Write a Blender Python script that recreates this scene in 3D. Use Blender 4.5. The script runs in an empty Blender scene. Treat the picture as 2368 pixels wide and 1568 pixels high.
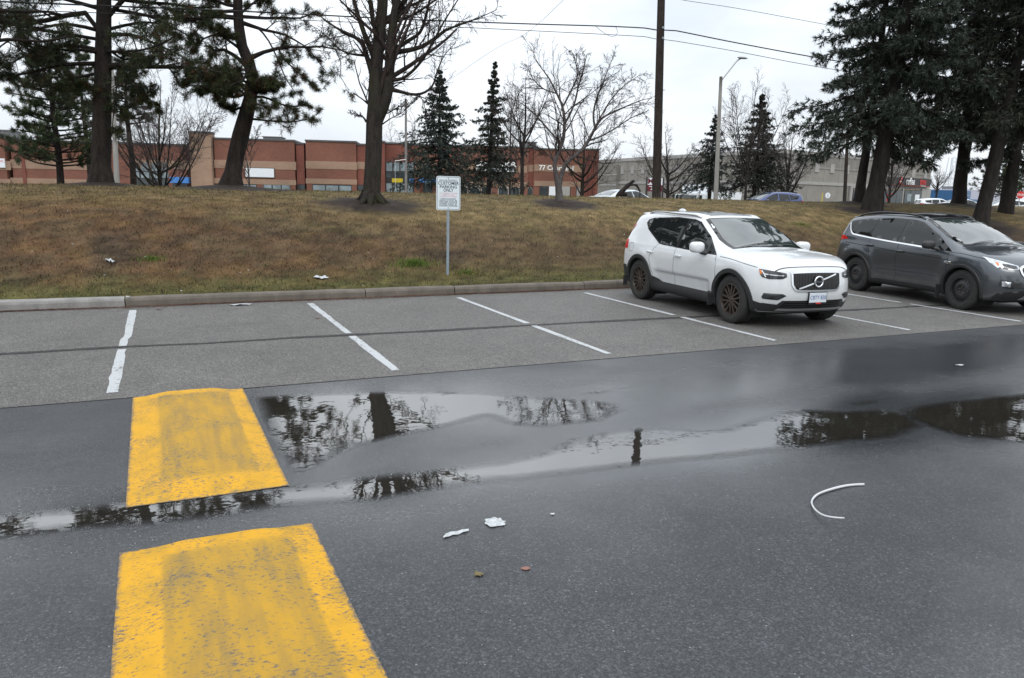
import bpy, bmesh, math, random
import numpy as np
from mathutils import Vector, Matrix
from mathutils.geometry import delaunay_2d_cdt

scene = bpy.context.scene
# ---------------------------------------------------------------- camera
FPX, CXP, CYP = 1770.0, 1183.5, 784.0            # focal length and centre in 2367 x 1568 photo pixels
YAW, PIT, ROLL = 0.44238, 0.18748, 0.02313
CAM = np.array([0.2875, -12.651, 1.8425])
_cy, _sy, _cp, _sp = math.cos(YAW), math.sin(YAW), math.cos(PIT), math.sin(PIT)
FWD = np.array([_sy * _cp, _cy * _cp, -_sp])
_R = np.array([_cy, -_sy, 0.0]); _U = np.cross(_R, FWD)
RGT = math.cos(ROLL) * _R + math.sin(ROLL) * _U
UPV = -math.sin(ROLL) * _R + math.cos(ROLL) * _U
cam_data = bpy.data.cameras.new('camera')
cam_data.sensor_width = 36.0
cam_data.lens = 36.0 * FPX / 2367.0
cam_data.clip_start = 0.05
cam_data.clip_end = 5000.0
cam = bpy.data.objects.new('camera', cam_data)
scene.collection.objects.link(cam)
cam.matrix_world = Matrix(((RGT[0], UPV[0], -FWD[0], CAM[0]),
                           (RGT[1], UPV[1], -FWD[1], CAM[1]),
                           (RGT[2], UPV[2], -FWD[2], CAM[2]),
                           (0, 0, 0, 1)))
scene.camera = cam

# ---------------------------------------------------------------- sky
world = bpy.data.worlds.new('World')
scene.world = world
world.use_nodes = True
wt = world.node_tree
wt.nodes.clear()
wo = wt.nodes.new('ShaderNodeOutputWorld')
wb = wt.nodes.new('ShaderNodeBackground')
sky = wt.nodes.new('ShaderNodeTexSky')
sky.sky_type = 'NISHITA'
sky.sun_disc = False
SUN_EL, SUN_AZ = math.radians(48), math.radians(200)
sky.sun_elevation = SUN_EL
sky.sun_rotation = SUN_AZ
sky.dust_density = 3.0
tc = wt.nodes.new('ShaderNodeTexCoord')
mp = wt.nodes.new('ShaderNodeMapping')
mp.inputs['Scale'].default_value = (1.0, 1.0, 2.6)
nz = wt.nodes.new('ShaderNodeTexNoise')
nz.inputs['Scale'].default_value = 2.3
nz.inputs['Detail'].default_value = 5.0
nz.inputs['Roughness'].default_value = 0.55
cr = wt.nodes.new('ShaderNodeValToRGB')
cr.color_ramp.elements[0].position = 0.33
cr.color_ramp.elements[0].color = (7.6, 8.25, 9.0, 1)
cr.color_ramp.elements[1].position = 0.62
cr.color_ramp.elements[1].color = (11.2, 11.7, 12.2, 1)
mx = wt.nodes.new('ShaderNodeMixRGB')
mx.inputs['Fac'].default_value = 0.93
wt.links.new(tc.outputs['Generated'], mp.inputs['Vector'])
wt.links.new(mp.outputs['Vector'], nz.inputs['Vector'])
wt.links.new(nz.outputs['Fac'], cr.inputs['Fac'])
wt.links.new(sky.outputs['Color'], mx.inputs['Color1'])
wt.links.new(cr.outputs['Color'], mx.inputs['Color2'])
# standard overcast sky: brighter towards the zenith
sx_ = wt.nodes.new('ShaderNodeSeparateXYZ')
wt.links.new(tc.outputs['Generated'], sx_.inputs[0])
cl = wt.nodes.new('ShaderNodeMath'); cl.operation = 'MAXIMUM'; cl.inputs[1].default_value = 0.0
wt.links.new(sx_.outputs[2], cl.inputs[0])
gr_ = wt.nodes.new('ShaderNodeMath'); gr_.operation = 'MULTIPLY_ADD'; gr_.inputs[1].default_value = 1.1; gr_.inputs[2].default_value = 0.95
wt.links.new(cl.outputs[0], gr_.inputs[0])
ov = wt.nodes.new('ShaderNodeVectorMath'); ov.operation = 'SCALE'
wt.links.new(mx.outputs['Color'], ov.inputs[0]); wt.links.new(gr_.outputs[0], ov.inputs['Scale'])
wt.links.new(ov.outputs[0], wb.inputs['Color'])
wb.inputs['Strength'].default_value = 0.1
wt.links.new(wb.outputs['Background'], wo.inputs['Surface'])

# ---------------------------------------------------------------- sun behind the overcast
sun_data = bpy.data.lights.new('sun', 'SUN')
sun_data.energy = 0.9
sun_data.angle = math.radians(25)
sun_data.color = (1.0, 0.97, 0.93)
sun = bpy.data.objects.new('sun', sun_data)
scene.collection.objects.link(sun)
sun.location = (0, -20, 40)
_sd = Vector((math.sin(SUN_AZ) * math.cos(SUN_EL), math.cos(SUN_AZ) * math.cos(SUN_EL), math.sin(SUN_EL)))
sun.rotation_euler = _sd.to_track_quat('Z', 'Y').to_euler()

vs = scene.view_settings
vs.view_transform = 'Standard'
vs.look = 'None'
vs.exposure = 0.0
vs.gamma = 1.0
vs.use_curve_mapping = False
scene.cycles.use_denoising = True
scene.cycles.use_adaptive_sampling = False
scene.cycles.max_bounces = 8
scene.cycles.transparent_max_bounces = 12

# ================================================================ helpers
COL = scene.collection
rng = np.random.default_rng(7)


def ray(u, v):
    d = FWD + RGT * (u - CXP) / FPX - UPV * (v - CYP) / FPX
    return d                                    # d . FWD == 1, so t is the depth


def at_z(u, v, z=0.0):
    d = ray(u, v)
    t = (z - CAM[2]) / d[2]
    return CAM + t * d


def at_depth(u, v, depth):
    return CAM + ray(u, v) * depth


class Curve1:
    """monotone cubic interpolation through a few points"""
    def __init__(s, xs, ys):
        s.x = np.asarray(xs, float); s.y = np.asarray(ys, float)
        h = np.diff(s.x); d = np.diff(s.y) / h
        m = np.zeros_like(s.x)
        m[1:-1] = np.where(d[:-1] * d[1:] > 0, 2 * d[:-1] * d[1:] / (d[:-1] + d[1:] + 1e-12), 0)
        m[0], m[-1] = d[0], d[-1]
        s.m = m

    def __call__(s, t):
        t = np.asarray(t, float)
        tc_ = np.clip(t, s.x[0], s.x[-1])
        i = np.clip(np.searchsorted(s.x, tc_) - 1, 0, len(s.x) - 2)
        h = s.x[i + 1] - s.x[i]; q = (tc_ - s.x[i]) / h
        y = ((1 + 2 * q) * (1 - q) ** 2 * s.y[i] + q * (1 - q) ** 2 * h * s.m[i]
             + q * q * (3 - 2 * q) * s.y[i + 1] + q * q * (q - 1) * h * s.m[i + 1])
        return y


_perm = np.random.default_rng(3).random((256, 256))


def vnoise(x, y):
    xi = np.floor(x).astype(int); yi = np.floor(y).astype(int)
    fx = x - xi; fy = y - yi
    fx = fx * fx * (3 - 2 * fx); fy = fy * fy * (3 - 2 * fy)
    a = _perm[xi & 255, yi & 255]; b = _perm[(xi + 1) & 255, yi & 255]
    c = _perm[xi & 255, (yi + 1) & 255]; d = _perm[(xi + 1) & 255, (yi + 1) & 255]
    return (a * (1 - fx) + b * fx) * (1 - fy) + (c * (1 - fx) + d * fx) * fy


def fbm(x, y, o=4):
    s = 0; a = 0.5; t = 0
    for k in range(o):
        s = s + a * vnoise(x * 2 ** k + 17.3 * k, y * 2 ** k + 5.1 * k); t += a; a *= 0.55
    return s / t


def sstep(a, b, x):
    t = np.clip((x - a) / (b - a), 0, 1)
    return t * t * (3 - 2 * t)


# ---------------------------------------------------------------- mesh building
def mesh_obj(name, V, F, mat=None, parent=None, smooth=False, col=None, attrs=None, local=False):
    """V: (n,3) world points; F: (m,k) array or list of index tuples. A parent's location is subtracted."""
    V = np.asarray(V, np.float64).reshape(-1, 3)
    if parent is not None and not local:
        V = V - np.array(parent['_loc'])
    me = bpy.data.meshes.new(name)
    if isinstance(F, np.ndarray):
        m, k = F.shape
        me.vertices.add(len(V)); me.vertices.foreach_set('co', V.ravel().astype(np.float32))
        me.loops.add(m * k); me.loops.foreach_set('vertex_index', F.ravel().astype(np.int32))
        me.polygons.add(m)
        me.polygons.foreach_set('loop_start', (np.arange(m) * k).astype(np.int32))
        me.polygons.foreach_set('loop_total', np.full(m, k, np.int32))
    else:
        me.from_pydata([tuple(p) for p in V], [], [tuple(f) for f in F])
    me.update(calc_edges=True)
    if smooth:
        me.polygons.foreach_set('use_smooth', np.ones(len(me.polygons), bool))
    if col is not None:
        a = me.attributes.new('col', 'FLOAT_COLOR', 'POINT')
        c = np.ones((len(V), 4), np.float32); c[:, :3] = col
        a.data.foreach_set('color', c.ravel())
    for kx, vals in (attrs or {}).items():
        a = me.attributes.new(kx, 'FLOAT', 'POINT')
        a.data.foreach_set('value', np.asarray(vals, np.float32).ravel())
    me.validate()
    if mat is not None:
        me.materials.append(mat)
    o = bpy.data.objects.new(name, me)
    COL.objects.link(o)
    if parent is not None:
        o.parent = parent
        o['_loc'] = list(parent['_loc'])
    else:
        o['_loc'] = [0.0, 0.0, 0.0]
    return o


def empty(name, loc=(0, 0, 0), rot=0.0):
    o = bpy.data.objects.new(name, None)
    o.empty_display_size = 0.3
    COL.objects.link(o)
    o.location = loc
    o.rotation_euler = (0, 0, rot)
    o['_loc'] = [float(a) for a in loc]
    return o


def tag(o, label=None, cat=None, group=None, kind=None):
    if label: o['label'] = label
    if cat: o['category'] = cat
    if group: o['group'] = group
    if kind: o['kind'] = kind
    return o


class MB:
    """collects shapes into one mesh"""
    def __init__(s):
        s.v = []; s.f = []; s.n = 0

    def add(s, V, F):
        V = np.asarray(V, float).reshape(-1, 3)
        s.v.append(V)
        for f in (F.tolist() if isinstance(F, np.ndarray) else F):
            s.f.append([i + s.n for i in f])
        s.n += len(V)
        return s

    def box(s, a, b, M=None):
        x0, y0, z0 = a; x1, y1, z1 = b
        V = np.array([(x0, y0, z0), (x1, y0, z0), (x1, y1, z0), (x0, y1, z0),
                      (x0, y0, z1), (x1, y0, z1), (x1, y1, z1), (x0, y1, z1)], float)
        if M is not None: V = M(V)
        return s.add(V, [(0, 3, 2, 1), (4, 5, 6, 7), (0, 1, 5, 4), (1, 2, 6, 5), (2, 3, 7, 6), (3, 0, 4, 7)])

    def tube(s, P, R, n=8, cap=True):
        V, F = tubes(np.asarray(P, float)[None], np.broadcast_to(np.asarray(R, float), (len(P),))[None], n)
        s.add(V, F)
        if cap:
            k = s.n - len(V); m = len(P)
            s.f.append([k + j for j in range(n)][::-1]); s.f.append([k + (m - 1) * n + j for j in range(n)])
        return s

    def lathe(s, prof, n=32, M=None, close=False):
        """profile of (radius, height) turned about local z, M maps to place"""
        prof = np.asarray(prof, float); m = len(prof)
        a = np.arange(n) * 2 * math.pi / n
        V = np.zeros((m, n, 3))
        V[:, :, 0] = prof[:, 0:1] * np.cos(a); V[:, :, 1] = prof[:, 0:1] * np.sin(a); V[:, :, 2] = prof[:, 1:2]
        V = V.reshape(-1, 3)
        if M is not None: V = M(V)
        F = []
        for i in range(m - 1 + (1 if close else 0)):
            i2 = (i + 1) % m
            for j in range(n):
                j2 = (j + 1) % n
                F.append((i * n + j, i * n + j2, i2 * n + j2, i2 * n + j))
        return s.add(V, F)

    def prism(s, poly, h0, h1, M=None):
        """polygon (x,y) extruded along z"""
        n = len(poly)
        V = [(p[0], p[1], h0) for p in poly] + [(p[0], p[1], h1) for p in poly]
        V = np.array(V, float)
        if M is not None: V = M(V)
        F = [tuple(range(n))[::-1], tuple(range(n, 2 * n))]
        for i in range(n):
            j = (i + 1) % n
            F.append((i, j, n + j, n + i))
        return s.add(V, F)

    def build(s, name, mat=None, parent=None, smooth=False, local=False):
        return mesh_obj(name, np.concatenate(s.v), s.f, mat, parent, smooth, local=local)


def tubes(P, R, n=4):
    """K paths of m points -> one vertex/face array"""
    K, m, _ = P.shape
    T = np.gradient(P, axis=1)
    T /= np.linalg.norm(T, axis=2, keepdims=True) + 1e-12
    ref = np.where(np.abs(T[:, :1, 2:3]) > 0.8, np.array([1.0, 0.13, 0.0]), np.array([0.0, 0.1, 1.0]))
    ref = np.broadcast_to(ref, T.shape)
    A = np.cross(T, ref); A /= np.linalg.norm(A, axis=2, keepdims=True) + 1e-12
    B = np.cross(T, A)
    a = np.arange(n) * 2 * math.pi / n
    V = (P[:, :, None, :] + R[:, :, None, None] * (A[:, :, None, :] * np.cos(a)[None, None, :, None]
                                                   + B[:, :, None, :] * np.sin(a)[None, None, :, None]))
    idx = np.arange(K * m * n).reshape(K, m, n)
    nx = np.roll(idx, -1, axis=2)
    F = np.stack([idx[:, :-1], nx[:, :-1], nx[:, 1:], idx[:, 1:]], -1).reshape(-1, 4)
    return V.reshape(-1, 3), F[:, ::-1]


def resample(P, n):
    """smooth Catmull-Rom path with n points through P (k,d)"""
    P = np.asarray(P, float)
    if len(P) == 2:
        t = np.linspace(0, 1, n)[:, None]
        return P[0] * (1 - t) + P[1] * t
    d = np.concatenate([[0], np.cumsum(np.linalg.norm(np.diff(P[:, :3], axis=0), axis=1))])
    t = np.linspace(0, d[-1], n)
    out = np.zeros((n, P.shape[1]))
    i = np.clip(np.searchsorted(d, t) - 1, 0, len(P) - 2)
    q = ((t - d[i]) / (d[i + 1] - d[i] + 1e-9))[:, None]
    p0 = P[np.maximum(i - 1, 0)]; p1 = P[i]; p2 = P[i + 1]; p3 = P[np.minimum(i + 2, len(P) - 1)]
    m1 = (p2 - p0) / 2; m2 = (p3 - p1) / 2
    out = ((2 * q ** 3 - 3 * q ** 2 + 1) * p1 + (q ** 3 - 2 * q ** 2 + q) * m1
           + (-2 * q ** 3 + 3 * q ** 2) * p2 + (q ** 3 - q ** 2) * m2)
    return out


def frame_M(O, ex, ey, ez):
    O, ex, ey, ez = (np.asarray(a, float) for a in (O, ex, ey, ez))
    return lambda V: O + V[:, 0:1] * ex + V[:, 1:2] * ey + V[:, 2:3] * ez


_txt_cache = {}


def text_mesh(body, size, extrude=0.0, bold=0.0, align='CENTER', spacing=1.0, squeeze=1.0):
    c = bpy.data.curves.new('lettering', 'FONT')
    c.body = body; c.size = size; c.extrude = extrude; c.offset = bold
    c.align_x = align; c.align_y = 'CENTER'; c.space_character = spacing
    c.resolution_u = 3
    o = bpy.data.objects.new('lettering', c)
    COL.objects.link(o)
    dg = bpy.context.evaluated_depsgraph_get()
    me = bpy.data.meshes.new_from_object(o.evaluated_get(dg))
    V = np.array([v.co[:] for v in me.vertices]).reshape(-1, 3)
    F = [tuple(p.vertices) for p in me.polygons]
    bpy.data.objects.remove(o); bpy.data.curves.remove(c); bpy.data.meshes.remove(me)
    V[:, 0] *= squeeze
    return V, F


def text_obj(name, body, size, M, mat, parent, **kw):
    loc = kw.pop('local', False)
    V, F = text_mesh(body, size, **kw)
    return mesh_obj(name, M(V), F, mat, parent, local=loc)


# ---------------------------------------------------------------- materials
class NT:
    """small helper round a node tree"""
    def __init__(s, name):
        s.m = bpy.data.materials.new(name); s.m.use_nodes = True
        s.t = s.m.node_tree
        s.b = s.t.nodes['Principled BSDF']; s.out = s.t.nodes['Material Output']

    def n(s, typ, **kw):
        nd = s.t.nodes.new(typ)
        for k, v in kw.items():
            if k in nd.inputs: nd.inputs[k].default_value = v
            else: setattr(nd, k, v)
        return nd

    def l(s, a, b): s.t.links.new(a, b)

    def coord(s, kind='Object', scale=(1, 1, 1)):
        c = s.n('ShaderNodeTexCoord'); mp_ = s.n('ShaderNodeMapping')
        mp_.inputs['Scale'].default_value = scale
        s.l(c.outputs[kind], mp_.inputs['Vector'])
        return mp_.outputs['Vector']

    def noise(s, vec, scale, detail=3.0, rough=0.55):
        nd = s.n('ShaderNodeTexNoise', Scale=scale, Detail=detail, Roughness=rough)
        s.l(vec, nd.inputs['Vector'])
        return nd.outputs['Fac']

    def ramp(s, fac, *stops):
        r = s.n('ShaderNodeValToRGB')
        e = r.color_ramp.elements
        while len(e) < len(stops): e.new(0.5)
        for k, (p, c) in enumerate(stops):
            e[k].position = p
            e[k].color = (c, c, c, 1) if not hasattr(c, '__len__') else (*c, 1)
        s.l(fac, r.inputs['Fac'])
        return r.outputs['Color']

    def mix(s, fac, a, b, mode='MIX'):
        nd = s.n('ShaderNodeMixRGB', blend_type=mode)
        for val, key in ((fac, 'Fac'), (a, 'Color1'), (b, 'Color2')):
            if hasattr(val, 'is_linked'): s.l(val, nd.inputs[key])
            elif key == 'Fac': nd.inputs[key].default_value = val
            else: nd.inputs[key].default_value = (*val, 1) if hasattr(val, '__len__') else (val, val, val, 1)
        return nd.outputs['Color']

    def math(s, op, a, b=0.0, clamp=False):
        nd = s.n('ShaderNodeMath', operation=op); nd.use_clamp = clamp
        for i, val in enumerate((a, b)):
            if hasattr(val, 'is_linked'): s.l(val, nd.inputs[i])
            else: nd.inputs[i].default_value = val
        return nd.outputs[0]

    def bump(s, h, strength=0.3, dist=0.01):
        nd = s.n('ShaderNodeBump', Strength=strength, Distance=dist)
        s.l(h, nd.inputs['Height']); s.l(nd.outputs['Normal'], s.b.inputs['Normal'])
        return nd

    def set(s, **kw):
        for k, v in kw.items():
            key = k.replace('_', ' ')
            if hasattr(v, 'is_linked'): s.l(v, s.b.inputs[key])
            else: s.b.inputs[key].default_value = (*v, 1) if (hasattr(v, '__len__') and len(v) == 3) else v
        return s


def plain(name, col, rough=0.6, var=0.12, scale=6.0, bump=0.0, metallic=0.0, coat=0.0, spec=0.5, bscale=None, stretch=(1, 1, 1)):
    """base colour with a little noise variation and optional relief"""
    t = NT(name)
    v = t.coord('Object', stretch)
    f = t.noise(v, scale, 4)
    c0 = tuple(max(0, a * (1 - var)) for a in col); c1 = tuple(min(1, a * (1 + var)) for a in col)
    t.set(Base_Color=t.ramp(f, (0.3, c0), (0.7, c1)), Roughness=rough, Metallic=metallic, Coat_Weight=coat)
    t.b.inputs['Specular IOR Level'].default_value = spec
    if bump:
        t.bump(t.noise(v, bscale or scale * 4, 4), bump, 0.02)
    return t.m


def attr_mat(name, rough=0.8, spec=0.3, translucent=False, attr='col'):
    t = NT(name)
    a = t.n('ShaderNodeAttribute', attribute_name=attr)
    t.set(Base_Color=a.outputs['Color'], Roughness=rough)
    t.b.inputs['Specular IOR Level'].default_value = spec
    return t.m


def brick_mat(name, c1, c2, mortar, scale=1.0):
    t = NT(name)
    v = t.coord('Object', (1, 1, 1))
    # brick texture wants (along, up): swap axes by combining along-wall coordinate with z
    sep = t.n('ShaderNodeSeparateXYZ'); t.l(v, sep.inputs[0])
    comb = t.n('ShaderNodeCombineXYZ')
    al = t.math('ADD', t.math('MULTIPLY', sep.outputs[0], 0.9), t.math('MULTIPLY', sep.outputs[1], -0.43))
    t.l(al, comb.inputs[0]); t.l(sep.outputs[2], comb.inputs[1])
    br = t.n('ShaderNodeTexBrick', Scale=1.0)
    br.inputs['Color1'].default_value = (*c1, 1); br.inputs['Color2'].default_value = (*c2, 1)
    br.inputs['Mortar'].default_value = (*mortar, 1)
    br.inputs['Mortar Size'].default_value = 0.008 * scale
    br.inputs['Brick Width'].default_value = 0.23 * scale
    br.inputs['Row Height'].default_value = 0.08 * scale
    t.l(comb.outputs[0], br.inputs['Vector'])
    n1 = t.noise(v, 0.35, 4)
    sh = t.ramp(n1, (0.3, 0.78), (0.7, 1.12))
    t.set(Base_Color=t.mix(1.0, br.outputs['Color'], sh, 'MULTIPLY'), Roughness=0.9)
    return t.m



# ================================================================ the setting
EYE = CAM[2]
KY0, KYS = 0.36, 0.010                            # front of the kerb: y = KY0 + KYS x


def kerb_y(x): return KY0 + KYS * np.clip(x, -30, 60)


_bp = Curve1([0, .5, 1.5, 3.0, 4.6, 6.4, 8.4, 10.5, 13.5, 16.0, 18.0, 70.0],
             [.15, .19, .42, .86, 1.30, 1.62, 1.775, 1.79, 1.45, 0.95, 0.70, 0.66])
MOUNDS = []                                        # (x, y, radius, height) soil mounds under trees


def berm_h(x, y):
    x = np.asarray(x, float); y = np.asarray(y, float)
    t = y - kerb_y(x) - 0.18
    z = _bp(t)
    amp = sstep(0.3, 3.0, t) * (1 - sstep(6.5, 9.0, t) * 0.75)
    z = z + amp * (0.10 * (fbm(x * 0.22 + 3, y * 0.3, 3) - 0.5) + 0.03 * (fbm(x * 1.3, y * 1.3, 3) - 0.5))
    for (mx_, my_, r, h) in MOUNDS:
        z = z + h * np.exp(-((x - mx_) ** 2 + (y - my_) ** 2) / (r * r))
    return z


def at_berm(u, v):
    d = ray(u, v)
    ts = np.linspace(8, 80, 4000)
    P = CAM + ts[:, None] * d
    g = P[:, 2] - berm_h(P[:, 0], P[:, 1])
    k = np.argmax((g < 0) & (P[:, 1] > kerb_y(P[:, 0])))
    if g[k] >= 0:                                  # just misses the crest: closest approach
        ok = (P[:, 1] > 4) & (P[:, 1] < 14)
        k = np.argmin(np.where(ok, g, 9))
    p = P[k].copy(); p[2] = berm_h(p[0], p[1])
    return p


# tree positions on the bank (found before the bank is meshed, so the mounds can be raised)
T_PINE1 = at_berm(236, 428)
T_PINE2 = at_berm(533, 437)
T_MAPLE = at_berm(857, 474)
T_LOCUST = at_berm(1292, 468)
T_SPR1 = at_berm(2013, 492)
T_SPR2 = at_berm(1983, 473)
T_SPR3 = at_berm(2215, 477)
T_SPR4 = at_berm(2263, 519)
for p_, r_, h_ in ((T_PINE1, .9, .12), (T_PINE2, 1.0, .13), (T_MAPLE, .9, .10), (T_LOCUST, .7, .06),
                   (T_SPR1, .9, .10), (T_SPR2, .9, .12), (T_SPR3, 1.0, .14), (T_SPR4, 1.0, .10)):
    MOUNDS.append((p_[0], p_[1], r_, h_))
SOIL = [(T_PINE1 - np.array([0, .5, 0]), 1.1, .55), (T_PINE2 - np.array([-.1, 1.0, 0]), 1.9, .9), (T_MAPLE, 1.5, .95), (T_LOCUST - np.array([0, .5, 0]), 1.25, .75),
        (T_SPR1, 1.6, 1.2), (T_SPR2, 1.3, 1.0), (T_SPR3, 1.8, 1.2), (T_SPR4, 2.0, 1.5)]


# ---- ground colour on the bank (litter, worn turf, moss, soil rings), shared by soil sheet and blades
def bank_colour(x, y):
    t = y - kerb_y(x)
    n1 = fbm(x * .5, y * .8, 4); n2 = fbm(x * 2.3 + 9, y * 2.3, 4); n3 = fbm(x * 7 + 2, y * 7, 3)
    brown = np.array([.108, .071, .038]); rust = np.array([.136, .070, .036]); dark = np.array([.055, .040, .028])
    straw = np.array([.195, .142, .064]); green = np.array([.090, .088, .027]); soil = np.array([.042, .031, .025])
    left = 1 - sstep(2.0, 7.5, x + 1.2 * (n1 - .5) * 4)          # needle litter under the pines
    c = brown + (rust - brown) * (sstep(.35, .65, n2) * left)[..., None]
    c = c + (dark - c) * (sstep(.52, .75, n1) * .65)[..., None]
    st = sstep(3.8, 6.2, t + 2.4 * (n1 - .5) + 1.3 * (1 - left)) * (.35 + .65 * (1 - left * .5))
    c = c + (straw - c) * (st * .85)[..., None]
    kg = (1 - sstep(.4, 1.9, t + 1.5 * (n2 - .5))) * .75 + .28 * sstep(.5, .7, n2) + .30 * sstep(5.5, 8, t) * sstep(.4, .6, n2)
    c = c + (green - c) * np.clip(kg, 0, 1)[..., None]
    for (p, r, s) in SOIL:
        d = np.hypot((x - p[0]) , (y - p[1]) * 1.15)
        m = 1 - sstep(r * .55, r * 1.05, d + .5 * r * (n2 - .5))
        c = c + (soil - c) * m[..., None]
    n4 = fbm(x * 3.1 + 40, y * 4.5, 3)
    c = c * (.30 + .80 * n3)[..., None] * (.72 + .56 * sstep(.25, .75, n4))[..., None]
    return c


# ---------------------------------------------------------------- materials of the setting
def asphalt_mat(name, c_lo, c_hi, speck, rough, bump, wet=False, warm=0.0):
    t = NT(name)
    v = t.coord('Object')
    big = t.noise(v, 0.45, 4); mid = t.noise(v, 2.6, 4); fine = t.noise(v, 95, 4, .8); grit = t.noise(v, 240, 2, .7)
    base = t.mix(t.ramp(big, (.3, 0.0), (.72, 1.0)), c_lo, c_hi)
    base = t.mix(1.0, base, t.ramp(mid, (.3, .86), (.7, 1.12)), 'MULTIPLY')
    ag = t.n('ShaderNodeTexVoronoi', Scale=78.0); t.l(v, ag.inputs['Vector'])          # stones in the mix
    agc = t.n('ShaderNodeSeparateXYZ'); t.l(ag.outputs['Color'], agc.inputs[0])
    base = t.mix(1.0, base, t.ramp(agc.outputs[0], (0., .66), (.6, .98), (.9, 1.28), (1., 1.7)), 'MULTIPLY')
    base = t.mix(t.ramp(ag.outputs['Distance'], (.45, 0.), (.75, .45)), base, (.016, .016, .016))
    base = t.mix(1.0, base, t.ramp(fine, (.34, .35), (.5, .95), (.66, 1.75)), 'MULTIPLY')
    vo = t.n('ShaderNodeTexVoronoi', Scale=48.0); t.l(v, vo.inputs['Vector'])
    dsep = t.n('ShaderNodeSeparateXYZ'); t.l(vo.outputs['Color'], dsep.inputs[0])
    pick = t.math('GREATER_THAN', dsep.outputs[0], 1 - speck)
    near = t.math('LESS_THAN', vo.outputs['Distance'], t.math('MULTIPLY', dsep.outputs[1], 0.22))
    base = t.mix(t.math('MULTIPLY', t.math('MULTIPLY', pick, near), .75), base, (.30, .30, .30))
    h = t.math('ADD', t.math('MULTIPLY', fine, 1.0), t.math('MULTIPLY', grit, .5))
    if wet:
        a = t.n('ShaderNodeAttribute', attribute_name='wet')
        w = a.outputs['Fac']
        wn = t.math('ADD', w, t.math('MULTIPLY', t.math('SUBTRACT', t.noise(v, 1.1, 5), .5), .55), True)
        base = t.mix(1.0, base, t.ramp(wn, (0, 1.0), (.9, .8)), 'MULTIPLY')
        r = t.ramp(wn, (0.0, rough), (.45, rough * .66), (.95, .13))
        t.set(Base_Color=base, Roughness=r)
        nb = t.bump(h, bump, 0.006)
        st = t.ramp(wn, (.1, bump), (.95, bump * .38)); t.l(st, nb.inputs['Strength'])
        t.l(t.ramp(wn, (.15, .36), (.8, 1.0)), t.b.inputs['Specular IOR Level'])
    else:
        t.set(Base_Color=base, Roughness=t.ramp(mid, (.3, rough - .08), (.7, rough + .06)))
        t.bump(h, bump, 0.006)
        t.b.inputs['Specular IOR Level'].default_value = .30
    return t.m


M_ROAD = asphalt_mat('wet_dark_asphalt', (.038, .0405, .0445), (.055, .058, .063), .08, .50, .38, True)
M_LOT = asphalt_mat('worn_grey_asphalt', (.116, .110, .103), (.149, .142, .133), .10, .68, .5)
M_STREET = asphalt_mat('street_asphalt', (.06, .06, .06), (.08, .08, .08), .1, .6, .3)
M_BANK = attr_mat('turf_and_litter', .9, .15)
t_ = NT('far_ground_mix'); v_ = t_.coord('Object')
t_.set(Base_Color=t_.mix(t_.ramp(t_.noise(v_, .02, 3), (.45, 0.), (.55, 1.)), (.10, .10, .10), (.11, .10, .05)), Roughness=.9)
M_GROUND = t_.m


def concrete(name, c, stain=.5):
    t = NT(name); v = t.coord('Object')
    a = t.noise(v, 3.0, 5); b = t.noise(v, 40, 3); s = t.noise(t.coord('Object', (1, 1, .25)), 5, 4)
    base = t.mix(t.ramp(s, (.45, 0.), (.7, stain)), c, tuple(k * .45 for k in c))
    base = t.mix(1.0, base, t.ramp(a, (.3, .8), (.7, 1.15)), 'MULTIPLY')
    base = t.mix(1.0, base, t.ramp(b, (.3, .86), (.7, 1.1)), 'MULTIPLY')
    t.set(Base_Color=base, Roughness=.85); t.bump(b, .35, .006)
    return t.m


M_KERB = concrete('kerb_concrete', (.128, .110, .090))
M_KERB2 = concrete('kerb_concrete_pale', (.235, .228, .215), .35)
M_WIREBLK = plain('black_cable', (.012, .012, .013), .5)


# ---------------------------------------------------------------- far ground sheet
xs = np.unique(np.concatenate([np.linspace(-1500, -120, 8), np.linspace(-120, 200, 33), np.linspace(200, 1800, 9)]))
ys = np.unique(np.concatenate([np.linspace(-1500, -40, 8), np.linspace(-40, 240, 57), np.linspace(240, 2200, 10)]))
GX, GY = np.meshgrid(xs, ys, indexing='ij')


def far_h(x, y):
    x = np.asarray(x, float); y = np.asarray(y, float)
    hi = -.25 + 1.75 * sstep(38, 80, x)
    z = np.where(y < 16, -.35, .55)
    return np.where(y > 34, .55 + (hi - .55) * sstep(34, 46, y), z)


def grid_faces(a, b):
    i = np.arange(a * b).reshape(a, b)
    return np.stack([i[:-1, :-1], i[1:, :-1], i[1:, 1:], i[:-1, 1:]], -1).reshape(-1, 4)


tag(mesh_obj('ground', np.stack([GX, GY, far_h(GX, GY)], -1), grid_faces(len(xs), len(ys)), M_GROUND, smooth=False), kind='structure')

# ---------------------------------------------------------------- street beyond the bank
sx = np.linspace(-160, 260, 43); sy_ = np.array([17.6, 22, 26, 30, 34.5])
SX, SY = np.meshgrid(sx, sy_, indexing='ij')
tag(mesh_obj('street', np.stack([SX, SY, np.full_like(SX, .705)], -1), grid_faces(len(sx), len(sy_)), M_STREET), kind='structure')

# ---------------------------------------------------------------- parking lot (worn grey asphalt strip by the kerb)
SEAM = -5.33
lx = np.linspace(-60, 90, 61); ly = np.linspace(SEAM, .6, 9)
LX, LY = np.meshgrid(lx, ly, indexing='ij')
tag(mesh_obj('parking_lot', np.stack([LX, LY, np.full_like(LX, .004)], -1), grid_faces(len(lx), len(ly)), M_LOT), kind='structure')

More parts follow.
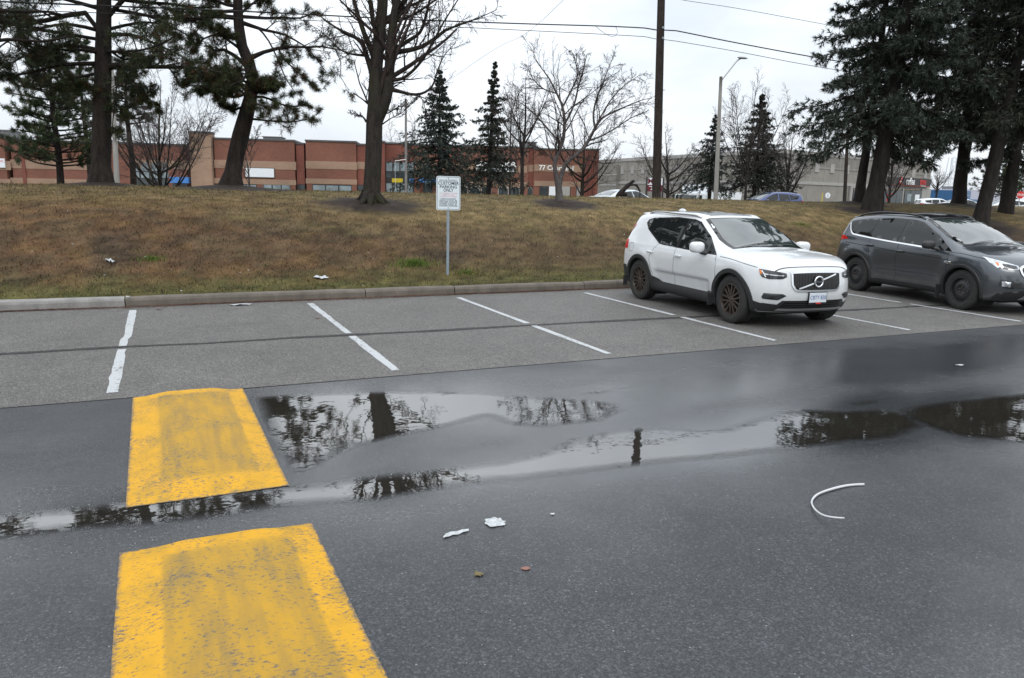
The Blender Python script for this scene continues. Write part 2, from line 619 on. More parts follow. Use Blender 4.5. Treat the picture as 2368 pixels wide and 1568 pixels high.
# ---------------------------------------------------------------- puddle outlines (photo pixels put on the ground)
PUD = {
    'a': [(584, 917), (650, 913), (760, 909), (880, 905), (1000, 904), (1110, 906), (1190, 914), (1260, 918), (1340, 922), (1430, 932),
          (1450, 948), (1390, 976), (1250, 990), (1175, 985), (1130, 965), (1060, 982), (985, 998), (900, 1016), (830, 1033), (775, 1058), (715, 1090), (680, 1104),
          (650, 1062), (620, 1000), (597, 950)],
    'b': [(1290, 917), (1360, 906), (1470, 889), (1486, 892), (1400, 909), (1330, 921)],
    'c': [(-60, 1186), (0, 1188), (120, 1178), (300, 1158), (480, 1141), (660, 1124), (760, 1112), (860, 1098), (960, 1088), (1080, 1074), (1190, 1058),
          (1260, 1040), (1330, 1008), (1420, 992), (1520, 986), (1600, 990), (1660, 992), (1720, 972), (1785, 955), (1860, 946), (1940, 950), (2030, 946), (2090, 954),
          (2150, 984), (2080, 1016), (1960, 1026), (1880, 1036), (1790, 1048), (1730, 1054), (1640, 1064), (1520, 1074), (1400, 1088),
          (1300, 1102), (1200, 1112), (1080, 1124), (960, 1144), (880, 1159), (760, 1166), (640, 1177), (560, 1190), (470, 1204), (330, 1218), (160, 1231), (40, 1248), (-60, 1258)],
    'd': [(2075, 946), (2130, 934), (2220, 924), (2300, 915), (2367, 908), (2480, 896), (2480, 1026), (2367, 1026), (2290, 1018), (2210, 1010), (2150, 992), (2090, 968)],
    'e': [(1790, 950), (1880, 944), (1960, 933), (2050, 916), (2072, 920), (1990, 941), (1900, 956), (1830, 962)],
}
PUDW = {k: np.array([at_z(u, v)[:2] for u, v in P]) for k, P in PUD.items()}


def densify(poly, step):
    out = []
    n = len(poly)
    for i in range(n):
        a, b = poly[i], poly[(i + 1) % n]
        k = max(1, int(np.ceil(np.linalg.norm(b - a) / step)))
        for j in range(k): out.append(a + (b - a) * j / k)
    return np.array(out)


def seg_dist(pts, poly):
    a = poly; b = np.roll(poly, -1, axis=0)
    best = np.full(len(pts), 1e9)
    for i in range(len(a)):
        ab = b[i] - a[i]
        t = np.clip(((pts - a[i]) @ ab) / (ab @ ab + 1e-12), 0, 1)
        best = np.minimum(best, np.hypot(*(pts - a[i] - t[:, None] * ab).T))
    return best


def inside(pts, poly):
    x, y = pts[:, 0], pts[:, 1]
    r = np.zeros(len(pts), bool); n = len(poly); j = n - 1
    for i in range(n):
        xi, yi = poly[i]; xj, yj = poly[j]
        c = ((yi > y) != (yj > y)) & (x < (xj - xi) * (y - yi) / (yj - yi + 1e-12) + xi)
        r ^= c; j = i
    return r


# ---------------------------------------------------------------- road with wetness from the distance to the puddles
rx = np.concatenate([np.linspace(-120, -12, 20)[:-1], np.arange(-12, 30, .16), np.linspace(30, 160, 24)])
ry = np.concatenate([np.linspace(-90, -14, 14)[:-1], np.arange(-14, SEAM - .05, .12), [SEAM]])
RX, RY = np.meshgrid(rx, ry, indexing='ij')
pts = np.stack([RX.ravel(), RY.ravel()], -1)
wet = np.zeros(len(pts))
fine_ = (pts[:, 0] > -12) & (pts[:, 0] < 30) & (pts[:, 1] > -14)
for k, P in PUDW.items():
    d = seg_dist(pts[fine_], P); d = np.where(inside(pts[fine_], P), 0, d)
    wet[fine_] = np.maximum(wet[fine_], np.exp(-(d / (.6 if k != 'a' else .9))))
# damp sheen running along the dip and in the lane between the two puddles
fx_, fy_ = pts[fine_].T
dip = np.exp(-((fy_ + 6.75 - .02 * fx_) / 1.0) ** 2) * .95 * sstep(.5, 2, fx_) * (1 - .4 * sstep(9, 16, fx_))
damp = .42 * sstep(.35, .65, fbm(fx_ * .35, fy_ * .6, 4))
wet[fine_] = np.clip(np.maximum(np.maximum(wet[fine_], dip * (.5 + fbm(fx_ * .8, fy_ * 1.6, 3))), damp), 0, 1)
tag(mesh_obj('road', np.stack([RX, RY, np.zeros_like(RX)], -1), grid_faces(len(rx), len(ry)), M_ROAD, attrs={'wet': wet}), kind='structure')

# ---------------------------------------------------------------- puddles: thin water sheets with ragged feathered rims
t_ = NT('puddle_water'); v_ = t_.coord('Object')
ed = t_.n('ShaderNodeAttribute', attribute_name='rim')
nn = t_.math('SUBTRACT', t_.noise(v_, 3.2, 6, .7), .5)
n2_ = t_.math('SUBTRACT', t_.noise(v_, 45, 3, .7), .5)
cov = t_.math('ADD', ed.outputs['Fac'], t_.math('ADD', t_.math('MULTIPLY', nn, .12), t_.math('MULTIPLY', n2_, .06)))
alpha = t_.ramp(cov, (-.0, 0.0), (.14, 1.0))
t_.set(Base_Color=(.020, .018, .015), Roughness=.018, Alpha=alpha, IOR=3.0)
t_.bump(t_.noise(v_, 7.0, 2), .012, .05)
M_WATER = t_.m


def cdt_fill(poly, spacing, interior=True):
    poly = np.asarray(poly, float)
    B = densify(poly, spacing)
    pts_ = B
    if interior:
        lo, hi = B.min(0), B.max(0)
        gx = np.arange(lo[0] + spacing / 2, hi[0], spacing); gy = np.arange(lo[1] + spacing / 2, hi[1], spacing)
        if len(gx) and len(gy):
            G = np.stack(np.meshgrid(gx, gy, indexing='ij'), -1).reshape(-1, 2)
            G = G[inside(G, poly)]
            if len(G):
                G = G[seg_dist(G, poly) > spacing * .45]
                pts_ = np.concatenate([B, G])
    n = len(B)
    r = delaunay_2d_cdt([Vector(p) for p in pts_], [(i, (i + 1) % n) for i in range(n)], [], 0, 1e-6)
    V2 = np.array([p[:] for p in r[0]])
    F = [tuple(f) for f in r[2]]
    cen = np.array([V2[list(f)].mean(0) for f in F])
    keep = inside(cen, poly)
    return V2, [f for f, k in zip(F, keep) if k]


for k, P in PUDW.items():
    V2, F = cdt_fill(P, .085)
    rim = seg_dist(V2, P)
    tag(mesh_obj('puddle', np.column_stack([V2, np.full(len(V2), .003)]), F, M_WATER, attrs={'rim': rim}), kind='structure')

# ---------------------------------------------------------------- painted stall lines
t_ = NT('worn_white_paint'); v_ = t_.coord('Object')
w1 = t_.noise(v_, 26, 5, .7); w2 = t_.noise(v_, 1.8, 3)
msk = t_.ramp(t_.math('ADD', w1, t_.math('MULTIPLY', t_.math('SUBTRACT', w2, .5), .35)), (.34, 0.), (.44, 1.))
t_.set(Base_Color=t_.mix(msk, (.13, .127, .124), t_.mix(t_.noise(v_, 90, 2), (.36, .375, .385), (.46, .475, .485))), Roughness=.6)
t_.bump(t_.noise(v_, 150, 2), .3, .004)
M_WPAINT = t_.m
STALL = 2.6
for i in range(-2, 9):
    x0 = i * STALL; x1 = x0 - .07
    y0, y1 = -.02, -5.11
    n = 26
    L = []; Rr = []
    g = np.random.default_rng(40 + i)
    for q in np.linspace(0, 1, n):
        xm = x0 + (x1 - x0) * q; yy = y0 + (y1 - y0) * q
        w = .046 * (1 + .10 * math.sin(9 * q + i))
        jj = g.normal(0, .004, 2)
        kink = -.03 * (q > .47) if i == 0 else 0.0
        L.append((xm - w + jj[0] + kink, yy, .008)); Rr.append((xm + w + jj[1] + kink, yy, .008))
    V = np.array(L + Rr); F = [(k, k + 1, n + k + 1, n + k) for k in range(n - 1) if not (abs((k + .5) / (n - 1) - .565) < .022)]
    tag(mesh_obj('stall_line', V, [f[::-1] for f in F], M_WPAINT), kind='structure')

# long sealed crack across the stalls: ragged dark groove strips
t_ = NT('tar_crack'); v_ = t_.coord('Object')
al = t_.n('ShaderNodeAttribute', attribute_name='rim')
kk = t_.math('ADD', al.outputs['Fac'], t_.math('MULTIPLY', t_.math('SUBTRACT', t_.noise(t_.coord('Object', (.6, 3.5, 1)), 12, 5, .75), .5), 1.5))
t_.set(Base_Color=(.018, .017, .017), Roughness=.75, Alpha=t_.ramp(kk, (.42, 0.), (.7, .9)))
M_CRACK = t_.m


def crack(pts2, w, z=.0075):
    P = resample(np.array(pts2, float), 120)
    n = len(P)
    wob = .03 * (fbm(P[:, 0] * 2.2, P[:, 1] * 0 + 3.0, 4) - .5)
    ww = w * (.45 + 1.0 * fbm(P[:, 0] * .9 + 4, P[:, 0] * 0, 3))
    V = np.concatenate([np.column_stack([P[:, 0], P[:, 1] + wob + s_ * ww, np.full(n, z)]) for s_ in (-1, 0, 1)])
    F = []
    for a in range(2):
        for k in range(n - 1): F.append((a * n + k, a * n + k + 1, (a + 1) * n + k + 1, (a + 1) * n + k))
    rim = np.concatenate([np.zeros(n), np.ones(n), np.zeros(n)])
    return tag(mesh_obj('asphalt_crack', V, F, M_CRACK, attrs={'rim': rim}), kind='structure')


crack([at_z(u, v)[:2] for u, v in ((-300, 832), (0, 820), (290, 803), (480, 795), (700, 781), (1000, 766), (1300, 749), (1600, 734), (1900, 721), (2150, 708), (2400, 696))], .13)

# ---------------------------------------------------------------- kerb, cast in lengths with open joints
JX = [-40, -30, -20, -14, -9, -4.6, float(at_z(290, 708)[0]), float(at_z(848, 690)[0]), float(at_z(1054, 682)[0]), float(at_z(1352, 670)[0]), 11.3, 14.2, 17.2, 20.3, 24, 30, 40, 55]
kerb = empty('kerb'); tag(kerb, kind='structure')
prof = [(0.0, -.05), (.012, .10), (.03, .135), (.06, .152), (.16, .158), (.185, .148), (.19, -.05)]
for i in range(len(JX) - 1):
    a, b = JX[i] + .007, JX[i + 1] - .007
    n = max(2, int((b - a) / .5))
    V = []; F = []
    g = np.random.default_rng(90 + i)
    dz = g.normal(0, .006); dy = g.normal(0, .008)
    for q in np.linspace(a, b, n + 1):
        e = .012 if (q - a < 1e-6 or b - q < 1e-6) else 0
        for (py, pz) in prof:
            V.append((q, kerb_y(q) + dy + py + (e if py < .1 else -e), pz + dz * (pz > 0) - (e * .6 if pz > .1 else 0) + g.normal(0, .0016)))
    m = len(prof)
    for k in range(n):
        for j in range(m - 1): F.append((k * m + j, k * m + j + 1, (k + 1) * m + j + 1, (k + 1) * m + j))
    F.append(tuple(range(m))[::-1]); F.append(tuple(n * m + j for j in range(m)))
    F = [f[::-1] for f in F]
    mesh_obj('kerb_section', V, F, M_KERB2 if i <= 5 else M_KERB, kerb, smooth=False)

# ---------------------------------------------------------------- grassy bank
bx = np.unique(np.concatenate([np.linspace(-60, -9, 18), np.arange(-9, 26, .14), np.linspace(26, 60, 60), np.linspace(60, 130, 24)]))
bt = np.unique(np.concatenate([np.arange(0, 10, .14), np.linspace(10, 18.3, 22)]))
BX, BT = np.meshgrid(bx, bt, indexing='ij')
BY = BT + kerb_y(BX) + .175
BZ = berm_h(BX, BY)
BZ[:, 0] = .10
tag(mesh_obj('grass_bank', np.stack([BX, BY, BZ], -1), grid_faces(len(bx), len(bt)), M_BANK, smooth=True,
             col=bank_colour(BX, BY).reshape(-1, 3)), kind='structure')


# ---------------------------------------------------------------- blades of winter grass, moss and needle litter
def blade_mesh(name, X, Y, length, width, tilt, colr, lift=0.0):
    n = len(X)
    Z = berm_h(X, Y) + lift
    a = rng.uniform(0, 2 * math.pi, n)
    d = np.stack([np.cos(a) * np.sin(tilt), np.sin(a) * np.sin(tilt), np.cos(tilt)], -1)
    sd = np.stack([-np.sin(a), np.cos(a), np.zeros(n)], -1)
    B = np.stack([X, Y, Z], -1)
    V = np.stack([B - sd * width[:, None] / 2, B + sd * width[:, None] / 2, B + d * length[:, None]], 1).reshape(-1, 3)
    F = np.arange(3 * n).reshape(n, 3)
    return mesh_obj(name, V, F, M_BANK, col=np.repeat(colr, 3, axis=0))


def scatter(n):
    """more of them towards the near end of the bank, all over it"""
    X = rng.uniform(-14, 44, n * 3); Y = kerb_y(X) + .2 + rng.random(n * 3) * 10.5
    dist = np.hypot(X - CAM[0], Y - CAM[1])
    k = rng.random(n * 3) < np.clip((15.0 / dist) ** 1.6, 0, 1)
    return X[k][:n], Y[k][:n]


X, Y = scatter(215000)
n = len(X)
c = bank_colour(X, Y)
c = c * rng.uniform(.55, 2.2, (n, 1)); k = rng.random(n)
yel = np.array([.23, .165, .075]); grn = np.array([.075, .10, .024])
near = 1 - sstep(.3, 1.6, Y - kerb_y(X))
c = np.where((k < .10)[:, None], yel * rng.uniform(.6, 1.1, (n, 1)), c)
c = np.where(((k > .93 - .25 * near))[:, None], grn * rng.uniform(.5, 1.2, (n, 1)), c)
soil_m = np.zeros(n, bool)
for (p, r, s) in SOIL:
    soil_m |= np.hypot(X - p[0], (Y - p[1]) * 1.15) < r * rng.uniform(.75, 1.0, n)
ok = ~soil_m | (rng.random(n) < .05)
X, Y, c = X[ok], Y[ok], c[ok]; n = len(X)
g_ = blade_mesh('grass', X, Y, rng.uniform(.03, .085, n) * np.where(rng.random(n) < .06, 1.8, 1.0), rng.uniform(.006, .012, n), rng.uniform(.6, 1.5, n), c)
tag(g_, 'short brown and green winter grass with fallen needles on the bank', 'grass', kind='stuff')

# greener tufts that stand out
for (u, v, r, m, hgt, lab) in ((958, 612, .42, 900, .15, 'long bright green grass tuft beside the parking sign'),
                               (1078, 632, .38, 350, .09, 'low yellow green grass tuft right of the parking sign post'),
                               (352, 601, .2, 260, .11, 'small dark green grass tuft beside a white paper scrap'),
                               (1855, 520, .4, 300, .08, 'yellow green grass patch high on the bank above the white car')):
    p = at_berm(u, v)
    a = rng.uniform(0, 6.28, m); q = np.abs(rng.normal(0, .55, m)) * r
    X = p[0] + np.cos(a) * q * 1.3; Y = p[1] + np.sin(a) * q * .7
    cc = np.array([.065, .115, .026]) * rng.uniform(.5, 1.6, (m, 1)) + np.array([.045, .03, 0]) * rng.random((m, 1))
    o = blade_mesh('grass_tuft', X, Y, rng.uniform(.4, 1.0, m) * hgt, rng.uniform(.006, .011, m), rng.uniform(.1, 1.0, m), cc)
    tag(o, lab, 'grass tuft', kind='stuff')

# rusty needle litter washed along the foot of the kerb
n = 15000
X = rng.uniform(-9, 22, n); wd = .03 + .16 * fbm(X * .8, X * 0 + 2, 3) ** 2
Y = kerb_y(X) - np.abs(rng.normal(0, 1, n)) * wd
a = rng.uniform(-.5, .5, n) + (rng.random(n) < .25) * rng.uniform(0, 3, n)
ln = rng.uniform(.03, .08, n); d = np.stack([np.cos(a), np.sin(a), np.zeros(n)], -1) * ln[:, None]
sd = np.stack([-np.sin(a), np.cos(a), np.zeros(n)], -1) * .0042
B = np.stack([X, Y, .009 + rng.random(n) * .012], -1)
V = np.stack([B - sd, B + sd, B + d + np.array([0, 0, .004])], 1).reshape(-1, 3)
cc = np.array([.11, .04, .02]) * rng.uniform(.4, 1.4, (n, 1))
tag(mesh_obj('needle_litter', V, np.arange(3 * n).reshape(n, 3), M_BANK, col=np.repeat(cc, 3, axis=0)),
    'rusty pine needles washed against the foot of the kerb', 'needle litter', kind='stuff')

# ---------------------------------------------------------------- yellow speed humps
t_ = NT('worn_yellow_hump'); v_ = t_.coord('Object')
sp = t_.n('ShaderNodeSeparateXYZ'); t_.l(v_, sp.inputs[0])
ex = t_.n('ShaderNodeAttribute', attribute_name='inset')      # metres inside the painted outline
eb = t_.n('ShaderNodeAttribute', attribute_name='band')       # 1 on the repainted border strips
pit = t_.noise(t_.coord('Object', (.75, 1.3, 1)), 52, 7, .78); blot = t_.noise(v_, 2.1, 5); strk = t_.noise(t_.coord('Object', (6, .7, 1)), 2.0, 4)
wear = t_.math('ADD', pit, t_.math('MULTIPLY', t_.math('SUBTRACT', blot, .5), .30))
rag = t_.math('ADD', ex.outputs['Fac'], t_.math('MULTIPLY', t_.math('SUBTRACT', t_.noise(v_, 26, 6, .8), .5), .10))
pm = t_.math('MULTIPLY', t_.ramp(rag, (.0, 0.), (.025, 1.)), t_.ramp(wear, (.375, 0.), (.455, 1.)))
old = t_.mix(t_.ramp(blot, (.3, 0.), (.7, 1.)), (.34, .205, .026), (.47, .255, .014))
old = t_.mix(t_.math('MULTIPLY', t_.ramp(strk, (.42, 0.), (.72, .5)), t_.math('SUBTRACT', 1.0, eb.outputs['Fac'])), old, (.135, .108, .058))
new = t_.mix(pit, (.52, .265, .010), (.60, .32, .014))
bandm = t_.math('MULTIPLY', eb.outputs['Fac'], t_.ramp(t_.noise(v_, 5, 4), (.33, .15), (.55, 1.)))
yel_ = t_.mix(bandm, old, new)
asp = t_.mix(t_.noise(v_, 60, 3), (.042, .043, .047), (.090, .092, .097))
t_.set(Base_Color=t_.mix(pm, asp, yel_), Roughness=.6); t_.l(t_.ramp(pm, (0., .5), (1., .25)), t_.b.inputs['Specular IOR Level'])
t_.bump(t_.noise(v_, 75, 3, .7), .5, .005)
M_HUMP = t_.m


def hump(x0, x1, y0, y1, label):
    """raised asphalt hump with painted top: x0..x1 along the lane, y0 (far) .. y1 (near)"""
    o = empty('speed_hump', ((x0 + x1) / 2, (y0 + y1) / 2, 0))
    nx, ny = 44, 90
    xs_ = np.linspace(x0 - .006, x1 + .006, nx); ys_ = np.linspace(y1 - .006, y0 + .006, ny)
    A, Bq = np.meshgrid(xs_, ys_, indexing='ij')
    s = np.clip((A - (x0 - .006)) / (x1 - x0 + .012), 0, 1)
    h = .046 * sstep(-.02, .34, s) * (1 - sstep(.66, 1.02, s))
    h = h * sstep(-.01, .22, Bq - (y1 - .006)) * sstep(-.01, .07, (y0 + .006) - Bq)
    h = np.maximum(h + .003 * (fbm(A * 9, Bq * 9, 2) - .5), 0) + .0045
    ins = .012 + np.minimum(np.minimum(A - x0, x1 - A), np.minimum(y0 - Bq, Bq - y1))
    band = np.maximum(np.maximum(1 - sstep(.18, .20, A - x0), 1 - sstep(.13, .145, x1 - A)), np.maximum(1 - sstep(.16, .22, y0 - Bq), 1 - sstep(.2, .3, Bq - y1)))
    mesh_obj('painted_top', np.stack([A, Bq, h], -1), grid_faces(nx, ny), M_HUMP, o, smooth=True, attrs={'inset': ins, 'band': band})
    return tag(o, label, 'speed hump', 'yellow speed humps across the lane')


hump(.075, .985, SEAM - .01, -7.93, 'yellow painted speed hump with a puddle lying along its side')
hump(.06, 1.01, -8.55, -11.6, 'worn speckled yellow speed hump separated from the other by a water filled dip')

# ================================================================ trees
def bark(name, c0, c1, scale=9.0, moss=None):
    t = NT(name)
    v = t.coord('Object', (1, 1, .22)); v2 = t.coord('Object')
    a = t.noise(v, scale, 6, .7); b = t.noise(v2, scale * 2.5, 4, .65); big = t.noise(v2, 1.2, 3)
    base = t.mix(t.ramp(a, (.32, 0.), (.68, 1.)), c0, c1)
    base = t.mix(1.0, base, t.ramp(b, (.3, .72), (.7, 1.25)), 'MULTIPLY')
    if moss:
        base = t.mix(t.ramp(big, (.46, 0.), (.66, .75)), base, moss)
    t.set(Base_Color=base, Roughness=.92)
    t.b.inputs['Specular IOR Level'].default_value = .2
    t.bump(t.math('ADD', a, t.math('MULTIPLY', b, .4)), .9, .05)
    return t.m


M_BARKP = bark('pine_bark', (.010, .008, .007), (.038, .030, .025), 7)
M_BARKM = bark('maple_bark', (.012, .010, .009), (.040, .033, .028), 10, (.026, .027, .010))
M_BARKL = bark('smooth_grey_bark', (.045, .039, .037), (.110, .098, .094), 6)
M_BARKD = bark('dark_bark', (.015, .013, .012), (.040, .034, .031), 9)
M_TWIG = plain('twig_brown', (.036, .027, .024), .9, .25, 3, spec=.2)
M_TWIGL = plain('twig_grey_haze', (.062, .052, .048), .9, .25, 3, spec=.2)  # twigs of far trees: haze put into the colour as a paler grey
M_NEEDLE = attr_mat('needles', .65, .3)


def interp_path(P, R, t):
    """K paths, t (K,m) in 0..1 -> positions, tangents, radii"""
    K, n, _ = P.shape
    f = t * (n - 1); i = np.clip(f.astype(int), 0, n - 2); q = (f - i)[..., None]
    kk = np.arange(K)[:, None]
    p = P[kk, i] * (1 - q) + P[kk, i + 1] * q
    tan = P[kk, i + 1] - P[kk, i]; tan /= np.linalg.norm(tan, axis=-1, keepdims=True) + 1e-12
    r = R[kk, i] * (1 - q[..., 0]) + R[kk, i + 1] * q[..., 0]
    return p, tan, r


def grow(P, R, m, t0, t1, ang, lenf, npts, up=.0, wander=.15, rr=.55, rmin=.002, g=rng, taper=.35, droop_end=0.0, flat=0.0, absl=None, inherit=.55):
    K = len(P)
    L = np.linalg.norm(np.diff(P, axis=1), axis=2).sum(1)
    t = (np.arange(m)[None] + g.random((K, m))) / m * (t1 - t0) + t0
    p, tan, r = interp_path(P, R, t)
    rnd = g.normal(size=(K, m, 3)); rnd[..., 2] *= (1 - flat)
    perp = rnd - (rnd * tan).sum(-1, keepdims=True) * tan
    perp /= np.linalg.norm(perp, axis=-1, keepdims=True) + 1e-9
    an = np.radians(g.normal(ang, ang * .22, (K, m)))[..., None]
    d = tan * np.cos(an) + perp * np.sin(an)
    ln = (L[:, None] if absl is None else absl) * lenf * (1 - inherit * (t - t0) / (t1 - t0 + 1e-9)) * g.uniform(.65, 1.25, (K, m))
    N = K * m
    d = d.reshape(N, 3); p = p.reshape(N, 3); ln = ln.reshape(N); r = r.reshape(N)
    out = np.zeros((N, npts, 3)); out[:, 0] = p
    st = (ln / (npts - 1))[:, None]
    w = g.normal(0, wander, (N, 3))
    for j in range(1, npts):
        d = d + np.array([0, 0, up + droop_end * j / npts]) + w * .6 + g.normal(0, wander, (N, 3))
        d = d / (np.linalg.norm(d, axis=1, keepdims=True) + 1e-9)
        out[:, j] = out[:, j - 1] + d * st
    rb = np.maximum(r * rr, rmin)
    RR = rb[:, None] * np.linspace(1, taper, npts)[None]
    return out, np.maximum(RR, rmin * .6)


def paths_from(limbs, n):
    """limbs: list of polylines [(x,y,z,r),...] -> arrays"""
    A = np.stack([resample(np.array(l, float), n) for l in limbs])
    return A[..., :3], np.maximum(A[..., 3], .003)


def join(*parts):
    V = []; F = []; n = 0
    for (v, f) in parts:
        V.append(v); F.append(f + n); n += len(v)
    return np.concatenate(V), np.concatenate(F)


def tree_root(name, label, cat, base, group=None):
    o = empty(name, tuple(float(a) for a in base))
    return tag(o, label, cat, group)


def px_path(pts, depth, zs=None):
    """photo polyline (u, v, radius in m, depth offset) -> world path at the tree's own depth"""
    out = []
    n = len(pts)
    for i, q in enumerate(pts):
        u, v, r = q[:3]; dd = (q[3] if len(q) > 3 else 0.0) * min(1.0, 1.3 * i / max(1, n - 1))
        p = at_depth(u, v, depth + dd)
        out.append((p[0], p[1], p[2], r))
    return out


def depth_of(p): return float((np.asarray(p) - CAM) @ FWD)


def ground_far(x, y):
    if y < kerb_y(x) + 17.5: return float(berm_h(x, y))
    if y < 34.5: return .70
    return float(far_h(x, y))


def far_base(u, depth):
    p = at_depth(u, 440, depth); p[2] = ground_far(p[0], p[1]) - .03
    return p


def bare_tree(label, base, limbs, spec, mat_t, mat_c, group=None, seed=1, roots=0, name='bare_tree', nlimb=14, lsides=9):
    g = np.random.default_rng(seed)
    o = tree_root(name, label, 'tree', base, group)
    P, R = paths_from(limbs, nlimb)
    v, f = tubes(P, R, lsides)
    parts = [(v, f)]
    if roots:
        for k in range(roots):
            a = k * 6.283 / roots + g.uniform(-.3, .3); L = g.uniform(.25, .55)
            q = []
            for s in np.linspace(0, 1, 6):
                x = base[0] + math.cos(a) * (R[0, 0] * .5 + s * L); y = base[1] + math.sin(a) * (R[0, 0] * .5 + s * L)
                q.append((x, y, float(berm_h(x, y)) + .16 * (1 - s) ** 2 - .03 * s, R[0, 0] * .42 * (1 - s) + .02))
            pp, rr_ = paths_from([q], 8)
            parts.append(tubes(pp, rr_, 7))
    mesh_obj('trunk', *join(*parts), mat_t, o, smooth=True)
    parts = []
    cur = (P, R)
    for s in spec:
        s = dict(s); sides = s.pop('sides', 3); frm = s.pop('frm', None)
        src = cur if frm is None else frm
        cur = grow(*src, g=g, **s)
        parts.append(tubes(*cur, sides))
    mesh_obj('crown', *join(*parts), mat_c, o, smooth=False)
    return o


def tufts(C, D, n, ln, wd, spread, colr, g, forward=.35):
    """n needles fanned about each tip (C, D)"""
    K = len(C)
    rnd = g.normal(size=(K, n, 3)); rnd /= np.linalg.norm(rnd, axis=-1, keepdims=True)
    d = D[:, None] * forward + rnd * spread
    d /= np.linalg.norm(d, axis=-1, keepdims=True)
    L = ln * g.uniform(.7, 1.15, (K, n, 1)); sd = np.cross(d, g.normal(size=(K, n, 3))); sd /= np.linalg.norm(sd, axis=-1, keepdims=True) + 1e-9
    B = C[:, None] + d * .01 - D[:, None] * g.uniform(0, ln * .8, (K, n, 1))
    V = np.stack([B - sd * wd / 2, B + sd * wd / 2, B + d * L], 2).reshape(-1, 3)
    F = np.arange(len(V)).reshape(-1, 3)
    c = colr[:, None] * g.uniform(.65, 1.4, (K, n, 1))
    return V, F, np.repeat(c.reshape(-1, 3), 3, axis=0)


def pine_tree(label, base, trunk, limbs, seed=1, sub=(5, 6), tuft=(26, .13, .005), group=None, dead=.16, cone=True, subl=.34, tw=.4, green=(.022, .034, .013), dens=1.0, up=.05, tpt=2):
    g = np.random.default_rng(seed)
    o = tree_root('pine_tree', label, 'tree', base, group)
    Pt, Rt = paths_from([trunk], 22)
    # uneven bark plates: push the trunk surface in and out a little
    v, f = tubes(Pt, Rt, 14)
    cen = np.repeat(Pt[0], 14, axis=0); rad = v - cen
    ang = np.arctan2(rad[:, 1], rad[:, 0])
    v = cen + rad * (1 + .10 * (fbm(ang * 2.2 + 9, v[:, 2] * 1.6, 3) - .5) * 2)[:, None]
    Pl, Rl = paths_from(limbs, 10)
    v2, f2 = tubes(Pl, Rl, 6)
    mesh_obj('trunk', *join((v, f), (v2, f2)), M_BARKP, o, smooth=True)
    a1 = grow(Pl, Rl, sub[0], .22, .98, 48, subl, 6, up=up, wander=.16, rr=.5, rmin=.006, g=g, flat=.35)
    a2 = grow(*a1, sub[1], .25, 1.0, 42, tw, 4, up=up * 1.6, wander=.2, rr=.5, rmin=.004, g=g, flat=.2)
    br = join(tubes(*a1, 3), tubes(*a2, 3))
    mesh_obj('branches', *br, M_BARKD, o, smooth=False)
    P2 = a2[0]
    ends = [P2[:, -1]]; dirs = [P2[:, -1] - P2[:, -2]]
    for k in range(1, tpt): ends.append(P2[:, -1 - k]); dirs.append(P2[:, -1 - k] - P2[:, -2 - k])
    E_ = np.concatenate(ends); D_ = np.concatenate(dirs)
    D_ = D_ / (np.linalg.norm(D_, axis=1, keepdims=True) + 1e-9)
    keep = g.random(len(E_)) < dens
    clump = fbm(E_[:, 0] * .9 + E_[:, 2] * .7, E_[:, 1] * .9 + E_[:, 2] * .5, 2)
    keep &= clump > .24
    E_, D_ = E_[keep], D_[keep]
    D_[:, 2] += .25
    base_c = np.array(green) * g.uniform(.55, 1.5, (len(E_), 1)) + np.array([.014, .012, .0]) * g.random((len(E_), 1)) ** 2
    rust = np.array([.085, .037, .016])
    dd = g.random(len(E_)) < dead
    base_c = np.where(dd[:, None], rust * g.uniform(.4, 1.1, (len(E_), 1)), base_c)
    V, F, c = tufts(E_, D_, tuft[0], tuft[1], tuft[2], 1.0, base_c, g, .55)
    mesh_obj('crown', V, F, M_NEEDLE, o, col=c)
    return o


def auto_limbs(trunk, zlo, zhi, n, rfun, rise, g, sag=.0, rb=.04, bend=.0):
    """whorls of limbs up a trunk path; rfun(z) = reach"""
    T = resample(np.array(trunk, float), 60)
    out = []
    for k in range(n):
        z = zlo + (zhi - zlo) * (k + g.random()) / n
        i = int(np.argmin(np.abs(T[:, 2] - z)))
        p = T[i]
        a = k * 2.39996 + g.uniform(-.4, .4)
        L = rfun(z) * g.uniform(.7, 1.12)
        q = []
        for s in np.linspace(0, 1, 6):
            w = a + bend * s + .2 * math.sin(3 * s + k)
            q.append((p[0] + math.cos(w) * L * s, p[1] + math.sin(w) * L * s,
                      p[2] + rise * L * s - sag * L * s * (1 - s) * 2 + .12 * L * s * s * g.uniform(-.4, 1), min(rb, p[3] * .5) * (1 - .75 * s) + .006))
        out.append(q)
    return out


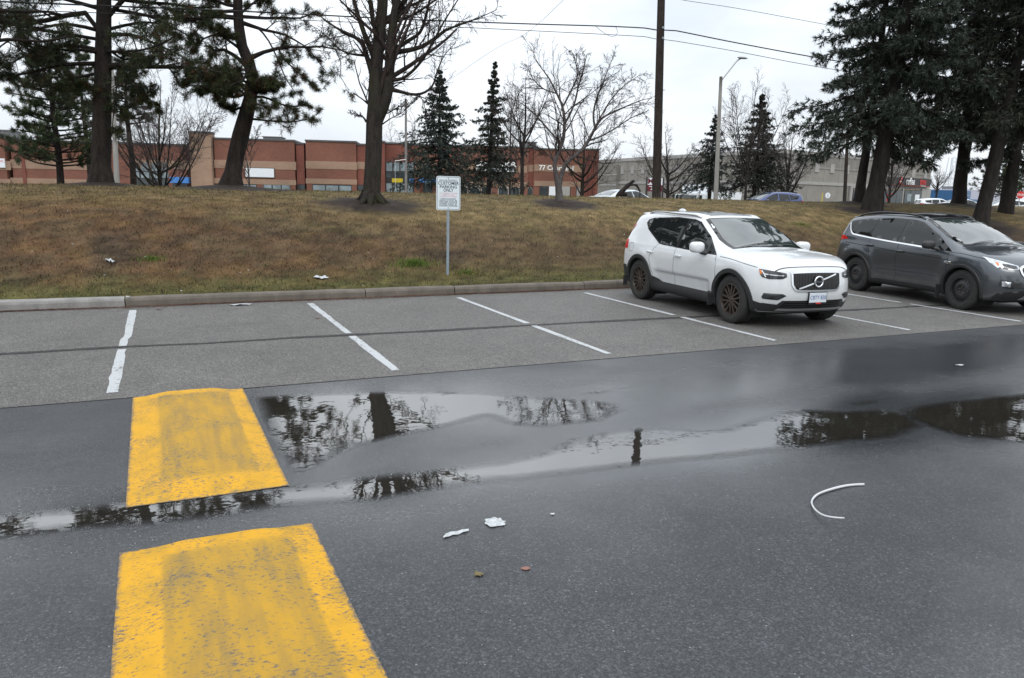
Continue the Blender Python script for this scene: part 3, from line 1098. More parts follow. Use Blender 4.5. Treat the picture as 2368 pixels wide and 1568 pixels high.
def spruce_tree(label, base, top_z, zlo, reach, r0, nb, seed, lean=(0, 0), twigs=18, blades=9, bl=.10, bw=.022, group=None, mat=None, cols=((.027, .038, .028), (.048, .064, .054)), profile=None, tri_twigs=0, gaps=.0, tiers=0.0, rough=(.68, 1.15), droop=.42, twl=.30, flat=.55, shrink=1.0):
    g = np.random.default_rng(seed)
    o = tree_root('spruce_tree', label, 'tree', base, group)
    H = top_z - base[2]
    ax = np.array([base[0], base[1]])
    tr = []
    for s in np.linspace(0, 1, 14):
        w = .04 * np.sin(5 * s + seed)
        tr.append((ax[0] + lean[0] * s ** .8 + w, ax[1] + lean[1] * s + w * .6, base[2] - .1 + (H + .1) * s, r0 * ((1 - s) ** .85) * (1 + .35 * math.exp(-s * H / .35)) + .012))
    P, R = paths_from([tr], 26)
    v, f = tubes(P, R, 12)
    cen = np.repeat(P[0], 12, axis=0)
    v = cen + (v - cen) * (1 + .08 * g.normal(size=(len(v), 1)))
    mesh_obj('trunk', v, f, M_BARKD if mat is None else mat, o, smooth=True)
    T = P[0]
    # main branches
    zz = zlo + (top_z - zlo - .1) * ((np.arange(nb) + g.random(nb)) / nb) ** 1.08
    if tiers: zz = zz + tiers * .5 * np.sin(zz * 2 * math.pi / tiers + .6 * np.sin(zz * 1.7)) / math.pi * .8
    az = np.arange(nb) * 2.39996 + g.uniform(-.35, .35, nb)
    prof = profile or (lambda q: (1 - q) ** .8)
    q = (zz - zlo) / (top_z - zlo)
    L = reach * prof(q) * g.uniform(rough[0], rough[1], nb) + .06
    n = 8
    BP = np.zeros((nb, n, 3)); BR = np.zeros((nb, n))
    i0 = np.array([np.interp(z, T[:, 2], np.arange(len(T))) for z in zz])
    cx_ = np.interp(i0, np.arange(len(T)), T[:, 0]); cy_ = np.interp(i0, np.arange(len(T)), T[:, 1])
    for j, s in enumerate(np.linspace(0, 1, n)):
        bend = az + .25 * np.sin(2.5 * s + az * 3)
        BP[:, j, 0] = cx_ + np.cos(bend) * L * s
        BP[:, j, 1] = cy_ + np.sin(bend) * L * s
        sag = droop * (1 - q) + .05
        BP[:, j, 2] = zz + L * ((.22 * q) * s - sag * (s ** 1.3) + .26 * s ** 4 * sag * 1.3)
        BR[:, j] = np.clip(.018 * L, .006, .05) * (1 - .8 * s) + .004
    parts = [tubes(BP, BR, 3)]
    tw = grow(BP, BR, twigs, .10, 1.0, 56, twl, 4, up=-.16, wander=.08, rr=.5, rmin=.003, g=g, flat=flat, inherit=.5)
    parts.append(tubes(tw[0][::2], tw[1][::2], 3))
    src = tw[0]
    if tri_twigs:
        t3 = grow(*tw, tri_twigs, .15, 1.0, 45, .5, 4, up=-.14, wander=.10, rr=.6, rmin=.003, g=g, flat=.2, absl=np.full((len(tw[0]), 1), 1.0) * (.5 * np.linalg.norm(np.diff(tw[0], axis=1), axis=2).sum(1)[:, None] + .10))
        src = None
        segs = [(tw[0], 4), (t3[0], 4)]
    else:
        segs = [(tw[0], 4)]
    mesh_obj('branches', *join(*parts), M_BARKD, o)
    Vs = []; Cs = []
    for (Pw, m) in segs:
        K = len(Pw)
        t = g.random((K, blades)) ** .8
        p, tan, _ = interp_path(Pw, np.ones(Pw.shape[:2]), t)
        rnd = g.normal(size=p.shape); rnd /= np.linalg.norm(rnd, axis=-1, keepdims=True)
        d = tan * .9 + rnd * .75 + np.array([0, 0, -.08]); d /= np.linalg.norm(d, axis=-1, keepdims=True)
        sd = np.cross(d, g.normal(size=p.shape)); sd /= np.linalg.norm(sd, axis=-1, keepdims=True) + 1e-9
        tl_ = np.linalg.norm(np.diff(Pw, axis=1), axis=2).sum(1)[:, None, None]
        ln = bl * np.clip(tl_ / .32, shrink, 1.0) * g.uniform(.6, 1.3, (K, blades, 1)); w = bw * g.uniform(.7, 1.2, (K, blades, 1))
        V = np.stack([p - sd * w * .5, p + sd * w * .5, p + d * ln], 2)
        tip = sstep(.45, 1.0, t)[..., None]
        c = np.array(cols[0]) * (1 - tip) + np.array(cols[1]) * tip
        c = c * g.uniform(.6, 1.35, (K, 1, 1)) * g.uniform(.75, 1.25, (K, blades, 1))
        Vs.append(V.reshape(-1, 3)); Cs.append(np.repeat(c.reshape(-1, 3), 3, axis=0))
    V = np.concatenate(Vs); C_ = np.concatenate(Cs)
    F = np.arange(len(V)).reshape(-1, 3)
    mesh_obj('crown', V, F, M_NEEDLE, o, col=C_)
    return o


# ---------------------------------------------------------------- near maple (bare, forked stems traced from the photo)
d0 = depth_of(T_MAPLE)
Z2 = lambda x, y: (640.7 + x / 2.640, y / 2.640)
k_ = d0 / FPX


def zl(pts, off=0.0):
    """points read off an enlarged photo region: (x, y, width px, depth offset m)"""
    out = []
    for q in pts:
        u, v = Z2(q[0], q[1])
        out.append((u, v, q[2] / 2.640 / 2 * k_, (q[3] if len(q) > 3 else off)))
    return px_path(out, d0)


maple_limbs = [
    zl([(572, 1262, 128), (575, 1200, 112), (582, 1080, 104), (590, 900, 100), (592, 760, 100), (600, 660, 98), (598, 560, 84), (602, 440, 80), (612, 320, 78), (628, 180, 70), (640, 60, 66), (648, -60, 60), (650, -330, 42), (640, -700, 14)]),
    zl([(610, 740, 70), (650, 650, 66), (676, 560, 64), (684, 440, 62), (692, 320, 62), (704, 180, 54), (718, 60, 46), (745, -80, 38), (770, -350, 26), (790, -640, 8)], .0),
    zl([(600, 520, 50), (575, 430, 38), (545, 340, 30), (520, 270, 26), (470, 225, 22), (395, 190, 16), (330, 150, 11), (250, 90, 6)], -.3),
    zl([(600, 400, 40), (580, 320, 36), (545, 245, 30), (505, 130, 26), (475, 20, 20), (440, -120, 14), (380, -280, 6)], .4),
    zl([(620, 330, 34), (600, 200, 28), (575, 80, 24), (560, -40, 20), (530, -200, 14), (480, -400, 6)], -.5),
    zl([(690, 330, 40), (735, 318, 34), (800, 308, 30), (880, 286, 26), (960, 238, 22), (1030, 185, 17), (1120, 150, 12), (1230, 110, 7), (1340, 60, 4)], .3),
    zl([(700, 490, 26), (760, 482, 20), (820, 440, 18), (890, 360, 16), (960, 240, 13), (1020, 130, 10), (1090, 20, 7), (1150, -80, 4)], -.6),
    zl([(690, 545, 32), (750, 560, 22), (830, 578, 18), (900, 565, 15), (950, 520, 12), (975, 440, 9), (1020, 340, 6), (1090, 260, 3)], .2),
    zl([(720, 300, 30), (800, 250, 24), (870, 200, 20), (905, 110, 18), (930, 0, 14), (965, -140, 10), (1000, -300, 5)], .8),
    zl([(725, 60, 30), (790, -10, 22), (870, -60, 18), (990, -100, 13), (1120, -180, 8), (1230, -260, 4)], -.4),
    zl([(716, 130, 26), (800, 105, 18), (880, 60, 14), (960, 5, 11), (1050, -60, 7), (1130, -140, 4)], .5),
    zl([(640, 60, 30), (600, -60, 24), (540, -180, 18), (450, -330, 10), (370, -480, 5)], .3),
    zl([(545, 745, 16), (520, 712, 8), (480, 700, 5), (440, 690, 3)], -.1),
    zl([(632, 700, 10), (680, 690, 6), (740, 655, 4), (800, 640, 3)], -.1),
    zl([(545, 340, 20), (450, 330, 12), (380, 300, 9), (310, 230, 6), (240, 170, 3)], -.8),
    zl([(640, 760, 10), (700, 720, 6), (760, 690, 4), (860, 600, 3)], .3),
]
bare_tree('large bare maple with forked dark mossy trunk and exposed roots on the bank', T_MAPLE, maple_limbs, [
    dict(m=15, t0=.18, t1=1.0, ang=40, lenf=.36, npts=8, up=.05, wander=.12, rr=.42, rmin=.008, sides=4),
    dict(m=8, t0=.12, t1=1.0, ang=46, lenf=.42, npts=4, up=.04, wander=.13, rr=.5, rmin=.0052),
    dict(m=4, t0=.15, t1=1.0, ang=42, lenf=.5, npts=3, up=.03, wander=.13, rr=.6, rmin=.0036),
], M_BARKM, M_TWIG, seed=11, roots=7, name='maple_tree', nlimb=20, lsides=12)

# ---------------------------------------------------------------- near small tree with two silvery stems
d0 = depth_of(T_LOCUST); k_ = d0 / FPX
loc_limbs = [
    zl([(1720, 1240, 62), (1720, 1190, 46), (1716, 1130, 42), (1700, 1060, 30), (1692, 1000, 26), (1705, 950, 24), (1738, 880, 22), (1752, 800, 20), (1752, 720, 18), (1738, 640, 15), (1700, 560, 12), (1660, 480, 9), (1600, 400, 6), (1560, 340, 4)]),
    zl([(1716, 1150, 36), (1735, 1070, 28), (1760, 1000, 26), (1810, 955, 24), (1862, 915, 22), (1905, 850, 19), (1940, 780, 17), (1970, 730, 14), (2040, 690, 11), (2130, 650, 8), (2230, 610, 5), (2290, 600, 3)], .0),
    zl([(1752, 760, 15), (1790, 690, 13), (1820, 610, 12), (1840, 520, 9), (1870, 420, 6), (1890, 330, 3)], .3),
    zl([(1940, 790, 14), (1930, 700, 12), (1950, 600, 10), (1990, 500, 8), (2020, 420, 5), (2050, 350, 3)], -.4),
    zl([(1738, 880, 12), (1680, 820, 11), (1610, 740, 9), (1540, 670, 7), (1470, 620, 4), (1400, 600, 3)], -.3),
    zl([(1900, 860, 12), (1980, 830, 10), (2070, 780, 8), (2160, 720, 6), (2250, 690, 3)], .5),
    zl([(1745, 650, 12), (1790, 560, 10), (1830, 470, 8), (1820, 380, 5), (1800, 320, 3)], -.5),
    zl([(1700, 570, 9), (1620, 540, 7), (1560, 480, 5), (1530, 410, 3)], .4),
    zl([(1960, 740, 10), (2030, 620, 8), (2100, 540, 6), (2180, 480, 4), (2230, 450, 2)], .6),
    zl([(1690, 990, 8), (1650, 940, 6), (1590, 900, 4), (1540, 880, 2)], -.2),
]
bare_tree('small bare tree with two pale stems splitting from a mossy foot in a soil ring', T_LOCUST, loc_limbs, [
    dict(m=18, t0=.22, t1=1.0, ang=40, lenf=.38, npts=6, up=.0, wander=.13, rr=.45, rmin=.007, sides=4),
    dict(m=7, t0=.12, t1=1.0, ang=44, lenf=.44, npts=4, up=.04, wander=.13, rr=.5, rmin=.005),
    dict(m=5, t0=.15, t1=1.0, ang=40, lenf=.52, npts=3, up=.01, wander=.13, rr=.6, rmin=.0036),
], M_BARKL, M_TWIG, seed=5, name='bare_tree', nlimb=18)


# ---------------------------------------------------------------- bare trees beyond the bank
def auto_bare(label, u, depth, v_top, width_px, seed, fork=.25, stems=5, mat_t=M_BARKD, mat_c=M_TWIGL, r0=.12, upright=.5, spec=None, wander=.10, z0=None):
    g = np.random.default_rng(seed)
    b = far_base(u, depth)
    if z0 is not None: b[2] = z0
    top = at_depth(u, v_top, depth)[2]
    H = top - b[2]; Wd = width_px / FPX * depth / 2
    limbs = [[(b[0], b[1], b[2] - .05, r0 * 1.3), (b[0] + .02, b[1], b[2] + H * fork * .5, r0), (b[0], b[1] + .02, b[2] + H * fork, r0 * .9), (b[0] + .1 * g.normal(), b[1], b[2] + H * (fork + .9) / 2, r0 * .5), (b[0] + .2 * g.normal(), b[1], b[2] + H * .98, .01)]]
    for k in range(stems):
        a = k * 6.283 / stems + g.uniform(-.5, .5)
        zf = b[2] + H * (fork + g.uniform(-.06, .30))
        rr_ = Wd * g.uniform(.75, 1.05); zt = zf + (top - zf) * g.uniform(.55, .95)
        q = []
        for s in np.linspace(0, 1, 7):
            rad = rr_ * (s ** upright if upright < 1 else s ** upright)
            q.append((b[0] + math.cos(a) * rad, b[1] + math.sin(a) * rad, zf + (zt - zf) * s ** (1.25 if upright < 1 else .8), r0 * .45 * (1 - s) + .008))
        limbs.append(q)
    spec = spec or [dict(m=12, t0=.2, t1=1., ang=38, lenf=.36, npts=6, up=.06, wander=wander, rr=.42, rmin=.014, sides=3),
                    dict(m=8, t0=.1, t1=1., ang=40, lenf=.46, npts=4, up=.05, wander=.15, rr=.5, rmin=.0085),
                    dict(m=3, t0=.2, t1=1., ang=36, lenf=.6, npts=3, up=.02, wander=.11, rr=.6, rmin=.0065)]
    return bare_tree(label, b, limbs, spec, mat_t, mat_c, 'bare winter trees beyond the bank', seed, nlimb=12, lsides=7)


auto_bare('wide spreading bare tree between the two pines in front of the brick wall', 372, 38, 185, 270, 21, .10, 16, r0=.10, upright=.8, mat_t=M_BARKM, wander=.08)
auto_bare('thin pale sapling in front of the white blank sign board', 576, 44, 288, 62, 22, .45, 4, M_BARKL, M_TWIGL, .05, .9)
auto_bare('bare tree showing above the brick roof behind the thin grey pole', 958, 78, 268, 130, 23, .3, 6, r0=.13)
auto_bare('bare tree with a knobbly trunk beside the narrow spruce', 1206, 44, 176, 150, 24, .42, 6, r0=.11, upright=.9)
auto_bare('bare tree in front of the right end of the brick building', 1346, 50, 285, 200, 25, .26, 7, r0=.14, upright=.8, mat_t=M_BARKM)
auto_bare('bare tree behind the wooden utility pole', 1545, 58, 303, 165, 26, .22, 7, r0=.15, upright=.8)
auto_bare('thin reddish bare tree in front of the dark spruce by the street lamp', 1724, 48, 205, 165, 27, .28, 8, r0=.09, upright=.8)
auto_bare('bare tree against the grey precast wall', 1822, 60, 303, 130, 28, .20, 8, r0=.17, upright=.75)
auto_bare('bare tree standing before the coffee shop windows', 2058, 62, 300, 110, 29, .18, 6, r0=.13, upright=.8)
auto_bare('small far bare tree right of the coffee shop', 2166, 120, 388, 66, 30, .25, 7, r0=.16, upright=.9)
auto_bare('bare sapling beside the trunk of the knobbly bare tree', 1178, 60, 190, 60, 31, .4, 4, r0=.07, upright=.9)

# ---------------------------------------------------------------- near pines
Z1 = lambda x, y: (x / 2.843, y / 2.843)
d1 = depth_of(T_PINE1); k_ = d1 / FPX


def zp(pts, dep, kk):
    out = []
    d_base = kk * FPX                                # the trunk's own depth; limbs swing away from it
    for q in pts:
        out.append((q[0] / 2.843, q[1] / 2.843, q[2] / 2.843 / 2 * kk, dep - d_base))
    return px_path(out, d_base)


trunk = zp([(664, 1222, 175), (664, 1185, 140), (664, 1100, 124), (668, 900, 116), (672, 650, 108), (680, 300, 98), (682, 0, 88), (690, -400, 74), (684, -900, 50), (690, -1500, 16)], d1, k_)
limbs1 = [
    zp([(640, 190, 30), (560, 85, 34), (450, 100, 32), (330, 130, 30), (200, 150, 30), (80, 150, 30), (-60, 110, 26), (-260, 60, 14), (-460, 90, 6)], d1, k_),
    zp([(650, 260, 24), (500, 235, 22), (380, 215, 22), (230, 190, 24), (80, 160, 24), (-80, 150, 16), (-260, 200, 8)], d1 - .6, k_),
    zp([(650, 420, 34), (520, 420, 26), (380, 430, 22), (250, 465, 16), (110, 495, 12), (-40, 500, 8)], d1 - .9, k_),
    zp([(700, 445, 48), (760, 430, 38), (880, 436, 32), (1020, 440, 28), (1180, 442, 24), (1320, 450, 16), (1460, 480, 7)], d1 - .3, k_),
    zp([(790, 440, 26), (770, 520, 16), (760, 640, 12), (745, 760, 8), (735, 900, 4)], d1 - .2, k_),
    zp([(790, 440, 18), (880, 540, 14), (960, 630, 10), (1040, 700, 5)], d1, k_),
    zp([(720, 230, 30), (860, 230, 24), (1000, 280, 18), (1130, 340, 12), (1280, 420, 6)], d1 + .5, k_),
    zp([(700, 120, 34), (800, 10, 30), (900, -80, 26), (1040, -160, 18), (1240, -220, 8)], d1 - .4, k_),
    zp([(720, 60, 26), (900, 90, 22), (1060, 120, 18), (1250, 120, 12), (1420, 110, 6)], d1 + .2, k_),
    zp([(660, 60, 30), (520, 20, 26), (360, -20, 22), (160, -60, 16), (-60, -60, 8)], d1 + .3, k_),
    zp([(650, 330, 30), (480, 300, 24), (300, 320, 18), (140, 380, 12), (-20, 470, 6)], d1 + .8, k_),
    zp([(650, 350, 26), (560, 330, 22), (420, 330, 16), (250, 300, 10), (100, 260, 6)], d1 - 1.6, k_),
    zp([(690, 340, 24), (800, 340, 18), (930, 330, 13), (1060, 290, 9), (1180, 220, 5)], d1 - 1.4, k_),
    zp([(660, 480, 22), (560, 500, 18), (450, 520, 12), (330, 560, 8), (240, 590, 5)], d1 + 1.2, k_),
    zp([(655, 600, 14), (560, 580, 10), (470, 560, 8), (380, 570, 5)], d1 - .8, k_),
    zp([(640, 200, 26), (440, 160, 20), (220, 200, 15), (40, 280, 10), (-120, 400, 5)], d1 - 1.8, k_),
    zp([(690, 200, 26), (860, 160, 20), (1000, 150, 15), (1160, 190, 10), (1260, 260, 5)], d1 + 1.4, k_),
    zp([(690, 300, 20), (790, 380, 14), (900, 400, 10), (1000, 390, 7)], d1 + .9, k_),
]
g_ = np.random.default_rng(5)
limbs1 += auto_limbs(trunk, 6.6, 12.5, 22, lambda z: 3.4 * (1 - .5 * (z - 6.6) / 6), .12, g_, .05, .06)
pine_tree('tall dark pine with thick straight rough trunk and long sweeping limbs', T_PINE1, trunk, limbs1, seed=3, sub=(13, 10), tuft=(14, .15, .0125), dead=.13, subl=.34, tw=.55, tpt=2)

p_ = at_berm(-150, 426)
g_ = np.random.default_rng(15)
tr_ = [(p_[0], p_[1], p_[2] - .1, .26), (p_[0] + .05, p_[1], p_[2] + 3, .21), (p_[0], p_[1] + .1, p_[2] + 7, .15), (p_[0], p_[1], p_[2] + 12, .03)]
pine_tree('tall pine at the edge of the row whose limbs reach over the straight trunked pine', p_, tr_, auto_limbs(tr_, p_[2] + 3.0, p_[2] + 11.5, 34, lambda z: 3.6 * (1 - .5 * (z - 4) / 10), .10, g_, .06, .06), seed=33,
          sub=(8, 5), tuft=(10, .18, .013), dead=.12, subl=.32, tw=.5, tpt=2)

d2 = depth_of(T_PINE2); k_ = d2 / FPX
trunk = zp([(1516, 1256, 180), (1520, 1215, 138), (1530, 1140, 112), (1556, 1000, 102), (1580, 900, 104), (1612, 780, 96), (1636, 690, 88), (1656, 580, 82), (1664, 490, 80), (1640, 420, 76), (1606, 350, 72), (1580, 260, 68), (1566, 140, 64), (1562, 0, 60), (1570, -300, 50), (1590, -800, 34), (1600, -1300, 10)], d2, k_)
limbs2 = [
    zp([(1650, 380, 34), (1690, 355, 26), (1750, 340, 24), (1830, 318, 22), (1920, 308, 18), (2050, 312, 14), (2140, 306, 11), (2210, 330, 9), (2240, 400, 7), (2232, 480, 5), (2260, 560, 4), (2290, 590, 3)], d2 - .4, k_),
    zp([(1590, 150, 32), (1680, 180, 24), (1760, 205, 20), (1850, 220, 16), (1930, 260, 13), (2010, 310, 10), (2090, 400, 7), (2140, 470, 4)], d2 + .1, k_),
    zp([(1830, 318, 14), (1860, 380, 11), (1940, 460, 9), (2020, 520, 7), (2060, 570, 4)], d2 - .5, k_),
    zp([(1700, 190, 14), (1760, 260, 11), (1830, 400, 9), (1880, 520, 7), (1950, 620, 4)], d2 - .2, k_),
    zp([(1620, 440, 30), (1560, 380, 26), (1460, 325, 22), (1400, 350, 20), (1375, 410, 18), (1340, 470, 10), (1280, 520, 6)], d2 - .9, k_),
    zp([(1560, 120, 34), (1470, 110, 30), (1380, 110, 26), (1280, 130, 22), (1160, 130, 16), (1020, 100, 9)], d2 - .2, k_),
    zp([(1560, 40, 28), (1480, 30, 22), (1390, -10, 16), (1260, -40, 9)], d2 + .3, k_),
    zp([(1640, 780, 20), (1720, 790, 13), (1830, 800, 10), (1940, 800, 8), (2030, 780, 6), (2090, 745, 4)], d2 - .3, k_),
    zp([(1640, 640, 22), (1740, 640, 16), (1830, 680, 12), (1920, 700, 9), (2030, 690, 5)], d2 + .5, k_),
    zp([(1600, 700, 18), (1540, 720, 14), (1480, 690, 10), (1440, 660, 6)], d2 - .2, k_),
    zp([(1660, 560, 24), (1560, 560, 20), (1430, 520, 16), (1320, 490, 12), (1240, 500, 7)], d2 - 1.3, k_),
    zp([(1650, 600, 24), (1540, 640, 18), (1440, 610, 14), (1350, 580, 10), (1280, 560, 6)], d2 - .8, k_),
    zp([(1660, 560, 20), (1740, 560, 14), (1800, 540, 10), (1850, 560, 6)], d2 - .9, k_),
    zp([(1650, 420, 20), (1600, 520, 16), (1520, 560, 12), (1450, 600, 7)], d2 - 1.6, k_),
    zp([(1600, 340, 22), (1520, 280, 18), (1430, 230, 14), (1330, 260, 10), (1260, 320, 5)], d2 + .8, k_),
    zp([(1580, 260, 18), (1500, 250, 14), (1440, 210, 10), (1390, 190, 5)], d2 - 1.1, k_),
    zp([(1570, 100, 20), (1640, 40, 16), (1720, -10, 12), (1800, -30, 6)], d2 + .2, k_),
    zp([(1640, 660, 14), (1700, 690, 10), (1760, 700, 7), (1800, 720, 4)], d2 - 1.2, k_),
]
g_ = np.random.default_rng(6)
for k_i in range(9):                                # dense clump of foliage in front of the bend
    a0 = 1640 - 12 * k_i; b0 = 470 + 26 * (k_i % 5)
    limbs2.append(zp([(1650, 470 + 22 * k_i, 14), (a0 - 60, b0 - 10, 11), (a0 - 140, b0 + 10, 8), (a0 - 230 - 14 * k_i, b0 + 20, 5)], d2 - .5 - .12 * k_i, k_))
for k_i in range(4): limbs2.append(zp([(1650, 520 + 24 * k_i, 12), (1700, 520 + 20 * k_i, 9), (1760, 530 + 16 * k_i, 6), (1810, 545 + 14 * k_i, 4)], d2 - .8 + .2 * k_i, k_))
limbs2 += auto_limbs(trunk, 6.4, 11.5, 16, lambda z: 2.6 * (1 - .5 * (z - 6.4) / 5), .10, g_, .05, .05)
pine_tree('leaning crooked pine growing from a bare soil mound with rusty needle clumps', T_PINE2, trunk, limbs2, seed=8, sub=(10, 8), tuft=(14, .15, .0120), dead=.22, subl=.27, tw=.58, green=(.025, .036, .013), tpt=2, up=.0)


# ---------------------------------------------------------------- pines beyond the bank
def far_pine(label, u, depth, v_top, v_low, width_px, seed, n=40, r0=.15, sub=(7, 5), tuft=(9, .24, .028), trunk_only=0.0, green=(.025, .040, .018), dens=1.0):
    g = np.random.default_rng(seed)
    b = far_base(u, depth)
    top = at_depth(u, v_top, depth)[2]; low = at_depth(u, v_low, depth)[2]
    low = max(low, b[2] + .3)
    Wd = width_px / FPX * depth / 2
    tr = [(b[0], b[1], b[2] - .1, r0 * 1.25), (b[0] + .05, b[1], b[2] + .3 * (top - b[2]), r0), (b[0] - .05, b[1], b[2] + .65 * (top - b[2]), r0 * .7), (b[0], b[1], top, .02)]
    lb = auto_limbs(tr, low + .2, top - .15, n, lambda z: Wd * (1.0 - .72 * ((z - low) / (top - low)) ** 1.5) , .16, g, .04, .05)
    return pine_tree(label, b, tr, lb, seed, sub, tuft, 'pines beyond the bank', .05, subl=.30, tw=.45, green=green, dens=dens, up=.10)


far_pine('bushy dense pine with foliage down to the grass in front of the brick wall', 140, 40, 120, 400, 250, 41, 66, .16, green=(.030, .047, .018))
far_pine('slim pine behind the straight trunked pine', 208, 48, 90, 300, 150, 42, 26, .13)
far_pine('grey green pine behind the concrete light pole', 308, 44, 150, 300, 140, 43, 34, .16, green=(.032, .042, .030))
far_pine('far low pine beside the stop sign', 2318, 75, 360, 462, 150, 44, 40, .18, green=(.028, .040, .017))
far_pine('small far pine at the right behind the leaning spruce', 2420, 60, 300, 455, 150, 45, 34, .16)

# ---------------------------------------------------------------- spruces beyond the bank
G_SP = 'spruces beyond the bank'


def far_spruce(label, u, depth, v_top, v_low, width_px, seed, nb=130, **kw):
    b = far_base(u, depth)
    top = at_depth(u, v_top, depth)[2]; low = at_depth(u, v_low, depth)[2]
    low = max(low, b[2] + .5)
    kw.setdefault('profile', lambda q: (1 - q) ** 1.2)
    return spruce_tree(label, b, top, low + .45, width_px / FPX * depth / 2 * 1.7, .17, nb, seed, shrink=.45, twigs=18, blades=10, bl=.21, bw=.052, group=G_SP, droop=.34, tri_twigs=2, tiers=.55, rough=(.4, 1.15), **kw)


far_spruce('broad dark spruce in front of the blue awning', 1016, 52, 165, 425, 165, 51, 120, profile=lambda q: np.minimum(.95, 1.05 * (1 - q) ** 1.2))
far_spruce('narrow spruce with a thin leaning tip in front of the brick shop', 1126, 48, 150, 428, 128, 52, 84, lean=(.35, -.1), profile=lambda q: (1 - q) ** 1.35, cols=((.026, .033, .023), (.046, .053, .040)))
far_spruce('spruce standing close left of the concrete street lamp', 1641, 62, 268, 445, 96, 53, 80)
far_spruce('dark cone shaped spruce right of the concrete street lamp', 1744, 56, 218, 440, 150, 54, 110, cols=((.018, .021, .016), (.028, .032, .025)))

# ---------------------------------------------------------------- big blue spruces at the right of the bank
BLUE = ((.020, .027, .018), (.060, .079, .062))
G_BS = 'big spruces on the bank'
pr = lambda q: np.clip(1.0 - .55 * q ** 1.3, 0, 1) * (1 - .0 * q)


def lowz(u, v, p): return float(at_depth(u, v, depth_of(p))[2])


spruce_tree('big blue green spruce with thick bare lower trunk and wide drooping boughs', T_SPR1 - np.array([0, 0, .05]), 15.0, lowz(2010, 312, T_SPR1), 2.9, .28, 84, 61, lean=(.8, -.35),
            twigs=42, blades=13, bl=.17, bw=.029, twl=.27, flat=.75, group=G_BS, cols=BLUE, profile=pr, tiers=.95, rough=(.55, 1.2), tri_twigs=3, droop=.42)
spruce_tree('slender spruce trunk set back behind the wide drooping spruce', T_SPR2 - np.array([0, 0, .05]), 13.5, lowz(1990, 280, T_SPR2), 2.2, .17, 44, 62, lean=(.5, 0),
            twigs=42, blades=13, bl=.17, bw=.029, twl=.27, flat=.75, group=G_BS, cols=BLUE, profile=pr, tiers=.62, rough=(.5, 1.2), tri_twigs=3, droop=.42)
spruce_tree('spruce with flared base on a soil mound above the grey car', T_SPR3 - np.array([0, 0, .05]), 15.0, lowz(2215, 300, T_SPR3), 2.8, .25, 74, 63, lean=(-.2, .2),
            twigs=42, blades=13, bl=.17, bw=.029, twl=.27, flat=.75, group=G_BS, cols=BLUE, profile=pr, tiers=.95, rough=(.55, 1.2), tri_twigs=3, droop=.44)
spruce_tree('spruce leaning to one side on the slope behind the windscreen of the grey car', T_SPR4 - np.array([0, 0, .05]), 13.0, lowz(2300, 285, T_SPR4), 2.5, .235, 60, 64, lean=(.95, -.45),
            twigs=42, blades=13, bl=.17, bw=.029, twl=.27, flat=.75, group=G_BS, cols=((.020, .023, .015), (.048, .055, .038)), profile=pr, tiers=.95, rough=(.55, 1.2), tri_twigs=3, droop=.40)
p_ = T_SPR4 + np.array([4.2, 1.8, 0]); p_[2] = berm_h(p_[0], p_[1]) - .05
spruce_tree('spruce beyond the leaning one at the end of the row', p_, 14.0, 3.4, 2.8, .21, 30, 65, lean=(.3, 0),
            twigs=42, blades=13, bl=.17, bw=.029, twl=.27, flat=.75, group=G_BS, cols=BLUE, profile=pr, tiers=.62, rough=(.5, 1.2), tri_twigs=3, droop=.42)

# ---------------------------------------------------------------- broken stump with a torn limb on the crest
sb = at_berm(1462, 452)
ds = depth_of(sb); k_ = ds / FPX
Z7 = lambda x, y: (1345.5 + x / 6.16, 384.4 + y / 6.16)


def zs(pts):
    out = []
    for q in pts:
        u, v = Z7(q[0], q[1]); out.append((u, v, q[2] / 6.16 / 2 * k_, q[3] if len(q) > 3 else 0.0))
    return px_path(out, ds)


lg = empty('fallen_log', tuple(sb))
P, R = paths_from([zs([(490, 445, 40), (530, 390, 70), (600, 330, 62), (660, 265, 44), (720, 215, 30), (742, 196, 10)]),
                   zs([(560, 370, 40), (640, 310, 30), (700, 255, 22), (765, 208, 8)]),
                   zs([(640, 290, 26), (700, 270, 28), (760, 268, 30), (795, 300, 24), (822, 350, 18), (824, 420, 14), (815, 450, 10)]),
                   zs([(640, 400, 60), (560, 405, 50), (480, 440, 20)])], 14)
v, f = tubes(P, R, 8)
v += np.random.default_rng(4).normal(0, .008, v.shape)
mesh_obj('trunk', v, f, M_BARKD, lg)
tag(lg, 'torn dead tree stump with a splintered limb lying on the crest of the bank', 'stump')

# ================================================================ buildings
M_BRICK = brick_mat('red_brick', (.178, .058, .036), (.215, .076, .047), (.17, .12, .095))
M_BRICKD = brick_mat('dark_red_brick', (.18, .047, .031), (.22, .06, .04), (.15, .10, .08))
M_TAN = brick_mat('tan_brick', (.285, .172, .112), (.325, .205, .138), (.31, .24, .19))
M_COPING = plain('dark_metal_coping', (.075, .072, .072), .5)
M_GLASSD = plain('dark_window_glass', (.035, .045, .048), .06, .3, 1.5, spec=.8)
M_GLASSB = plain('pale_blind_glass', (.22, .27, .29), .12, .3, 1.2, spec=.7)
M_FRAME = plain('dark_window_frame', (.03, .028, .027), .5)
M_WHITE = plain('white_sign_panel', (.74, .77, .80), .45, .05)
M_BLUE = plain('blue_awning', (.055, .20, .52), .5, .12)
M_YELLOW = plain('yellow_panel', (.55, .42, .02), .5)
M_GREYP = plain('grey_precast', (.25, .233, .205), .9, .10, .9)
M_GREYQ = plain('grey_precast_dark', (.20, .187, .167), .9, .10, .9)
M_PALEP = plain('pale_precast', (.33, .32, .30), .85, .10, 1.5)
M_BLACKS = plain('black_sign', (.025, .022, .024), .4)
M_RED = plain('red_sign', (.56, .022, .020), .45)
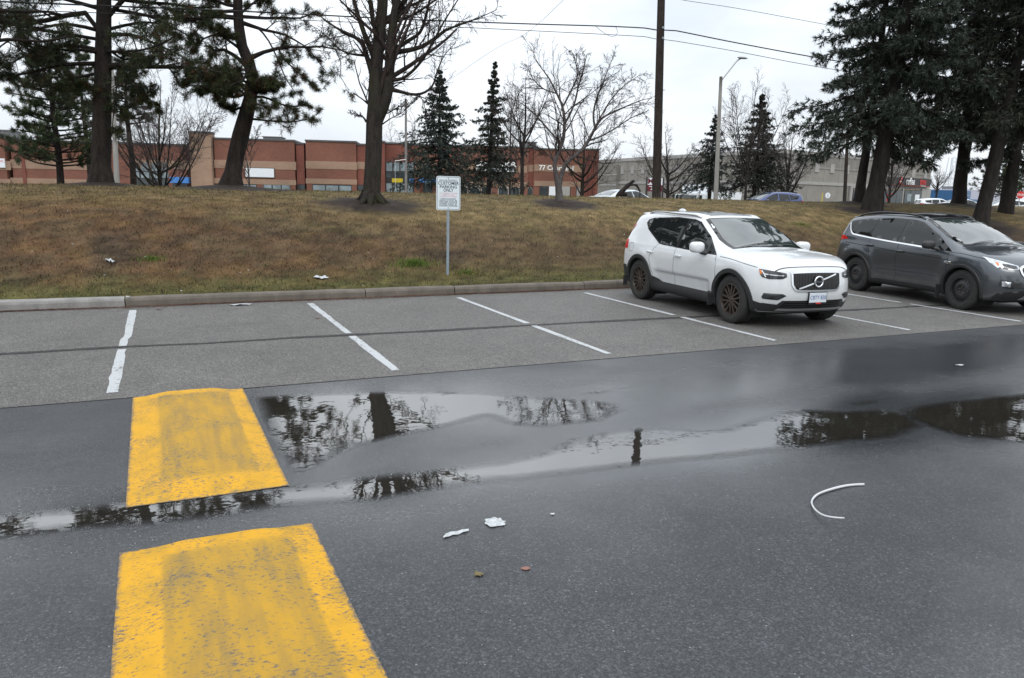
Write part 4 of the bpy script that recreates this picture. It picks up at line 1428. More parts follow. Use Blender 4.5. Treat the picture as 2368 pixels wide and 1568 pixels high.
M_ORANGE = plain('red_orange_band', (.62, .055, .022), .45)
M_LETTER = plain('white_letters', (.82, .82, .82), .5, .03)
M_INK = plain('dark_ink', (.035, .045, .06), .5, .05)
M_PINK = plain('faded_red_ink', (.66, .42, .46), .6, .10)
M_GALV = plain('galvanised_steel', (.30, .36, .40), .45, .15, 14, metallic=.35)
M_CONC = plain('concrete_pole', (.25, .24, .22), .85, .12, 5, .3, stretch=(1, 1, .2))
M_WOOD = bark('weathered_pole_wood', (.017, .013, .011), (.044, .035, .030), 12)
M_ALU = plain('grey_lamp_metal', (.36, .36, .36), .45, .1, metallic=.4)
M_MAROON = plain('maroon_sign', (.13, .012, .022), .5)
M_ROOFU = plain('roof_unit_metal', (.16, .16, .165), .5, .1)


class Facade:
    """vertical wall plane through two photo columns at given depths"""
    def __init__(s, ua, da, ub, db, vref=400):
        a = at_depth(ua, vref, da); b = at_depth(ub, vref, db)
        s.O = np.array([a[0], a[1], 0.0]); e = np.array([b[0] - a[0], b[1] - a[1], 0.0])
        s.len = np.linalg.norm(e); s.ex = e / s.len
        s.n = np.array([s.ex[1], -s.ex[0], 0.0])              # outward, towards the camera side
        if s.n @ (CAM - s.O) < 0: s.n = -s.n
        s.M = frame_M(s.O, s.ex, s.n, (0, 0, 1))

    def sz(s, u, v, out=0.0):
        d = ray(u, v); O = s.O + s.n * out
        t = ((O - CAM) @ s.n) / (d @ s.n)
        p = CAM + t * d
        return float((p - s.O) @ s.ex), float(p[2])

    def rect(s, mb, u0, v0, u1, v1, o0, o1, z0=None):
        s0, zt = s.sz(u0, v0, o1); s1, zb = s.sz(u1, v1, o1)
        if z0 is not None: zb = z0
        mb.box((min(s0, s1), o0, min(zb, zt)), (max(s0, s1), o1, max(zb, zt)), s.M)
        return s0, s1, zb, zt

    def part(s, name, mat, parent, u0, v0, u1, v1, o0, o1, z0=None):
        mb = MB(); s.rect(mb, u0, v0, u1, v1, o0, o1, z0)
        return mb.build(name, mat, parent)


# ---------------------------------------------------------------- long red brick commercial building
FB = Facade(0, 69.0, 1380, 74.5)
bb = empty('brick_building', tuple(FB.O + np.array([0, 0, -.3])))
tag(bb, 'long red and tan brick commercial building with flat roof behind the bank', 'building')
GZ = -.35


def wall(u0, u1, vt, o=0.0, mat=M_BRICK, depth=-12.0, cop=True, vb=(0, 0)):
    mb = MB(); s0, s1, zb, zt = FB.rect(mb, u0, vt, u1, 470, depth, o, GZ)
    w = mb.build('wall', mat, bb)
    if cop:
        m2 = MB(); m2.box((s0 - .05, depth, zt + .003), (s1 + .05, o + .08, zt + .16), FB.M)
        m2.build('coping', M_COPING, w)
    return w


def band(w, u0, u1, v0, v1, v0b=None, o=.03, mat=M_TAN):
    """band of other brick, following the wall's own horizontal courses"""
    s0, zt = FB.sz(u0, v0, o); _, zb = FB.sz(u0, v1, o); s1, _ = FB.sz(u1, v0, o)
    mb = MB(); mb.box((s0, o - .06, zb), (s1, o, zt), FB.M)
    return mb.build('tan_band', mat, w)


def window(w, u0, u1, vt, panes=2, o=.0, mat=M_GLASSD, vb=462, name='window'):
    s0, zt = FB.sz(u0, vt, o); s1, _ = FB.sz(u1, vt, o); _, zb = FB.sz(u0, vb, o)
    mb = MB(); mb.box((s0, o - .05, zb), (s1, o + .012, zt), FB.M)
    fr = mb.build(name, M_FRAME, w)
    pw = (s1 - s0) / panes
    for k in range(panes):
        m2 = MB(); m2.box((s0 + k * pw + .06, o, zb + .05), (s0 + (k + 1) * pw - .06, o + .022, zt - .09), FB.M)
        m2.build('pane', mat, fr)
    return fr


# left wing
w = wall(-120, 23, 316, .25); band(w, -120, 23, 369, 390, o=.28); band(w, -120, 23, 411, 424, o=.28)
sg = FB.part('sign_panel', M_WHITE, bb, -60, 365, 12, 388, .29, .40)
s_, z_ = FB.sz(6, 373, .41)
text_obj('lettering', 'ES INC.', .30, frame_M(FB.M(np.array([[s_ - .3, .405, z_]]))[0], FB.ex, (0, 0, 1), FB.n), M_RED, sg, align='CENTER')
w = wall(23, 436, 326, 0.0); band(w, 23, 200, 369, 389); band(w, 23, 200, 411, 425); band(w, 300, 436, 369, 389)
for (a, b) in ((30, 52), (150, 200)): window(w, a, b, 427, 2)
m3 = MB(); FB.rect(m3, 52, 326, 58, 470, 0, .12, GZ); m3.build('pilaster', M_BRICKD, bb)
# recessed glazed entrance with a blue awning
gl = FB.part('glazed_entrance', M_FRAME, bb, 300, 372, 392, 470, 0, .015, GZ)
for k in range(4):
    for (va, vb_) in ((376, 396), (398, 412), (414, 460)):
        FB.part('pane', M_GLASSB if va < 414 else M_GLASSD, gl, 303 + k * 22.5, va, 322 + k * 22.5, vb_, .015, .03)
aw = FB.part('awning', M_BLUE, bb, 392, 409, 436, 424, .0, 1.0)
FB.part('doorway', M_GLASSD, bb, 398, 425, 436, 470, .0, .02, GZ)
# tan tower
w = wall(436, 494, 307, .9, M_TAN, depth=-.5)
# main sections
w = wall(494, 684, 322, .35)
band(w, 494.5, 684, 369.5, 388.5, o=.38); band(w, 494.5, 684, 412, 424, o=.38)
for (a, b, n) in ((500, 520, 1), (545, 593, 2), (608, 671, 3)): window(w, a, b, 425, n, .35, M_GLASSB)
FB.part('sign_panel', M_COPING, bb, 565.5, 387, 635, 412, .36, .44)
FB.part('sign_face', M_WHITE, bb, 567, 388.5, 633.5, 410.5, .44, .47)
w = wall(684, 706, 334, .05, M_BRICKD); window(w, 687, 705, 426, 1, .05)
w = wall(706, 825, 327, .35)
band(w, 706.5, 825, 372, 390, o=.38); band(w, 706.5, 825, 412.5, 424.5, o=.38)
window(w, 722, 813, 426, 3, .35, M_GLASSB)
w = wall(825, 878, 336, .05, M_BRICKD); window(w, 826, 846, 427, 1, .05); band(w, 825.5, 878, 374, 391, o=.08)
w = wall(878, 890, 330, .5, M_BRICKD)
w = wall(890, 958, 333, -.4, M_BRICKD)
gl = FB.part('glazed_entrance', M_FRAME, bb, 891, 374, 957, 470, -.4, -.36, GZ)
for k in range(4):
    FB.part('pane', M_GLASSB, gl, 893 + k * 16.4, 376, 906.5 + k * 16.4, 396, -.36, -.34)
    FB.part('pane', M_GLASSD, gl, 893 + k * 16.4, 399, 906.5 + k * 16.4, 411, -.36, -.34)
    FB.part('pane', M_GLASSB, gl, 893 + k * 16.4, 424, 906.5 + k * 16.4, 460, -.36, -.34)
FB.part('yellow_sign', M_YELLOW, bb, 906, 412.5, 931, 422.5, -.34, -.28)
FB.part('blue_sign', M_BLUE, bb, 946, 413, 957, 423, -.34, -.28)
w = wall(958, 1064, 337, .2); band(w, 958.5, 1064, 376, 392, o=.23)
aw = FB.part('awning', M_BLUE, bb, 967, 411, 1014, 423, .2, 1.1)
FB.part('doorway', M_GLASSD, bb, 978, 424, 1000, 470, .2, .23, GZ)
w = wall(1064, 1219, 339, .35)
band(w, 1064.5, 1219, 379, 396, o=.38); band(w, 1064.5, 1219, 418, 430, o=.38)


def arch_window(w, u0, u1, vt, o, mat):
    """arched sample window in a rectangular opening"""
    s0, zt = FB.sz(u0, vt, o); s1, _ = FB.sz(u1, vt, o); zb = zt - 2.3
    mb = MB(); mb.box((s0, o - .05, zb), (s1, o + .015, zt), FB.M); fr = mb.build('window', M_PALEP, w)
    r = (s1 - s0) / 2 * .86; cx = (s0 + s1) / 2
    for (q, m, off, nm) in ((1.0, M_FRAME, .02, 'arch_frame'), (.86, mat, .03, 'pane')):
        pts_ = [(cx - r * q, zb)] + [(cx - r * q * math.cos(a), zt - .12 - r * .62 + r * .62 * q * math.sin(a)) for a in np.linspace(0, math.pi, 13)] + [(cx + r * q, zb)]
        m2 = MB(); m2.prism(pts_, o + .005, o + off, lambda V: FB.M(np.column_stack([V[:, 0], V[:, 2], V[:, 1]])))
        m2.build(nm, m, fr)
    return fr


for (a, b) in ((1066, 1082), (1084, 1110), (1112, 1136), (1151, 1176), (1178, 1202)): arch_window(w, a, b, 430, .36, M_GLASSD)
FB.part('sign_panel', M_FRAME, bb, 1100, 371.5, 1190, 399.5, .36, .55)
FB.part('sign_face', M_BLACKS, bb, 1101.5, 373, 1188.5, 387, .55, .58)
FB.part('sign_strip', M_WHITE, bb, 1101.5, 388, 1188.5, 397.5, .55, .58)


def fac_text(name, body, u, v, h, o, mat, par, align='CENTER', **kw):
    s_, z_ = FB.sz(u, v, o)
    p = FB.M(np.array([[s_, o, z_]]))[0]
    return text_obj(name, body, h, frame_M(p, FB.ex, (0, 0, 1), FB.n), mat, par, align=align, **kw)


fac_text('lettering', 'CRAFT DOOR', 1145, 380, .62, .59, M_LETTER, bb, bold=.02)
fac_text('lettering', '6698', 1179, 391, .26, .59, M_INK, bb)
w = wall(1219, 1235, 343, .1, M_BRICKD); band(w, 1219.3, 1235, 381, 397, o=.13); arch_window(w, 1218, 1231, 432, .11, M_GLASSD)
w = wall(1235, 1350, 346, .35)
band(w, 1235.5, 1350, 380, 396, o=.38); band(w, 1235.5, 1350, 418, 430, o=.38)
fac_text('lettering', '77 Courtland', 1286, 389, .62, .42, M_LETTER, bb, bold=.012)
window(w, 1247, 1267, 429, 1, .36); window(w, 1268, 1290, 429, 1, .36, M_WHITE, name='door'); window(w, 1291, 1319, 429, 1, .36, M_PALEP, name='door'); window(w, 1332, 1346, 431, 1, .36, M_PALEP)
w = wall(1350, 1380, 347, .75, M_BRICK)
for k in range(7):
    FB.part('brick_rib', M_BRICKD, w, 1351 + k * 4.15, 350, 1353.2 + k * 4.15, 470, .75, .80, GZ)
# roof-top boxes
for (u0, u1, v0, v1, dd) in ((608, 650, 317, 328, -3), (868, 882, 326, 334, -3), (1206, 1240, 329, 346, -1.0), (0, 24, 302, 318, -4)):
    mb = MB(); s0, zt = FB.sz(u0, v0, dd); s1, zb = FB.sz(u1, v1, dd)
    mb.box((s0, dd - 2, zb - .5), (s1, dd, zt), FB.M); mb.box((s0 - .1, dd - 2.1, zt), (s1 + .1, dd + .1, zt + .08), FB.M)
    mb.build('roof_unit', M_ROOFU, bb)
for (u, v) in ((1314, 373.5), (1297, 417)):
    s_, z_ = FB.sz(u, v, .4); mb = MB(); mb.box((s_ - .12, .36, z_ - .1), (s_ + .12, .6, z_ + .1), FB.M); mb.build('wall_light', M_LETTER, bb)

# ---------------------------------------------------------------- grey precast building with the coffee shop
FR = Facade(1792, 95.0, 2152, 115.0); FL = Facade(1385, 135.0, 1792, 95.0)
gb = empty('precast_building', tuple(FR.O))
tag(gb, 'grey precast concrete plaza building with coffee shop and pale square tiles', 'building')
zt = FR.sz(1795, 345)[1]
cor = FR.M(np.array([[0, 0, 0.]]))[0][:2]; e1 = FR.M(np.array([[FR.len, 0, 0.]]))[0][:2]; e0 = FL.M(np.array([[0, 0, 0.]]))[0][:2]
back = np.array([.43, .9]) * 30
poly = [tuple(e0), tuple(cor), tuple(e1), tuple(e1 + back), tuple(e0 + back)]
mb = MB(); mb.prism(poly, -.5, zt); w0 = mb.build('wall', M_GREYP, gb)
m2 = MB(); m2.box((-.1, -.3, zt - .45), (FR.len + .1, .12, zt + .05), FR.M); m2.box((-.1, -.3, zt - .45), (FL.len + .05, .12, zt + .05), FL.M); m2.build('coping', M_PALEP, w0)
FR.part('upper_panel', M_GREYQ, w0, 1793, 349, 2150, 407, 0, .05)
# shift the lower panels: pale band, joints and squares
for (FF, L) in ((FR, FR.len), (FL, FL.len)):
    zb1 = FR.sz(1802, 417)[1]
    mb = MB(); mb.box((0, .0, zb1 - .38), (L, .10, zb1), FF.M); mb.build('pale_band', M_PALEP, w0)
    zl1 = FR.sz(1900, 388)[1]
    mb = MB(); mb.box((0, .0, zl1 - .07), (L, .07, zl1), FF.M); mb.build('groove_line', M_PALEP, w0)
    n = int(L / 3.1)
    for k in range(n):
        c = (k + .5) * L / n
        mb = MB(); mb.box((c - .42, .0, zl1 - .62), (c + .42, .12, zl1 + .55), FF.M); mb.build('square_tile', M_PALEP, w0)
        mb = MB(); mb.box((c - 1.57, .0, .5), (c - 1.53, .055, zt - .5), FF.M); mb.build('panel_joint', M_GREYQ if FF is FL else M_PALEP, w0)
# stepped lower part at the far left of that building
mb = MB(); mb.box((-22, -20, -.4), (7, .6, zt - 1.0), FL.M); mb.build('wing_wall', M_GREYQ, gb)
for q in (-1.7, -3.4): 
    mb = MB(); mb.box((-22, .6, zt - 1.0 + q), (7, .66, zt - .78 + q), FL.M); mb.build('pale_band', M_PALEP, gb)
# coffee shop front
sf = FR.part('shop_front', M_PALEP, gb, 1968, 430, 2148, 474, .10, .35)
for (a, b) in ((1973, 1987), (2000, 2012), (2034, 2056), (2060, 2084), (2092, 2128)):
    wn = FR.part('shop_window', M_FRAME, sf, a, 435, b, 472.5, .35, .40)
    n = max(1, round((b - a) / 11))
    for k in range(n):
        wd = (b - a) / n
        FR.part('pane', M_GLASSD, wn, a + k * wd + .7, 441, a + (k + 1) * wd - .7, 471, .40, .43)
        FR.part('transom_pane', plain('bronze_transom', (.16, .125, .085), .4) if 'bronze_transom' not in bpy.data.materials else bpy.data.materials['bronze_transom'], wn, a + k * wd + .7, 436, a + (k + 1) * wd - .7, 440.5, .40, .43)
for (u0, v0, u1, v1, m) in ((1976, 447, 1984, 461, M_WHITE), (2116, 450, 2124, 466, M_WHITE), (2098, 448, 2105, 466, M_GLASSB), (2050, 449, 2056, 457, M_RED), (2050, 459, 2056, 465, M_RED), (2060, 447, 2064, 449, M_RED)):
    FR.part('poster', m, sf, u0, v0, u1, v1, .43, .46)
sb_ = FR.part('shop_sign', M_BLACKS, gb, 2056, 409, 2150.5, 432.5, .36, .62)
FR.part('sign_strip', M_ORANGE, sb_, 2056, 427.3, 2150.5, 432.4, .62, .66)


def shop_text(body, u, v, h, mat, o=.68, **kw):
    s_, z_ = FR.sz(u, v, o); p = FR.M(np.array([[s_, o, z_]]))[0]
    return text_obj('lettering', body, h, frame_M(p, FR.ex, (0, 0, 1), FR.n), mat, sb_, **kw)


shop_text('coffee', 2105, 420.0, 1.35, M_LETTER, bold=.035, squeeze=.70)
shop_text('time', 2134, 421.0, 1.35, M_RED, bold=.03, squeeze=.70)
shop_text('& bakeshop', 2134, 430, .32, M_LETTER)
s_, z_ = FR.sz(2083, 418, .66); mb = MB()
mb.lathe([(0, .05), (.45, .05), (.45, 0)], 20, lambda V: FR.M(np.column_stack([V[:, 0] + s_, V[:, 2] + .62, V[:, 1] * 1.25 + z_]))); mb.build('round_logo', M_RED, sb_)
mb = MB(); mb.prism([(-.2, .0), (-.14, -.28), (.14, -.28), (.2, .0)], 0, .02, lambda V: FR.M(np.column_stack([V[:, 0] + s_, V[:, 2] + .675, V[:, 1] + z_])))
mb.prism([(-.05, .06), (.02, .06), (.1, .36), (.02, .3)], 0, .02, lambda V: FR.M(np.column_stack([V[:, 0] + s_, V[:, 2] + .675, V[:, 1] + z_]))); mb.build('logo_cup', M_LETTER, sb_)

# ---------------------------------------------------------------- far office at the right, seen between the trunks
FO = Facade(2205, 150, 2330, 165)
ob = empty('far_office', tuple(FO.O)); tag(ob, 'far low office with blue glass and pale walls between the spruce trunks', 'building')
M_BGLASS = plain('blue_glass', (.04, .12, .25), .15, .2, spec=.8)
M_LILAC = plain('pale_lilac_wall', (.45, .45, .52), .7)
FO.part('wall', M_LILAC, ob, 2240, 438, 2330, 480, -8, 0, 0.0)
FO.part('blue_glazing', M_BGLASS, ob, 2205, 440, 2240, 480, -8, .1, 0.0)
FO.part('blue_base', M_BGLASS, ob, 2244, 461, 2284, 480, 0, .3, 0.0)
for k in range(3): FO.part('mullion', M_LETTER, ob, 2212 + 9 * k, 440, 2213 + 9 * k, 480, .1, .2, 0.0)
FO.part('mullion', M_LETTER, ob, 2205, 451, 2240, 452, .1, .22)
FO.part('roof_unit', M_ROOFU, ob, 2212, 431, 2224, 440, -6, -3)
# pale slim tower far behind the shop
tw_ = at_depth(2190, 460, 240)
pt_ = empty('pylon_tower', (tw_[0], tw_[1], 0)); mb = MB()
for dx, dy in ((-1, -1), (1, -1), (1, 1), (-1, 1)):
    mb.tube([(tw_[0] + dx * 1.6, tw_[1] + dy * 1.6, 0), (tw_[0] + dx * .7, tw_[1] + dy * .7, 16)], .16, 4)
for z in np.linspace(1, 15.5, 12):
    w_ = 1.6 - .9 * z / 16
    mb.tube([(tw_[0] - w_, tw_[1] - w_, z), (tw_[0] + w_, tw_[1] - w_, z + .9)], .08, 3); mb.tube([(tw_[0] + w_, tw_[1] - w_, z), (tw_[0] - w_, tw_[1] - w_, z + .9)], .08, 3)
mb.build('lattice', plain('pale_steel', (.62, .66, .70), .6), pt_)
tag(pt_, 'pale slim lattice tower far beyond the coffee shop', 'tower')


# ================================================================ poles, lamps, wires
def round_pole(name, label, cat, base, top, r0, r1, mat, n=14, group=None, segs=10):
    o = empty(name, tuple(float(a) for a in base))
    P = np.linspace(base, top, segs); R = np.linspace(r0, r1, segs)
    mb = MB(); mb.tube(P, R, n); mb.build('shaft', mat, o, smooth=True)
    return tag(o, label, cat, group)


# wooden utility pole on the crest
ub = at_berm(1517, 458); du = depth_of(ub)
utop = at_depth(1528.5, 0, du); ud = (utop - ub) / (utop[2] - ub[2])
ub2 = ub - ud * .2; utp = ub + ud * 11.3
UP = round_pole('utility_pole', 'tall weathered wooden utility pole on the crest of the bank', 'utility pole', ub2, utp, .165, .125, M_WOOD, 16, segs=24)


def on_pole(z): return ub + ud * (z - ub[2])


mb = MB()
za = float(at_depth(1527, 66, du)[2]); zc = float(at_depth(1527, 90, du)[2]); zd = float(at_depth(1530, -14, du)[2])
for z in (za, zc):
    p = on_pole(z); mb.box((p[0] - .03, p[1] - .19, z - .04), (p[0] + .03, p[1] - .12, z + .04)); 
mb.build('pole_bracket', M_GALV, UP)
pa = on_pole(zd + .5); mb = MB(); mb.box((pa[0] - .06, pa[1] - 1.2, pa[2] - .06), (pa[0] + .06, pa[1] + 1.2, pa[2] + .06)); mb.build('cross_arm', M_WOOD, UP)
mb = MB()
for dy in (-1.1, 0, 1.1): mb.lathe([(.0, 0), (.05, 0), (.07, .05), (.04, .1), (.06, .15), (0, .2)], 8, lambda V, dy=dy: V + np.array([pa[0], pa[1] + dy, pa[2] + .06]))
mb.build('insulator', plain('porcelain', (.25, .2, .18), .3), UP)


def wire(label, pts, r, sag=0.0, n=40):
    P = np.array(pts, float)
    if len(P) == 2:
        t = np.linspace(0, 1, n)[:, None]
        Q = P[0] * (1 - t) + P[1] * t; Q[:, 2] -= (4 * sag * t * (1 - t))[:, 0]
    else: Q = resample(P, n)
    V, F = tubes(Q[None], np.full((1, len(Q)), r), 5)
    o = mesh_obj('overhead_wire', V, F, M_WIREBLK, smooth=True)
    return tag(o, label, 'wire', 'wires along the street')


def wire_plane(u, v, y):
    """point on the ray at the line of the poles (same y as the pole)"""
    d = ray(u, v); t = (y - CAM[1]) / d[1]
    return CAM + t * d


py = ub[1]
wire('thick overhead cable running left from the wooden pole', [wire_plane(u, v, py) for u, v in ((-500, -20), (0, 4), (590, 28), (930, 45), (1200, 55), (1400, 61), (1500, 66), (1519, 70))], .022)
wire('thinner lower cable running left from the wooden pole', [wire_plane(u, v, py) for u, v in ((-500, 0), (0, 22), (590, 43), (930, 57), (1200, 70), (1400, 80), (1500, 86), (1519, 91))], .011)
wire('thick overhead cable running right from the wooden pole', [wire_plane(u, v, py) for u, v in ((1535, 70), (1560, 71), (1700, 99), (1890, 134), (2100, 168), (2400, 212))], .022)
wire('thinner lower cable running right from the wooden pole', [wire_plane(u, v, py) for u, v in ((1535, 92), (1560, 95), (1700, 119), (1880, 153), (2100, 188), (2400, 230))], .011)
wire('top line running right from high on the wooden pole', [wire_plane(u, v, py) for u, v in ((1531, -12), (1575, 0), (1700, 19), (1870, 50), (2100, 92), (2400, 140))], .009)
wire('small drip loop of cable hanging between the two left cables', [wire_plane(u, v, py) for u, v in ((1376, 60), (1390, 72), (1408, 83), (1420, 84), (1427, 76), (1424, 64), (1418, 62))], .007)
wire('faint guy line crossing the sky towards the brick roof', [at_depth(1303, 0, 40), at_depth(1215, 78, 46), at_depth(1110, 136, 56), at_depth(846, 325, 70)], .010)

# concrete street lamp right of the pole
lb_ = far_base(1657, 42); tl = at_depth(1666.5, 178, 42)
LP = round_pole('street_lamp', 'tall concrete street lamp with curved arm and flat head', 'street lamp', lb_, tl, .135, .085, M_CONC)
arm = [at_depth(u, v, 42) for u, v in ((1666, 190), (1672, 181), (1690, 158), (1704, 141), (1712, 136), (1718, 135))]
mb = MB(); mb.tube(resample(np.array(arm), 20), .035, 8); mb.build('arm', M_ALU, LP, smooth=True)
hp = at_depth(1716.5, 134.2, 42)
mb = MB(); mb.lathe([(0, .06), (.10, .05), (.14, 0), (.10, -.05), (0, -.06)], 12, lambda V: hp + np.column_stack([V[:, 0] * 2.6, V[:, 1] * 1.0, V[:, 2] * .9])); mb.build('lamp_head', M_ALU, LP, smooth=True)

round_pole('light_pole', 'leaning pale concrete light pole behind the straight trunked pine', 'pole', far_base(270, 34), at_depth(256.5, 130, 34), .12, .085, M_CONC)
fp = round_pole('flag_pole', 'thin weathered grey pole in front of the glazed brick entrance', 'pole', far_base(938.5, 40), at_depth(938, 229, 40), .075, .055, plain('weathered_grey_wood', (.17, .16, .15), .9, .15, 8))
mb = MB(); mb.tube([at_depth(938, 369, 40), at_depth(913, 372.5, 40)], .018, 6); mb.tube([at_depth(913, 372.5, 40), at_depth(914, 440, 40)], .006, 4); mb.build('side_arm', M_LETTER, fp)
round_pole('utility_pole', 'slim dark wooden pole behind the boughs of the big blue green spruce', 'utility pole', far_base(1957, 50), at_depth(1960, 300, 50), .12, .10, M_WOOD)
cp = round_pole('light_pole', 'pale concrete pole beside the far stop sign', 'pole', far_base(2343, 48), at_depth(2349, 240, 48), .15, .11, M_CONC)

# maroon and white plaza sign behind the utility pole
ms = empty('plaza_sign', tuple(far_base(1513, 50)))
d_ = 50
ctr = far_base(1513, d_); exx = RGT * np.array([1, 1, 0]); exx /= np.linalg.norm(exx); nrm = np.array([exx[1], -exx[0], 0])
zt_ = at_depth(1513, 412, d_)[2]; zm_ = at_depth(1513, 428, d_)[2]; zb_ = at_depth(1513, 443, d_)[2]
hw_ = 17 / FPX * d_
Ms = frame_M((ctr[0], ctr[1], 0), exx, nrm, (0, 0, 1))
MB().box((-hw_, -.06, zm_), (hw_, .06, zt_), Ms).build('upper_panel', M_WHITE, ms)
MB().box((-hw_, -.06, zb_), (hw_, .06, zm_ - .003), Ms).build('lower_panel', M_MAROON, ms)
MB().box((-hw_ - .1, -.05, ctr[2]), (-hw_, .05, zt_ + .05), Ms).build('post', M_FRAME, ms)
MB().box((hw_, -.05, ctr[2]), (hw_ + .1, .05, zt_ + .05), Ms).build('post', M_FRAME, ms)
sgn = 1 if nrm @ (CAM - ctr) > 0 else -1
text_obj('lettering', 'M', .5, frame_M(Ms(np.array([[-hw_ * .62, sgn * .065, (zt_ + zm_) / 2]]))[0], exx, (0, 0, 1), nrm * sgn), M_MAROON, ms, bold=.01)
for (x0_, x1_, z_) in ((-.8, .7, -.10), (-.5, .6, -.2), (-.6, .5, -.3)):
    MB().box((x0_ * hw_, sgn * .06, zm_ + z_ - .02), (x1_ * hw_, sgn * .064, zm_ + z_ + .02), Ms).build('small_print', M_LETTER, ms)
tag(ms, 'white and maroon plaza sign board on two posts behind the utility pole', 'sign')

# customer parking sign by the kerb
pb = at_berm(1035, 637)
ps = empty('parking_sign', tuple(pb)); dps = depth_of(pb)
ptop = at_depth(1036, 412, dps)
ez = np.array([0, 0, 1.0]); toc = CAM - pb; toc[2] = 0; toc /= np.linalg.norm(toc)
ca, sa = math.cos(.10), math.sin(.10); nn_ = np.array([toc[0] * ca - toc[1] * sa, toc[0] * sa + toc[1] * ca, 0]); exs = np.cross(ez, nn_)
Mp = frame_M((pb[0], pb[1], 0), exs, nn_, ez)
mb = MB(); ch = [(-.026, 0), (-.026, .004), (-.013, .004), (-.010, .024), (.010, .024), (.013, .004), (.026, .004), (.026, 0), (.010, 0), (.007, .020), (-.007, .020), (-.010, 0)]
mb.prism([(a, b - .03) for a, b in ch], pb[2] - .1, ptop[2] - .02, Mp); mb.build('post', M_GALV, ps)
zhi = at_depth(1036, 408.5, dps)[2]; zlo_ = at_depth(1036, 485.5, dps)[2]; hw_ = 27.3 / FPX * dps; hh_ = (zhi - zlo_) / 2; zc_ = (zhi + zlo_) / 2


def rrect(hw, hh, r, n=6):
    out = []
    for (cx, cz, a0) in ((hw - r, hh - r, 0), (-hw + r, hh - r, 90), (-hw + r, -hh + r, 180), (hw - r, -hh + r, 270)):
        for k in range(n + 1):
            a = math.radians(a0 + 90 * k / n); out.append((cx + r * math.cos(a), cz + r * math.sin(a)))
    return out


Mq = lambda V: Mp(np.column_stack([V[:, 0], V[:, 2], V[:, 1] + zc_]))
mb = MB(); mb.prism(rrect(hw_, hh_, .038), -.003, .003, Mq)
plate = mb.build('plate', plain('sign_white_sheet', (.66, .73, .76), .4, .05), ps)
o1 = rrect(hw_ - .014, hh_ - .014, .03); o2 = rrect(hw_ - .021, hh_ - .021, .024)
nq = len(o1); V = np.array([(a, b, .0045) for a, b in o1] + [(a, b, .0045) for a, b in o2])
F = [(k, (k + 1) % nq, nq + (k + 1) % nq, nq + k) for k in range(nq)]
mesh_obj('border_line', Mq(V), F, M_INK, plate)
for (body, q, h, m, b_, sq) in (('PRIVATE PROPERTY', .755, .042, M_INK, .0, 1.0), ('CUSTOMER', .575, .080, M_INK, .0016, 1.0), ('PARKING', .365, .080, M_INK, .0016, 1.0), ('ONLY', .165, .080, M_INK, .0016, 1.0),
                            ('NO PARKING FROM', -.01, .038, M_PINK, .0005, 1.0), ('2AM TO 7AM', -.105, .038, M_PINK, .0005, 1.0), ('EXCEPT BY PERMIT', -.20, .040, M_PINK, .0008, 1.0),
                            ('UNAUTHORIZED', -.345, .043, M_INK, .0004, 1.0), ('VEHICLES WILL BE', -.45, .043, M_INK, .0004, 1.0), ('TAGGED AND/OR', -.55, .043, M_INK, .0004, 1.0), ('TOWED AWAY AT', -.65, .043, M_INK, .0004, 1.0), ("OWNER'S EXPENSE", -.75, .043, M_INK, .0004, 1.0)):
    V, F = text_mesh(body, h, bold=b_)
    wmax = {'CUSTOMER': 1.72, 'PARKING': 1.42, 'ONLY': .82}.get(body, 1.45 if m is not M_INK else 1.5) * hw_
    wv = V[:, 0].max() - V[:, 0].min()
    V[:, 0] *= min(wmax / wv, 1.25) if body in ('CUSTOMER', 'PARKING', 'ONLY') else min(1.0, wmax / wv) if body != 'UNAUTHORIZED' else min(1.0, 1.28 * hw_ / wv)
    mesh_obj('lettering', Mq(np.column_stack([V[:, 0], V[:, 1] + q * hh_, V[:, 2] + .0045])), F, m, plate)
mesh_obj('underline', Mq(np.array([(-.75 * hw_, .70 * hh_, .0045), (.75 * hw_, .70 * hh_, .0045), (.75 * hw_, .706 * hh_ + .002, .0045), (-.75 * hw_, .706 * hh_ + .002, .0045)])), [(0, 1, 2, 3)], M_INK, plate)
for q in (.88, -.86):
    mb = MB(); mb.lathe([(0, .010), (.010, .009), (.012, .003)], 10, lambda V, q=q: Mq(V + np.array([0, q * hh_, .001]))); mb.build('bolt', M_GALV, ps)
tag(ps, 'white customer parking only sign on a galvanised steel post behind the kerb', 'sign')

# little signs in the far lot
ns = far_base(1913, 88); nso = empty('round_sign', tuple(ns)); ns2 = at_depth(1913, 452, 88)
MB().tube([(ns[0], ns[1], ns[2]), (ns2[0], ns2[1], ns2[2])], .03, 6).build('post', M_ALU, nso)
fac = frame_M((ns2[0], ns2[1], ns2[2]), exx, (0, 0, 1), nrm * sgn)
mb = MB(); mb.lathe([(0, .03), (.28, .03), (.28, 0)], 18, lambda V: fac(np.column_stack([V[:, 0], V[:, 1] * 1.15, V[:, 2] + .05]))); mb.build('disc', M_WHITE, nso)
mb = MB(); mb.box((-.025, -.2, .082), (.025, .2, .09), fac); mb.build('mark', M_INK, nso)
tag(nso, 'small white round sign against the grey precast wall', 'sign')
yb = far_base(1902, 88); yo = empty('bollard', tuple(yb)); yt = at_depth(1902, 446, 88)
MB().tube([yb, (yb[0], yb[1], yt[2])], .05, 8).build('yellow_post', M_YELLOW, yo); tag(yo, 'slim yellow post left of the small white round sign', 'bollard')
st = far_base(2359, 52); so_ = empty('stop_sign', tuple(st)); st2 = at_depth(2358, 451, 52)
MB().tube([st, (st[0], st[1], st2[2] + .35)], .03, 6).build('post', M_GALV, so_)
